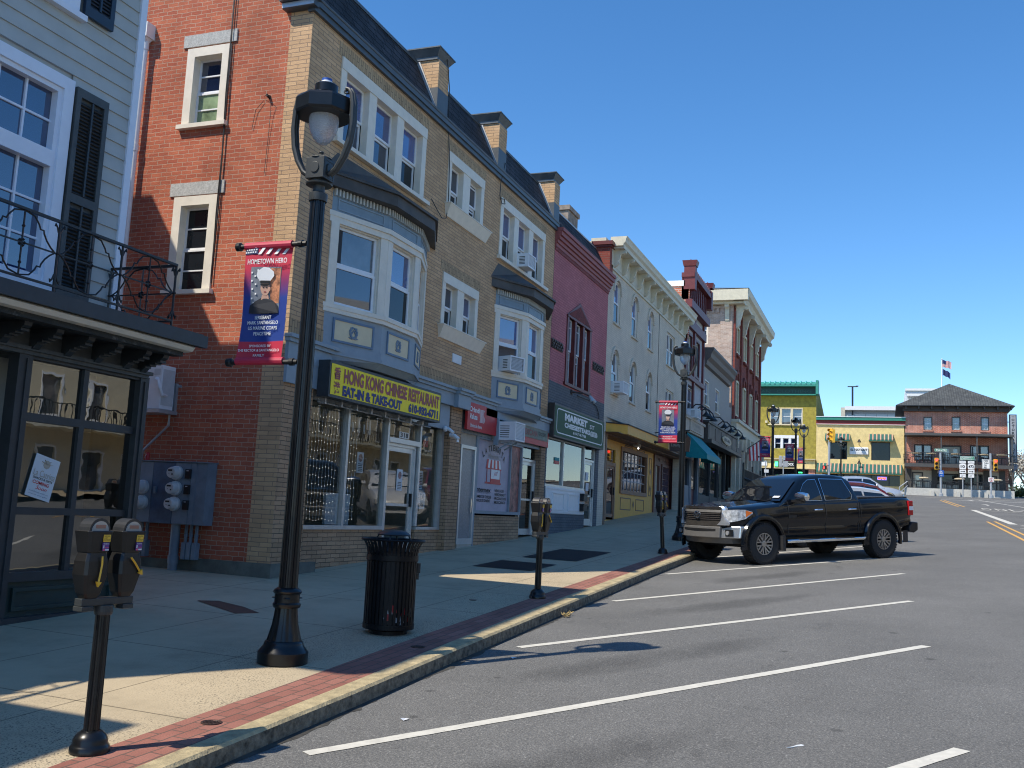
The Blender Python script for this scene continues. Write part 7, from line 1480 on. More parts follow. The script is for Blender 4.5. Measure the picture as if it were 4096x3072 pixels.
curved(.60, 1.095, 1.15, .02, .10, .05, steel, 'grille_bar', x1=.02); curved(.61, 1.165, 1.215, .03, .11, .2, mat('hood_lip', (.03, .028, .028), .2, coat=.8), 'hood_scoop')
for s in (-1, 1):
    g = G(); SP = [(.52, .78, .83), (.56, .79, .87), (.60, .75, .93), (.61, .70, 1.0), (.605, .685, 1.08), (.60, .69, 1.14), (.56, .68, 1.19), (.50, .63, 1.225)]
    vs = []
    for a_, c_, z_ in SP:
        for yy_ in (a_, (a_+c_)/2, c_):
            vs.append((.0+.11*(yy_/.6)**2+(z_-.82)*.13-(.02 if yy_ == (a_+c_)/2 else 0), s*yy_, z_))
        vs.append((.2+(z_-.82)*.13, s*c_, z_)); vs.append((.2+(z_-.82)*.13, s*a_, z_))
    n_ = len(SP); g.add(vs, [(i_*5+j_, i_*5+(j_+1) % 5, (i_+1)*5+(j_+1) % 5, (i_+1)*5+j_) for i_ in range(n_-1) for j_ in range(5)]+[tuple(range(5)), tuple(range(n_*5-5, n_*5))])
    g.build('grille_surround', chm, tk, smooth=True)
    # headlight wraps round the corner
    g = G(); P_ = [(.155, .62), (.19, .71), (.25, .80), (.36, .885), (.52, .945), (.68, .978)]; zt = [1.14, 1.15, 1.155, 1.16, 1.155, 1.11]; zb = [.92, .90, .90, .925, .97, 1.07]
    vs = [(p[0]-.015, s*(p[1]+.012), z) for p, a, b_ in zip(P_, zt, zb) for z in (b_, a)]; g.add(vs, [(2*i, 2*i+2, 2*i+3, 2*i+1) for i in range(5)])
    o = g.build('headlight', mat('headlight_glass', (.5, .52, .54), .06, var=.7, scale=14, coat=1), tk)
    g = G(); vs = [(p[0]-.019, s*(p[1]+.018), z) for p, a, b_ in list(zip(P_, zt, zb))[4:] for z in (b_+.03, a-.015)]; g.add(vs, [(2*i, 2*i+2, 2*i+3, 2*i+1) for i in range(1)]); g.build('turn_signal', M['orange'], o)
    g = G(); g.box(.17, .25, s*.76-.08, s*.76+.08, .60, .74); g.build('fog_light_housing', M['black'], tk); g = G(); g.lathe([(.045, 0), (.045, .02), (0, .025)], (.15, s*.76, .67), 16, ax='x'); g.build('fog_light', M['galv'], tk)
g = G(); n = 24
for k in range(n): a, b_ = 2*PI*k/n, 2*PI*(k+1)/n; g.bar((-.005, .10*math.cos(a), 1.04+.072*math.sin(a)), (-.005, .10*math.cos(b_), 1.04+.072*math.sin(b_)), .014, .02)
for k in range(n): a, b_ = 2*PI*k/n, 2*PI*(k+1)/n; g.bar((-.01, .035*math.cos(a), 1.04+.068*math.sin(a)), (-.01, .035*math.cos(b_), 1.04+.068*math.sin(b_)), .01, .012); g.bar((-.01, .075*math.cos(a), 1.075+.025*math.sin(a)), (-.01, .075*math.cos(b_), 1.075+.025*math.sin(b_)), .01, .012)
g.build('emblem', M['chrome'], tk)
# bed, tonneau, tail
g = G(); g.box(4.02, 5.68, -.86, .86, 1.36, 1.405); g.build('bed_cover', mat('vinyl_cover', (.03, .03, .032), .6), tk, bevel=.01)
for s in (-1, 1):
    g = G(); g.box(5.58, 5.735, s*.955-.03, s*.955+.025, .97, 1.31, 0); o = g.build('tail_light', M['tail'], tk, bevel=.015); g = G(); g.box(5.60, 5.738, s*.955-.031, s*.955+.028, 1.09, 1.18); g.build('reverse_lens', M['white'], o)
g = G(); g.prism([(5.62, .60), (5.80, .56), (5.93, .62), (5.93, .80), (5.74, .82), (5.62, .70)], -.95, .95, 'y'); g.build('rear_bumper', mat('rear_bumper_black', (.02, .02, .022), .35), tk, bevel=.02)
tk.matrix_world = groundmat(O_.x, O_.y, th)
# ---------------- smaller cars ----------------
def car(name, label, cat, paint, L_=4.6, H_=1.68, W_=.92, wagon=True, x=0, y=0, th=0, grp=None, hood=1.05):
    t = thing(name, label, cat, (0, 0, 0), grp, world=False)
    top = [(0, .62), (.1, .82), (.5, hood-.06), (1.1, hood), (1.25, hood+.02), (L_*.5, hood+.02), (L_-.3, hood+.0), (L_-.05, .95), (L_, .7)]; st = [0, .05, .15, .4, .8, 1.1, 1.6, 2.4, 3.2, L_-.7, L_-.3, L_-.1, L_]
    hwt = [(0, .7), (.15, .82), (.6, .9), (1.2, W_), (L_-.8, W_), (L_-.1, .85), (L_, .78)]; secs = []
    for s in st:
        t_, b0, w_ = lerp(top, s), .3+.1*(s < .2 or s > L_-.2), lerp(hwt, s)
        half = [(w_-.1, b0), (w_-.02, b0+.1), (w_, b0+(t_-b0)*.5), (w_-.03, t_-.08), (w_-.09, t_), (w_*.5, t_+.03), (0, t_+.04)]
        secs.append([(s, -p[0], p[1]) for p in half]+[(s, p[0], p[1]) for p in reversed(half[:-1])])
    g = G(); g.add(*loft(secs)); o = g.build('body', paint, t); cutwheels(o, [(.9, .36), (L_-.95, .36)], .41, 1.2)
    for p in o.data.polygons: p.use_smooth = True
    md = o.modifiers.new('e', 'EDGE_SPLIT'); md.split_angle = R(35)
    pf = [(1.15, hood), (1.55, hood+.28), (1.95, H_-.1), (2.3, H_-.03), (2.8, H_), (3.5, H_-.03), (L_-.65, H_-.12), (L_-.3, H_-.3), (L_-.1, hood)]; secs = []
    for s, z in pf:
        w1 = .88-(z-hood)*.42; half = [(.88, hood-.05), (w1+.03, hood+(z-hood)*.6), (w1, z-.04), (w1-.1, z), (0, z+.02)]
        secs.append([(s, -p[0], p[1]) for p in half]+[(s, p[0], p[1]) for p in reversed(half[:-1])])
    g = G(); g.add(*loft(secs)); o = g.build('cabin', paint, t); 
    for p in o.data.polygons: p.use_smooth = True
    md = o.modifiers.new('e', 'EDGE_SPLIT'); md.split_angle = R(40)
    for s in (-1, 1):
        for q in ([(1.5, hood+.05), (2.45, hood+.05), (2.42, H_-.13), (2.05, H_-.16), (1.7, hood+.3)], [(2.52, hood+.05), (3.35, hood+.05), (3.35, H_-.15), (2.5, H_-.13)], [(3.42, hood+.05), (L_-.5, hood+.16), (L_-.75, H_-.22), (3.42, H_-.16)]):
            g = G(); g.add([(p[0], s*(.905-(p[1]-hood)*.37+.012), p[1]) for p in q], [tuple(range(len(q)))]); g.build('side_window', M['tglass'], t)
        g = G(); g.lathe([(.01, -.1), (.07, -.06), (.07, .06), (.01, .1)], (1.6, s*1.0, hood+.12), 10, ax='y'); g.build('mirror', paint, t)
        g = G(); g.box(-.01, .25, s*.68-.14, s*.68+.12, .66, .82); g.build('headlight', M['metergrey'], t, bevel=.02); g = G(); g.box(L_-.22, L_+.01, s*.72-.1, s*.72+.12, .8, 1.0); g.build('tail_light', M['tail'], t, bevel=.02)
        for xx in (.9, L_-.95): wheel(t, xx, s*.80, .35, .22, s, .23, truck=False, spokes=5)
    g = G(); g.add([(1.22, -.76, hood+.07), (1.22, .76, hood+.07), (1.92, .6, H_-.09), (1.92, -.6, H_-.09)], [(0, 1, 2, 3)]); g.build('windshield', M['tglass'], t)
    g = G(); g.add([(L_-.10, -.72, hood+.1), (L_-.10, .72, hood+.1), (L_-.32, .6, H_-.28), (L_-.32, -.6, H_-.28)], [(0, 1, 2, 3)]); g.build('rear_window', M['tglass'], t)
    g = G(); g.box(-.02, .1, -.5, .5, .5, .68); g.box(.2, L_-.2, -.8, .8, .25, .5); g.build('underbody', M['black'], t)
    t.matrix_world = groundmat(x, y, th); return t
car('crossover_car', 'silver grey crossover car broadside in front of the yellow restaurant', 'car', M['silver'], L_=4.7, H_=1.7, x=67.3, y=-.95, th=R(-93))
car('crossover_car', 'dark red crossover car behind the white one, past the pickup bed', 'car', M['carred'], L_=4.7, H_=1.70, x=31.0, y=3.3, th=R(38))
car('sport_utility_car', 'white car directly behind the pickup, its roof and sloping tail seen above the bed', 'car', M['carwhite'], L_=4.9, H_=1.60, x=27.0, y=3.3, th=R(38), hood=1.08)
# ---------------- across the cross street ----------------
XF = 104; K = XF/88
TF = TX(XF)
GZ = zc(104)+.15
def k2(*v): return [q*K for q in v]
b = thing('green_building', 'mustard green stucco building with copper green tiled cornice', 'building', (XF, 9.6, GZ))
HG = [(-9.6*K, -6.83*K, 8.76*K, 10.2*K), (-9.3*K, -7.15*K, 6.65*K, 7.8*K)]
g = G(TF); g.wall(-12.6*K, -5.72*K, 5.72*K, 11.3*K, HG, th=.3); g.build('wall', M['greenw'], b)
g = G(); g.add([(XF, 5.72*K, GZ-1), (XF+.01, 5.72*K, 12.1*K), (XF+4, 5.72*K, 12.1*K), (XF+24, 5.72*K, 9.3*K), (XF+24, 5.72*K, GZ-1)], [(0, 1, 2, 3, 4)]); g.build('side_wall', M['greenw'], b)
g = G(); g.box(XF+.35, XF+24, 5.8*K, 12.6*K, GZ-1, 9.2*K); g.build('core', M['dark'], b)
g = G(TF); g.box(-12.7*K, -5.66*K, -.2, .5, 11.3*K, 11.95*K, 0); g.box(-12.7*K, -5.6*K, -.2, .7, 11.25*K, 11.34*K, 1); g.box(-12.7*K, -5.6*K, -.2, .9, 11.95*K, 12.0*K, 1); g.box(-12.7*K, -5.58*K, -.2, 1.05, 12.0*K, 12.16*K, 1)
g.add([(-12.7*K, 1.05, 12.165*K), (-5.6*K, 1.05, 12.165*K), (-5.6*K, .2, 12.45*K), (-12.7*K, .2, 12.45*K)], [(0, 1, 2, 3)], 1)
for k in range(17): x = -12.6*K+k*.51; g.tube([(x, 1.1, 12.17*K), (x, .2, 12.49*K)], .09, 6, 2)
g.box(-5.72*K, -5.5*K, -.2, 1.1, 11.3*K, 12.5*K, 1)
g.build('cornice', [M['deepg'], M['tealc'], mat('copper_tile', (.12, .5, .42), .5)], b)
text('W.B. BEAN   CLOTHING', TF, -12.3*K, -6.1*K, 11.45*K, 11.72*K, mat('raised_green_letters', (.03, .11, .08), .5), b, y=.51)
for (a, c, d, e), tr, nn2 in ((HG[0], 'cream', 3), (HG[1], 'white', 3)):
    o = multi(b, TF, a, c, d, e, nn2, case=.1 if tr == 'cream' else .2, mull=.22, head=.1 if tr == 'cream' else .3, rec=.2, cm=tr, gms=['wglass2']*3 if tr == 'cream' else ['wglass']*3, lows=['wglass2']*3 if tr == 'cream' else ['wglassd']*3)
G(TF).box(-9.75*K, -6.65*K, 0, .15, 8.66*K, 8.76*K).build('window_sill', M['cream'], b)
g = G(TF); g.box(-12.6*K, -5.75*K, 0, .25, 4.95*K, 5.72*K); g.box(-12.6*K, -5.72*K, 0, .5, 5.68*K, 5.78*K, 1); g.box(-12.6*K, -5.72*K, .0, .3, 4.9*K, 4.96*K, 1); g.build('shop_fascia', [M['yelw'], mat('sand_trim', (.5, .42, .25), .7)], b)
g = G(TF); g.box(-6.3*K, -5.75*K, -.1, .1, GZ, 4.9*K); g.build('brick_pier', M['hbrick'], b); glass(b, TF, -12.6*K, -6.3*K, GZ, 4.9*K, y=-.1, gm='wglassd')
s = boxsign('tax_shop_sign', 'black sign with a green end on the fascia of the green building', TF, -9.1*K, -7.4*K, 5.05*K, 5.5*K, .35, 'black', 'black', .01, .25)
G(TF).box(-9.08*K, -8.82*K, .35, .37, 5.08*K, 5.47*K).build('green_end', M['lightg'], s); text('H&R BLOCK', TF, -8.75*K, -7.5*K, 5.16*K, 5.38*K, M['signwhite'], s, y=.37, bold=.04)
n = thing('wall_notice', 'white notice board left on the yellow fascia of the green building', 'notice board', (XF, 12, 6)); G(TF).box(-10.45*K, -9.75*K, .25, .32, 5.1*K, 5.5*K).build('board', M['white'], n)
n = thing('open_sign', 'green lit open sign in the dark shop under the green building', 'neon sign', (XF, 8, 5.3)); text('OPEN', TF, -7.15*K, -6.78*K, 4.55*K, 4.66*K, M['lightg'], n, y=.0, bold=.03); G(TF).box(-7.18*K, -6.75*K, -.06, -.03, 4.53*K, 4.69*K).build('back_panel', M['deepg'], n)
n = thing('alarm_box', 'small pale box on the green wall left of the upper windows', 'alarm box', (XF, 11.6, 10.4)); G(TF).box(-9.98*K, -9.78*K, 0, .2, 8.85*K, 9.05*K).build('box', M['cream'], n)
# yellow restaurant
b = thing('yellow_restaurant', 'yellow stucco restaurant with red and green bands and striped awnings', 'building', (XF, 2.6, GZ))
YL, YR = -5.7*K, 1.38*K
HY = [(-4.68*K, -3.18*K, 5.84*K, 7.34*K), (-1.26*K, .23*K, 5.82*K, 7.36*K), (-5.2*K, .98*K, GZ, 4.6*K)]
g = G(TF); g.wall(YL, YR, GZ-.2, 8.83*K, HY, th=.3, y=.0); g.build('wall', M['yelw'], b)
g = G(TF); g.box(YL, YR+.03, 0, .12, 8.83*K, 9.16*K, 0); g.box(YL, YR+.05, 0, .3, 9.16*K, 9.42*K, 1); g.box(YL, YR+.08, -.3, .36, 9.42*K, 9.47*K, 2); g.box(YL, YR+.03, 0, .18, 8.79*K, 8.83*K, 2); g.build('parapet_band', [M['elred'], mat('teal_green_band', (.03, .22, .16), .5), M['white']], b)
g = G(); g.box(XF+.35, XF+20, -YR+.01, -YL-.02, GZ-1, 9.3*K); g.build('core', M['dark'], b)
for i in (0, 1):
    a, c, d, e = HY[i]; g = G(TF); g.rect(a, c, d, e, .07, -.2, -.1); o = g.build('window', M['charcoal'], b); glass(o, TF, a, c, d, e, y=-.18, gm='wglassd')
a, c, d, e = HY[2]; glass(b, TF, a, c, d+.5, e, y=-.2, gm='wglassd', name='shop_window'); G(TF).box(a, c, -.3, -.12, GZ-.1, GZ+.55).build('bulkhead', M['yelw'], b)
g = G(TF); [g.box(x, x+.1, -.25, -.15, d, e) for x in (-5.1*K, -3*K, -2.4*K, -1.3*K, .1*K)]; g.build('mullion', M['charcoal'], b)
def stripe_mat(w_):
    m = bpy.data.materials.new('striped_canvas'); t, N, L, bb = nodes(m); g0 = N.new('ShaderNodeNewGeometry'); sx = N.new('ShaderNodeSeparateXYZ'); L.new(g0.outputs['Position'], sx.inputs[0])
    q = N.new('ShaderNodeMath'); q.operation = 'DIVIDE'; L.new(sx.outputs[1], q.inputs[0]); q.inputs[1].default_value = w_; f = N.new('ShaderNodeMath'); f.operation = 'FRACT'; L.new(q.outputs[0], f.inputs[0])
    r = N.new('ShaderNodeValToRGB'); r.color_ramp.interpolation = 'CONSTANT'; e = r.color_ramp.elements
    for _ in range(3): e.new(.5)
    for i, (p, c_) in enumerate([(0, (.02, .12, .10)), (.52, (.42, .15, .09)), (.64, (.55, .45, .33)), (.76, (.42, .15, .09)), (.88, (.02, .12, .10))]): e[i].position = p; e[i].color = (*c_, 1)
    L.new(f.outputs[0], r.inputs[0]); L.new(r.outputs[0], bb.inputs['Base Color']); bb.inputs['Roughness'].default_value = .8; return m
sm_ = stripe_mat(.36)
def awn(x0, x1, zt, zb, out, lb):
    t = thing('striped_awning', lb, 'awning', (XF, -(x0+x1)/2, zb)); g = G(TF)
    g.poly([(x0, .02, zt), (x1, .02, zt), (x1, out, zb+.12), (x0, out, zb+.12)]); g.poly([(x0, out, zb+.12), (x1, out, zb+.12), (x1, out+.01, zb-.1), (x0, out+.01, zb-.1)]); g.build('canvas', sm_, t)
    g = G(TF); [g.poly([(x, .02, zt), (x, out, zb+.12), (x, out, zb-.1), (x, .02, zb-.05)]) for x in (x0, x1)]; g.box(x0, x1, out, out+.02, zb-.1, zb+.0); g.build('side_canvas', mat('awning_green', (.02, .12, .09), .8), t)
awn(-4.95*K, -2.96*K, 8.02*K, 7.42*K, .9, 'small striped awning over the left window of the yellow restaurant'); awn(-1.45*K, .46*K, 8.03*K, 7.45*K, .9, 'small striped awning over the right window of the yellow restaurant'); awn(-5.6*K, 1.15*K, 5.48*K, 4.7*K, 1.2, 'long striped red and green awning over the restaurant shopfront')
s = thing('restaurant_wall_sign', 'white rounded wall sign between the two windows of the yellow restaurant', 'sign', (XF, 2.6, 7.4)); g = G(TF); g.box(-2.98*K, -1.48*K, .05, .15, 6.27*K, 6.88*K); g.build('sign_board', M['white'], s, bevel=.06); text('EL NAYARIT', TF, -2.9*K, -1.56*K, 6.56*K, 6.76*K, M['black'], s, y=.16, bold=.03); text('RESTAURANT', TF, -2.5*K, -1.66*K, 6.36*K, 6.46*K, M['lilac'], s, y=.16)
for (z, dz, lb) in ((7.1*K, .4, 'small dark floodlight above the restaurant wall sign'), (5.9*K, -.6, 'dark floodlight hanging below the restaurant wall sign')):
    t = thing('floodlight', lb, 'lamp', (XF, 2.6, z)); g = G(TF); g.tube([(-2.23*K, .02, z), (-2.2*K, .7, z+dz*.8)], .03, 6); g.build('arm', M['iron'], t); g = G(TF); g.lathe([(.06, .2), (.2, -.1), (.05, -.05)], (-2.2*K, .75, z+dz*.7), 10); g.build('head', M['iron'], t)
n = thing('neon_open_sign', 'red and blue neon open sign in the restaurant shop window above the silver car', 'neon sign', (XF, 1, 5)); text('OPEN', TF, -.74*K, -.1*K, 4.24*K, 4.42*K, M['neonr'], n, y=-.1, bold=.01); g = G(TF); g.rect(-.78*K, -.06*K, 4.2*K, 4.46*K, .03, -.12, -.1); g.build('border', M['neonb'], n)
# hotel
b = thing('corner_hotel', 'three storey red brick hotel with grey hip roof and two balcony decks', 'hotel', (XF, -6, GZ))
hz = lambda z: z*K
HH = [(2.8*K, 3.48*K, hz(8.45), hz(9.54)), (4.94*K, 5.6*K, hz(8.46), hz(9.57)), (7.1*K, 7.72*K, hz(8.46), hz(9.56)), (2.08*K, 3.42*K, hz(5.9), hz(7.24)), (4.1*K, 5.66*K, hz(5.55), hz(7.2)), (6.3*K, 7.69*K, hz(5.9), hz(7.24)), (1.9*K, 2.76*K, GZ+.1, hz(4.95)), (3.75*K, 5.4*K, GZ+.9, hz(4.88)), (5.5*K, 7.2*K, GZ+.9, hz(4.9)), (7.5*K, 8.25*K, GZ+.1, hz(4.8))]
g = G(TF); g.wall(1.32*K, 9.07*K, GZ-.2, hz(9.97), HH, th=.25); g.build('wall', M['hbrick'], b)
g = G(TF); g.wall(1.6*K, 8.7*K, GZ-.2, hz(5.1), [(h_[0], h_[1], h_[2], h_[3]) for h_ in HH[6:]], th=.1, y=.02); g.build('ground_floor_wall', M['hcream'], b); 
g = G(TF); [g.box(x, x+.5, .02, .12, GZ-.2, hz(5.2)) for x in (1.45*K, 3.4*K, 5.42*K, 7.25*K, 8.4*K)]; g.build('dark_pilaster', M['hotelgrey'], b)
g = G(); g.box(XF+.3, XF+11, -9.05*K, -1.34*K, GZ-1, hz(9.9)); g.build('core', M['dark'], b)
for i, h_ in enumerate(HH[:3]): win(b, TF, *h_, case=.09, rec=.12, proud=.02, cm='hotelgrey', gm='wglass2', lower='wglass2', vm=1, cols=2); G(TF).box(h_[0]-.08, h_[1]+.08, 0, .1, h_[2]-.16, h_[2]-.01).build('window_sill', M['hbrick'], b)
for h_ in (HH[3], HH[5]):
    for q in range(2): a = h_[0]+(h_[1]-h_[0])*q/2; win(b, TF, a, a+(h_[1]-h_[0])/2, h_[2], h_[3], case=.1, rec=.1, cm='black', gm='wglass2', rows=1, vm=1, cols=2)
for h_ in (HH[4],):
    g = G(TF); g.rect(*h_, .15, -.1, .04); mid = (h_[0]+h_[1])/2
    for q in (0, 1): a = h_[0]+.15+q*(mid-h_[0]-.15); c = a+(mid-h_[0]-.15); g.rect(a, c, h_[2], h_[3]-.15, .2, -.1, -.03, 1, wb=.7)
    g.build('door', [M['hotelgrey'], M['hcream']], b); glass(b, TF, h_[0]+.2, h_[1]-.2, h_[2]+.6, h_[3]-.3, y=-.08, gm='wglass2')
for h_ in (HH[6], HH[9]):
    g = G(TF); g.rect(*h_, .12, -.1, .05); g.rect(h_[0]+.12, h_[1]-.12, h_[2], h_[3]-.12, .2, -.1, -.03, 1, wb=.6); g.build('door', [M['hotelgrey'], M['hcream']], b); glass(b, TF, h_[0]+.2, h_[1]-.2, h_[2]+.6, h_[3]-.25, y=-.08, gm='wglass2')
for h_ in (HH[7], HH[8]): g = G(TF); g.rect(*h_, .12, -.1, .05); o = g.build('window', M['black'], b); glass(o, TF, *h_, y=-.08, gm='wglassd')
# eaves and hip roof
g = G(TF); e0, e1 = .66*K, 9.54*K
g.box(1.2*K, 9.15*K, -.1, .35, hz(9.97), hz(10.38)); g.build('frieze', M['shopbrown'], b)
g = G(TF)
for k in range(9): x = 1.4*K+k*.98*K; g.prism([(0, 0), (1, 0), (1, .1)], 0, .001, 'y') if False else g.box(x, x+.12, .35, .9, hz(10.1), hz(10.36))
g.build('eave_bracket', M['shopbrown'], b)
g = G(); xe0, xe1 = XF-1.1, XF+11.5
g.add([(xe0, -e0, hz(10.4)), (xe0, -e1, hz(10.4)), (xe1, -e1, hz(10.4)), (xe1, -e0, hz(10.4)), (XF+5, -5.0*K, hz(12.9))], [(0, 1, 4), (1, 2, 4), (2, 3, 4), (3, 0, 4), (0, 3, 2, 1)]); g.build('roof', brick('asphalt_shingles', (.10, .105, .10), (.07, .075, .075), (.05, .05, .05), bw=.5, bh=.22, ms=.02, grime=.3), b)
g = G(); g.box(xe0, xe1, -e1, -e0, hz(10.36), hz(10.4)); g.build('gutter', M['charcoal'], b)
# porch roof, deck
g = G(TF); g.add([(1.3*K, 0, hz(8.2)), (9.05*K, 0, hz(8.2)), (9.3*K, 2.6, hz(7.98)), (1.3*K, 2.6, hz(7.98))], [(0, 1, 2, 3)]); g.build('porch_roof', M['roofgrey'], b)
g = G(TF); g.box(1.3*K, 9.3*K, 2.5, 2.65, hz(7.8), hz(7.97)); g.box(1.3*K, 9.3*K, 0, 2.55, hz(7.86), hz(7.9)); g.box(1.31*K, 9.23*K, 0, 2.6, hz(5.4), hz(5.5)); g.box(1.3*K, 9.24*K, 2.55, 2.7, hz(5.25), hz(5.53)); g.build('balcony_deck', M['hotelgrey'], b)
g = G(TF); [g.box(x, x+.12, 2.4, 2.52, GZ, hz(7.85)) for x in (1.36*K, 4.0*K, 6.6*K, 9.1*K)]; g.build('porch_post', M['hotelgrey'], b)
def rail(z0, z1, lb, y=2.6, x0=1.36*K, x1=9.15*K):
    t = thing('hotel_railing', lb, 'railing', (XF-y, -(x0+x1)/2, z0)); g = G(TF); g.box(x0, x1, y-.03, y+.03, z1-.05, z1); g.box(x0, x1, y-.02, y+.02, z0+.06, z0+.1); g.build('rail_bar', M['iron'], t); g = G(TF)
    n = int((x1-x0)/.16); [g.box(x0+k*.16, x0+k*.16+.03, y-.015, y+.015, z0+.1, z1-.05) for k in range(n)]; g.build('balusters', M['iron'], t)
rail(hz(5.53), hz(6.42), 'black iron railing along the upper balcony deck of the hotel'); rail(GZ+.3, hz(4.12), 'black iron railing around the ground level patio of the hotel', y=3.6)
g = G(TF); g.box(1.3*K, 9.1*K, .0, 4.0, GZ-.8, GZ+.28); g.box(1.28*K, 9.12*K, 3.9, 4.05, GZ-.8, GZ+.32); [g.box(x, x+.3, 4.0, 4.4, GZ-.8, GZ+.1) for x in (3.2*K, 5.05*K, 7.0*K)]; tag(g.build('patio_terrace', M['patio']), 'pale concrete patio terrace wall in front of the hotel', 'terrace')
# patio furniture
def chair():
    t = thing('patio_chair', 'black metal patio chair on the hotel decks', 'chair', (0, 0, 0), 'black patio chairs at the hotel', world=False)
    g = G(); g.box(-.24, .24, -.22, .22, .42, .46); g.build('seat', M['iron'], t)
    for x in (-.22, .22):
        for y in (-.2, .2): g = G(); g.tube([(x, y, 0), (x*.92, y*.92, .43)], .025, 5); g.build('leg', M['iron'], t)
    g = G(); [g.tube([(-.22+k*.088, .2, .44), (-.24+k*.096, .34, .95)], .016, 4) for k in range(6)]; g.tube([(-.26, .34, .95), (.26, .34, .95)], .025, 5); g.build('backrest', M['iron'], t)
    g = G(); [g.tube([(x, .26, .68), (x, -.2, .66), (x, -.22, .44)], .02, 5) for x in (-.26, .26)]; g.build('armrest', M['iron'], t); return t
def table():
    t = thing('patio_table', '', 'table', (0, 0, 0), 'patio tables under straw shades', world=False)
    g = G(); g.lathe([(.45, .70), (.45, .73)], n=20); g.build('tabletop', M['iron'], t); g = G(); g.lathe([(.3, 0), (.05, .05), (.04, .7)], n=10); g.build('pedestal', M['iron'], t)
    return t
def bowl():
    t = thing('straw_shade', '', 'straw shade', (0, 0, 0), 'straw coloured baskets above the patio rails', world=False)
    g = G(); g.lathe([(.44, -.02), (.47, .02), (.45, .1), (.3, .14), (0, .15)], n=22, flute=.06, nf=11); g.build('straw', M['umb'], t); return t
ch, tb, bw_ = chair(), table(), bowl()
first = True; cnt = 0
pos = [('balcony', hz(5.5), [2.2, 3.35, 5.15, 7.15, 8.45]), ('patio', GZ+.28, [2.75, 5.35, 8.0])]
names = {'balcony': ['leftmost on the upper balcony deck', 'second from the left on the upper balcony deck', 'middle of the upper balcony deck', 'second from the right on the upper balcony deck', 'rightmost on the upper balcony deck'], 'patio': ['left one on the ground level patio', 'middle one on the ground level patio', 'right one on the ground level patio']}
yy_ = {'balcony': 1.9, 'patio': 2.9}
used = False
for nm, z, xs in pos:
    for i, x in enumerate(xs):
        X = XF-yy_[nm]; Y = -x*K
        T0_ = tb if not used else dup(tb); T0_.location = (X, Y, z); T0_['label'] = 'dark round patio table, '+names[nm][i]
        B0 = bw_ if not used else dup(bw_); B0.location = (X-.1, Y, z+.98); B0['label'] = 'straw coloured basket shade above the railing, '+names[nm][i]
        for k, (dy, rz) in enumerate(((.85, R(-90)), (-.85, R(90)))):
            c_ = ch if not used else dup(ch); used = True; c_.location = (X, Y+dy, z); c_.rotation_euler = (0, 0, rz+.2)
# vertical hotel sign
s = thing('vertical_hotel_sign', 'tall vertical grey hotel name sign with dark frame on the right corner of the hotel', 'sign', (XF-.5, -11, 7)); x0, x1 = 9.12*K, 9.66*K
g = G(TF); g.box(x0, x1, .5, .8, hz(5.88), hz(9.73)); g.box(9.0*K, x0, .6, .7, hz(6.5), hz(6.55)); g.box(9.0*K, x0, .6, .7, hz(9.1), hz(9.15)); g.build('frame', mat('sign_frame_navy', (.02, .03, .06), .4), s)
G(TF).box(x0+.09, x1-.09, .8, .83, hz(5.95), hz(9.66)).build('face', mat('sign_face_grey', (.32, .33, .35), .4), s)
for i, c_ in enumerate('OCTORARO OTEL'):
    if c_ != ' ': text(c_, TF, x0+.2, x1-.2, hz(9.36)-i*.312-.2, hz(9.36)-i*.312+.03, M['black'], s, y=.84, bold=.03)
text('THE', TF, x0+.2, x1-.2, hz(9.5), hz(9.57), M['black'], s, y=.84)
g = G(TF); g.prism([(x0+.1, hz(5.8)), (x1, hz(5.8)), (x1+.05, hz(5.5)), ((x0+x1)/2+.05, hz(5.15)), (x0+.05, hz(5.5))], .55, .7, 'y'); g.build('arrow_panel', mat('arrow_grey', (.2, .21, .24), .5), s); text('FOOD\nBAR', TF, x0+.2, x1-.15, hz(5.5), hz(5.72), M['signwhite'], s, y=.71)
# white building behind with flagpole
b = thing('white_building', 'long white flat roofed building rising behind the yellow restaurant and hotel', 'building', (130, 0, 4)); q = 128/88
g = G(TX(128)); g.box(-3.6*q, 1.2*q, -14, 0, 4, 10.35*q-.35); g.build('wall', brick('white_panels', (.66, .68, .68), (.68, .7, .7), (.4, .42, .42), bw=1.25, bh=3, ms=.03, grime=.06, offs=0), b)
g = G(TX(128)); g.box(-3.35*q, 1.3*q, -14, .8, 10.0*q, 10.32*q, 0); g.box(-3.7*q, -3.35*q, -14, .3, 4, 10.25*q, 1); g.box(-3.35*q, 1.2*q, -.02, .03, 9.72*q, 9.95*q, 2); g.build('parapet', [M['whitew'], M['hcream'], M['lilac']], b)
g = G(TX(128)); g.box(1.6*q, 5*q, -12, 0, 8, 11.2*q); g.box(1.39*q, 5.3*q, -12, 1.2, 11.62*q, 11.8*q); g.prism([(1.55*q, 11.2*q), (5*q, 11.2*q), (5.2*q, 11.62*q), (1.4*q, 11.62*q)], -12, 1.0, 'y'); g.build('upper_block', M['whitew'], b)
fp = thing('flagpole', 'thin white flagpole standing behind the hotel roof', 'flagpole', (128, -4.2*q, 17)); g = G(); g.tube([(128, -4.21*q, 16), (128, -4.24*q, 14.35*q)], .06, 6); g.lathe([(0, -.1), (.12, 0), (0, .1)], (128, -4.24*q, 14.36*q), 8); g.build('pole', M['white'], fp)
n = thing('national_flag', 'striped flag with dark canton flying at the top of the flagpole', 'flag', (128, -6.3, 20)); flag(n, TX(127.9), 4.27*q, 14.27*q, 1.0, .85, True, .25)
n = thing('black_flag', 'plain black flag flying below the striped flag', 'flag', (128, -6.3, 19)); flag(n, TX(127.9), 4.29*q, 13.5*q, .85, .75, False, .45)
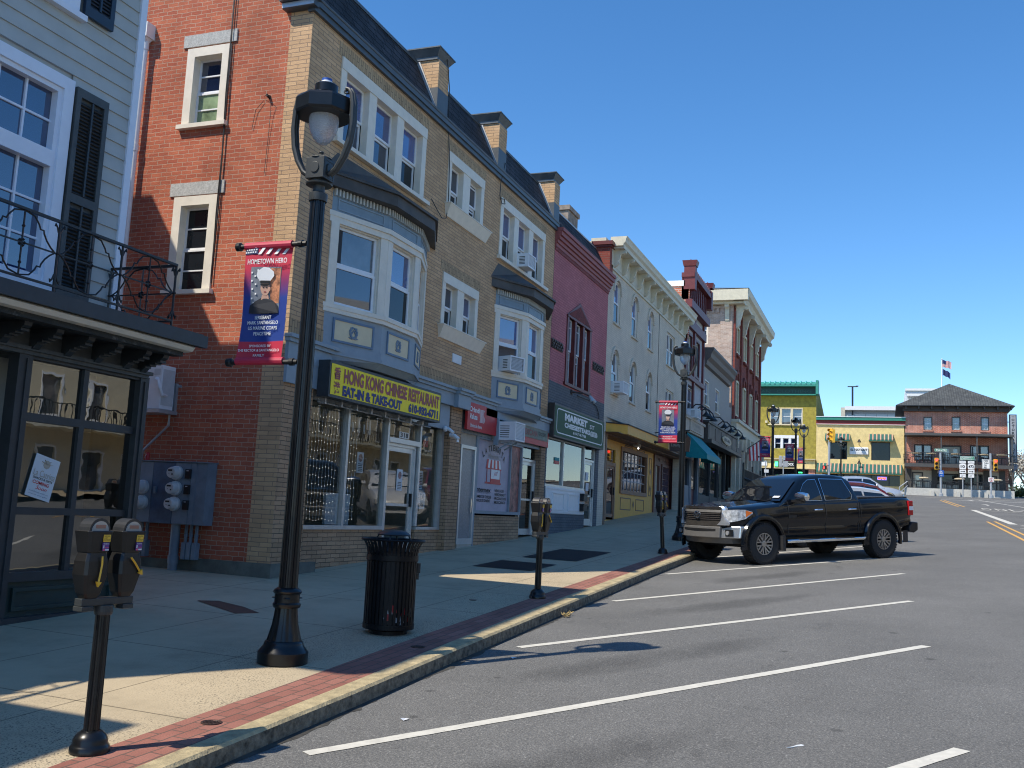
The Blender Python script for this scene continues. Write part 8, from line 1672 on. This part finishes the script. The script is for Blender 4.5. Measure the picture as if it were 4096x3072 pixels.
lp = thing('car_park_lamp', 'tall thin twin headed lamp pole above the white building', 'lamp', (130, 4, 10)); g = G(); g.tube([(128, 2.76*q, 14), (128, 2.77*q, 12.02*q)], .11, 6); g.build('pole', M['iron'], lp); g = G(TX(128)); g.box(-3.17*q, -2.4*q, -.15, .15, 12.03*q, 12.09*q); g.box(-2.5*q, -2.3*q, -.2, .2, 12.05*q, 12.13*q); g.build('lamp_head', M['iron'], lp)
# ---------------- traffic lights and signs ----------------
def signal(T, x, z, lit, parent, s=1.0, back=.0):
    g = G(T); g.box(x-.17*s, x+.17*s, 0, .22, z, z+1.07*s); o = g.build('signal_housing', M['sigyel'], parent, bevel=.02)
    for k, nm in enumerate('gyr'):
        zz = z+.18*s+k*.355*s; g = G(T); g.lathe([(.12*s, .2), (.12*s, .235)], (x, 0, zz), 18, ax='y'); g.build('lens', M['lightr'] if (nm == lit == 'r') else M['lightg'] if nm == lit else M['black'], o)
        g = G(T); P_ = [(.145*s*math.cos(R(a)), .145*s*math.sin(R(a))) for a in range(-20, 201, 20)]; vs = [(x+p[0], y, zz+p[1]) for p in P_ for y in (.2, .45 if p[1] > 0 else .3)]; g.add(vs, [(2*i, 2*i+1, 2*i+3, 2*i+2) for i in range(len(P_)-1)]); g.build('visor', M['sigyel'], o)
XP = 98.6; q = XP/72; TP = TX(XP)
zg = zr(XP, -5)
for x, xs, lb in ((3.35*q, 3.09*q, 'red traffic light on the left pole in front of the hotel'), (6.38*q, 6.66*q, 'red traffic light on the right pole in front of the hotel')):
    t = thing('traffic_light', lb, 'traffic light', (XP, -x, zg), 'red traffic lights before the hotel'); g = G(TP); g.tube([(x, 0, zg-.1), (x-.02, 0, 5.42*q)], .09, 10); g.lathe([(.2, 0), (.2, .25), (.12, .3)], (x, 0, zg), 10); g.build('pole', M['galv'], t)
    signal(TP, xs, 4.24*q, 'r', t); g = G(TP); g.box(min(x, xs), max(x, xs), .05, .12, 4.9*q, 4.93*q); g.box(min(x, xs), max(x, xs), .05, .12, 4.3*q, 4.33*q); g.build('bracket', M['galv'], t)
t = thing('traffic_light', 'yellow signal heads seen side on, on a pole in front of the yellow restaurant', 'traffic light', (92, 4.8, zc(92))); q9 = 92/72; T9 = TX(92)
g = G(T9); g.tube([(-3.8*q9, 0, zc(92)-.1), (-3.78*q9, 0, 6.85*q9)], .1, 10); g.build('pole', M['galv'], t)
for x, dy, rz in ((-3.62, 0, 35), (-3.42, .3, 75)): signal(T9 @ Matrix.Translation((x*q9, dy, 0)) @ Matrix.Rotation(R(rz), 4, 'Z'), 0, (5.98 if rz == 35 else 5.9)*q9, 'x', t, 1.1)
g = G(T9); g.box(-3.8*q9, -3.4*q9, -.02, .06, 6.6*q9, 6.64*q9); g.box(-3.8*q9, -3.4*q9, -.02, .06, 6.05*q9, 6.09*q9); g.build('bracket', M['galv'], t)
t = thing('pedestrian_signal', 'black pedestrian signal with a red hand over the pickup roof', 'pedestrian signal', (92, 5.2, 5)); g = G(T9); g.box(-4.22*q9, -3.93*q9, 0, .25, 4.02*q9, 4.3*q9); g.box(-3.93*q9, -3.8*q9, .05, .1, 4.3*q9, 4.33*q9); g.build('housing', M['black'], t); g = G(T9); g.box(-4.15*q9, -4.08*q9, .25, .27, 4.08*q9, 4.18*q9); [g.box((-4.155+k*.02)*q9, (-4.143+k*.02)*q9, .25, .27, 4.18*q9, (4.22+.01*(k in (1, 2)))*q9) for k in range(4)]; g.build('hand_symbol', M['lightr'], t)
def plate(name, lb, x0, x1, z0, z1, m, cat='sign', lines=(), tm='black', T=TP, y=.15, bord=None, bevel=.03):
    t = thing(name, lb, cat, tuple(T @ Vector(((x0+x1)/2, 0, z0)))); g = G(T); g.box(x0, x1, y-.03, y, z0, z1); g.build('plate', M[m], t, bevel=bevel)
    if bord: g = G(T); g.rect(x0+.02, x1-.02, z0+.02, z1-.02, .02, y, y+.004); g.build('border', M[bord], t)
    for s_, a, b_, c, d in lines: text(s_, T, x0+(x1-x0)*a, x0+(x1-x0)*b_, z0+(z1-z0)*c, z0+(z1-z0)*d, M[tm], t, y=y+.008, bold=.03)
    return t
plate('street_name_sign', 'green street name sign at the top of the left hotel signal pole', 2.97*q, 3.74*q, 5.46*q, 5.65*q, 'streetgreen', lines=[('Third St', .1, .9, .2, .8)], tm='signwhite', bord='signwhite', bevel=0)
plate('blue_sign', 'small blue sign on the left signal pole before the hotel', 3.22*q, 3.54*q, 3.78*q, 4.2*q, 'strblue', lines=[('NEWS\nLIBRARY', .15, .85, .45, .9), ('<-', .3, .7, .1, .25)], tm='signwhite')
plate('no_turn_sign', 'white no turn on red sign beside the right signal', 5.86*q, 6.33*q, 4.38*q, 5.0*q, 'signwhite', lines=[('NO', .2, .8, .76, .94), ('TURN\nON\nRED', .2, .8, .08, .68)], bord='black')
t = plate('no_crossing_sign', 'small white no pedestrians sign with a red ring on the right signal pole', 6.22*q, 6.55*q, 3.52*q, 3.82*q, 'signwhite'); cx, cz = 6.385*q, 3.67*q
g = G(TP)
for k in range(24): a, c = 2*PI*k/24, 2*PI*(k+1)/24; g.bar((cx+.16*math.cos(a), .155, cz+.16*math.sin(a)), (cx+.16*math.cos(c), .155, cz+.16*math.sin(c)), .01, .03)
g.bar((cx-.11, .158, cz+.11), (cx+.11, .158, cz-.11), .01, .025); g.build('prohibition_ring', M['red'], t); g = G(TP); g.bar((cx, .154, cz+.02), (cx-.05, .154, cz-.12), .004, .03); g.bar((cx, .154, cz+.02), (cx+.05, .154, cz-.12), .004, .03); g.bar((cx, .154, cz+.0), (cx, .154, cz+.09), .004, .05); g.lathe([(.025, 0), (.025, .004)], (cx, .152, cz+.12), 8, ax='y'); g.build('figure', M['black'], t)
for x, num, side, lb in ((4.69*q, '10', 0, 'left'), (5.2*q, '472', 1, 'right')):
    t = thing('route_marker', 'white keystone route '+num+' marker with arrow plate on the '+lb+' thin pole before the hotel', 'route sign', (XP, -x, zg)); g = G(TP); g.tube([(x, 0, zg-.1), (x, 0, 5.0*q)], .05, 8); g.build('pole', M['galv'], t)
    w_ = .27*q*.72
    g = G(TP); g.box(x-w_, x+w_, .08, .1, 4.71*q, 4.88*q, 0); g.prism([(x-w_*.98, 4.32*q), (x+w_*.98, 4.32*q), (x+w_*1.05, 4.62*q), (x+w_*.8, 4.67*q), (x+w_*.35, 4.69*q), (x-w_*.35, 4.69*q), (x-w_*.8, 4.67*q), (x-w_*1.05, 4.62*q)], .08, .1, 'y', 0); g.box(x-w_, x+w_, .08, .1, 4.06*q, 4.28*q, 0); g.box(x-w_*.9, x+w_*.9, .08, .1, 3.78*q, 4.0*q, 0); o = g.build('plate', M['signwhite'], t)
    text(num, TP, x-w_*(.65 if side == 0 else .85), x+w_*(.65 if side == 0 else .85), 4.4*q, 4.6*q, M['black'], o, y=.11, bold=.03); text('NORTH' if side == 0 else 'NORTH', TP, x-w_*.7, x+w_*.7, 4.76*q, 4.84*q, M['lilac'], o, y=.11)
    g = G(TP); g.bar((x-w_*.7, .105, 4.17*q), (x+w_*.4, .105, 4.17*q), .01, .05); g.prism([(x+w_*.35, 4.11*q), (x+w_*.75, 4.17*q), (x+w_*.35, 4.23*q)], .1, .11, 'y'); g.build('arrow', M['black'], o); text('TO 1\nUS', TP, x-w_*.6, x+w_*.6, 3.83*q, 3.95*q, M['black'], o, y=.11)
plate('destination_sign', 'green destination sign with two lines above the route markers', 4.53*q, 5.4*q, 4.93*q, 5.18*q, 'streetgreen', lines=[('COCHRANVILLE 9', .04, .86, .58, .86), ('QUARRYVILLE 13', .04, .86, .16, .44)], tm='signwhite', bord='signwhite', bevel=0)
# grey backs of signs and a white meter board left of the restaurant
t = thing('rear_facing_sign', 'grey backs of two signs on a post in front of the green building', 'sign', (90, 8, 3)); T8 = TX(90); q8 = 90/88
g = G(T8); g.box(-8.78*q8, -8.5*q8, 0, .04, 5.05*q8, 6.0*q8); g.box(-8.45*q8, -8.0*q8, .1, .14, 5.05*q8, 6.0*q8); g.build('plate', M['galv'], t, bevel=.03); g = G(T8); g.tube([(-8.4*q8, -.05, zc(90)), (-8.4*q8, -.05, 6.0*q8)], .05, 8); g.build('post', M['galv'], t)
t = thing('small_post_sign', 'small pale sign low on a thin post left of the third lamp', 'sign', (80, 9, 3)); T8 = TX(80); g = G(T8); g.box(-9.1, -8.75, 0, .04, 4.1, 4.35); g.build('plate', M['poster'], t); g = G(T8); g.tube([(-9.0, -.05, 2.4), (-9.0, -.05, 5.1)], .04, 8); g.build('post', M['galv'], t)
# handrail on the steps
g = G(TF); g.tube([(.9*K, 4.5, GZ-.2), (.9*K, 4.5, GZ+.3), (1.5*K, 4.0, GZ+.9)], .05, 6); g.tube([(.95*K, 4.5, GZ-.2), (1.5*K, 4.0, GZ+.5)], .04, 6); tag(g.build('handrail', M['galv']), 'metal handrail beside the steps left of the hotel patio', 'handrail')
# ---------------- trees on the right ----------------
def tree(x, y, z, h_, lb, kind, seed, cat='tree'):
    random.seed(seed); t = thing('bare_tree' if kind != 'bush' else 'bush', lb, cat, (x, y, z)); tr = G(); tips = []
    def grow(p, d, L, r, lev):
        q = p+d*L; mid = p+d*L*.5+Vector((random.uniform(-1, 1), random.uniform(-1, 1), 0))*L*.05
        tr.tube([p, mid, q], [r, r*.85, r*.7], 5 if lev > 1 else 8, cap=False)
        if lev >= (5 if kind != 'bush' else 4): tips.append(q); return
        for k in range(random.choice((3, 3, 4)) if lev else 4):
            a = random.random()*6.28; sp = random.uniform(.35, .75); e = (d+Vector((math.cos(a), math.sin(a), random.uniform(-.1, .5)))*sp).normalized(); tips.append(q); grow(q-d*L*random.uniform(0, .35), e, L*random.uniform(.6, .8), r*.62, lev+1)
    base = Vector((x, y, z-.2))
    if kind == 'bush': [grow(base+Vector((random.uniform(-1, 1), random.uniform(-1.5, 1.5), 0)), Vector((random.uniform(-.4, .4), random.uniform(-.4, .4), 1)).normalized(), h_*.3, .04, 1) for _ in range(3)]
    else: grow(base, Vector((0, 0, 1)), h_*.26, h_*.022, 0)
    tr.build('trunk', M['bark'] if kind != 'blossom' else M['twig'], t)
    cr = G(); mm = {'bare': ('twig', 1, .10), 'blossom': ('blossom', 3, .12), 'bush': ('leaf', 8, .14), 'redbud': ('redbud', 5, .12)}[kind]
    for p in tips:
        for _ in range(mm[1]):
            c = p+Vector([random.gauss(0, .3) for _ in range(3)]); u = Vector([random.gauss(0, 1) for _ in range(3)]).normalized()*mm[2]*random.uniform(.5, 1.2); v = Vector([random.gauss(0, 1) for _ in range(3)]).normalized()*mm[2]*(.25 if kind == 'bare' else .8)
            cr.add([c-u, c+v, c+u, c-v], [(0, 1, 2, 3)])
    cr.build('crown', M[mm[0]], t)
tree(122, -14.6, 3.6, 9.5, 'pale budding tree nearest the right corner of the hotel', 'blossom', 1)
tree(135, -18.5, 3.6, 12, 'bare brown tree beyond the hotel corner, behind the pale one', 'bare', 2)
tree(145, -15.5, 3.6, 10, 'thin bare tree farthest behind, close to the hotel wall', 'bare', 4)
tree(128, -17.2, 3.6, 8, 'whitish blossoming tree cut by the right picture edge', 'blossom', 8)
tree(140, -20, 3.6, 11, 'tall bare tree at the far right edge', 'bare', 6)
tree(120, -14.0, 3.3, 3.2, 'low olive bush at the foot of the trees right of the hotel', 'bush', 3, 'bush')
tree(121, -15.8, 3.3, 2.8, 'second low bush by the right picture edge', 'bush', 9, 'bush'); tree(150, -18, 3.3, 8, 'bare tree filling in far behind the bushes on the right', 'bare', 14)
tree(150, -23, 3.5, 9, 'far bare tree by the right edge behind the blossoming one', 'bare', 21)
g = G(); g.tube([(116, -13.9, 3.3), (116, -13.9, 4.6)], .08, 8); tag(g.build('marker_post', M['hcream']), 'short pale marker post in front of the bushes right of the hotel', 'post')
# ---------------- buildings across the street, out of view, invented for reflections and warm bounce light ----------------
P('oppcream', (.62, .54, .38), .8, var=.1, scale=1.5)  # pale tone chosen so the row throws warm fill onto shaded fronts
def opp(x0, x1, h_, m, lb, seed):
    b = thing('opposite_building', lb, 'building', ((x0+x1)/2, -17, 0)); T = Matrix(((-1, 0, 0, 0), (0, 1, 0, -17), (0, 0, 1, 0), (0, 0, 0, 1))); ho = []
    z = zc(x0)
    for f in range(1 if h_ < 6 else 3):
        x = -x1+1
        while x < -x0-1.6: ho.append((x, x+1.1, z+.9+f*3.1, z+2.6+f*3.1)); x += 2.6
    ho = [q for q in ho if q[3] < z+h_-.3]; g = G(T); g.wall(-x1, -x0, z-1, z+h_, ho, th=.15); g.build('wall', M[m], b)
    g = G(T); [g.poly([(q[0], -.14, q[2]), (q[1], -.14, q[2]), (q[1], -.14, q[3]), (q[0], -.14, q[3])]) for q in ho]; g.build('panes', M['wglass2'], b)
    g = G(T); [g.rect(q[0]-.08, q[1]+.08, q[2]-.08, q[3]+.1, .1, 0, .06) for q in ho]; g.build('window_frames', M['white'], b)
    g = G(T); g.box(-x1-.1, -x0+.1, 0, .5, z+h_, z+h_+.4); g.build('cornice', M['cornice'], b); g = G(T); g.box(-x1+.1, -x0-.1, -9, -.3, z-1, z+h_-.1); g.build('core', M['tan'], b)
    if h_ > 6: g = G(T); g.box(-x1+.5, -x0-.5, 0, 1.5, z+3.4, z+3.55); g.build('balcony', M['cornice'], b); g = G(T); [g.box(-x1+.5+k*.2, -x1+.53+k*.2, 1.45, 1.48, z+3.55, z+4.4) for k in range(int((x1-x0-1)/.2))]; g.box(-x1+.5, -x0-.5, 1.43, 1.5, z+4.4, z+4.45); g.build('balustrade', M['iron'], b)
opp(20, 44, 9.5, 'oppcream', 'beige building opposite, mirrored in the dark green shopfront', 1)
opp(46, 72, 9.0, 'oppcream', 'cream building with a balcony opposite, mirrored in the restaurant window', 2)
opp(-12, 18, 8, 'oppcream', 'added pale building opposite the camera, unseen, for warm bounce light', 3)
bpy.context.view_layer.update()
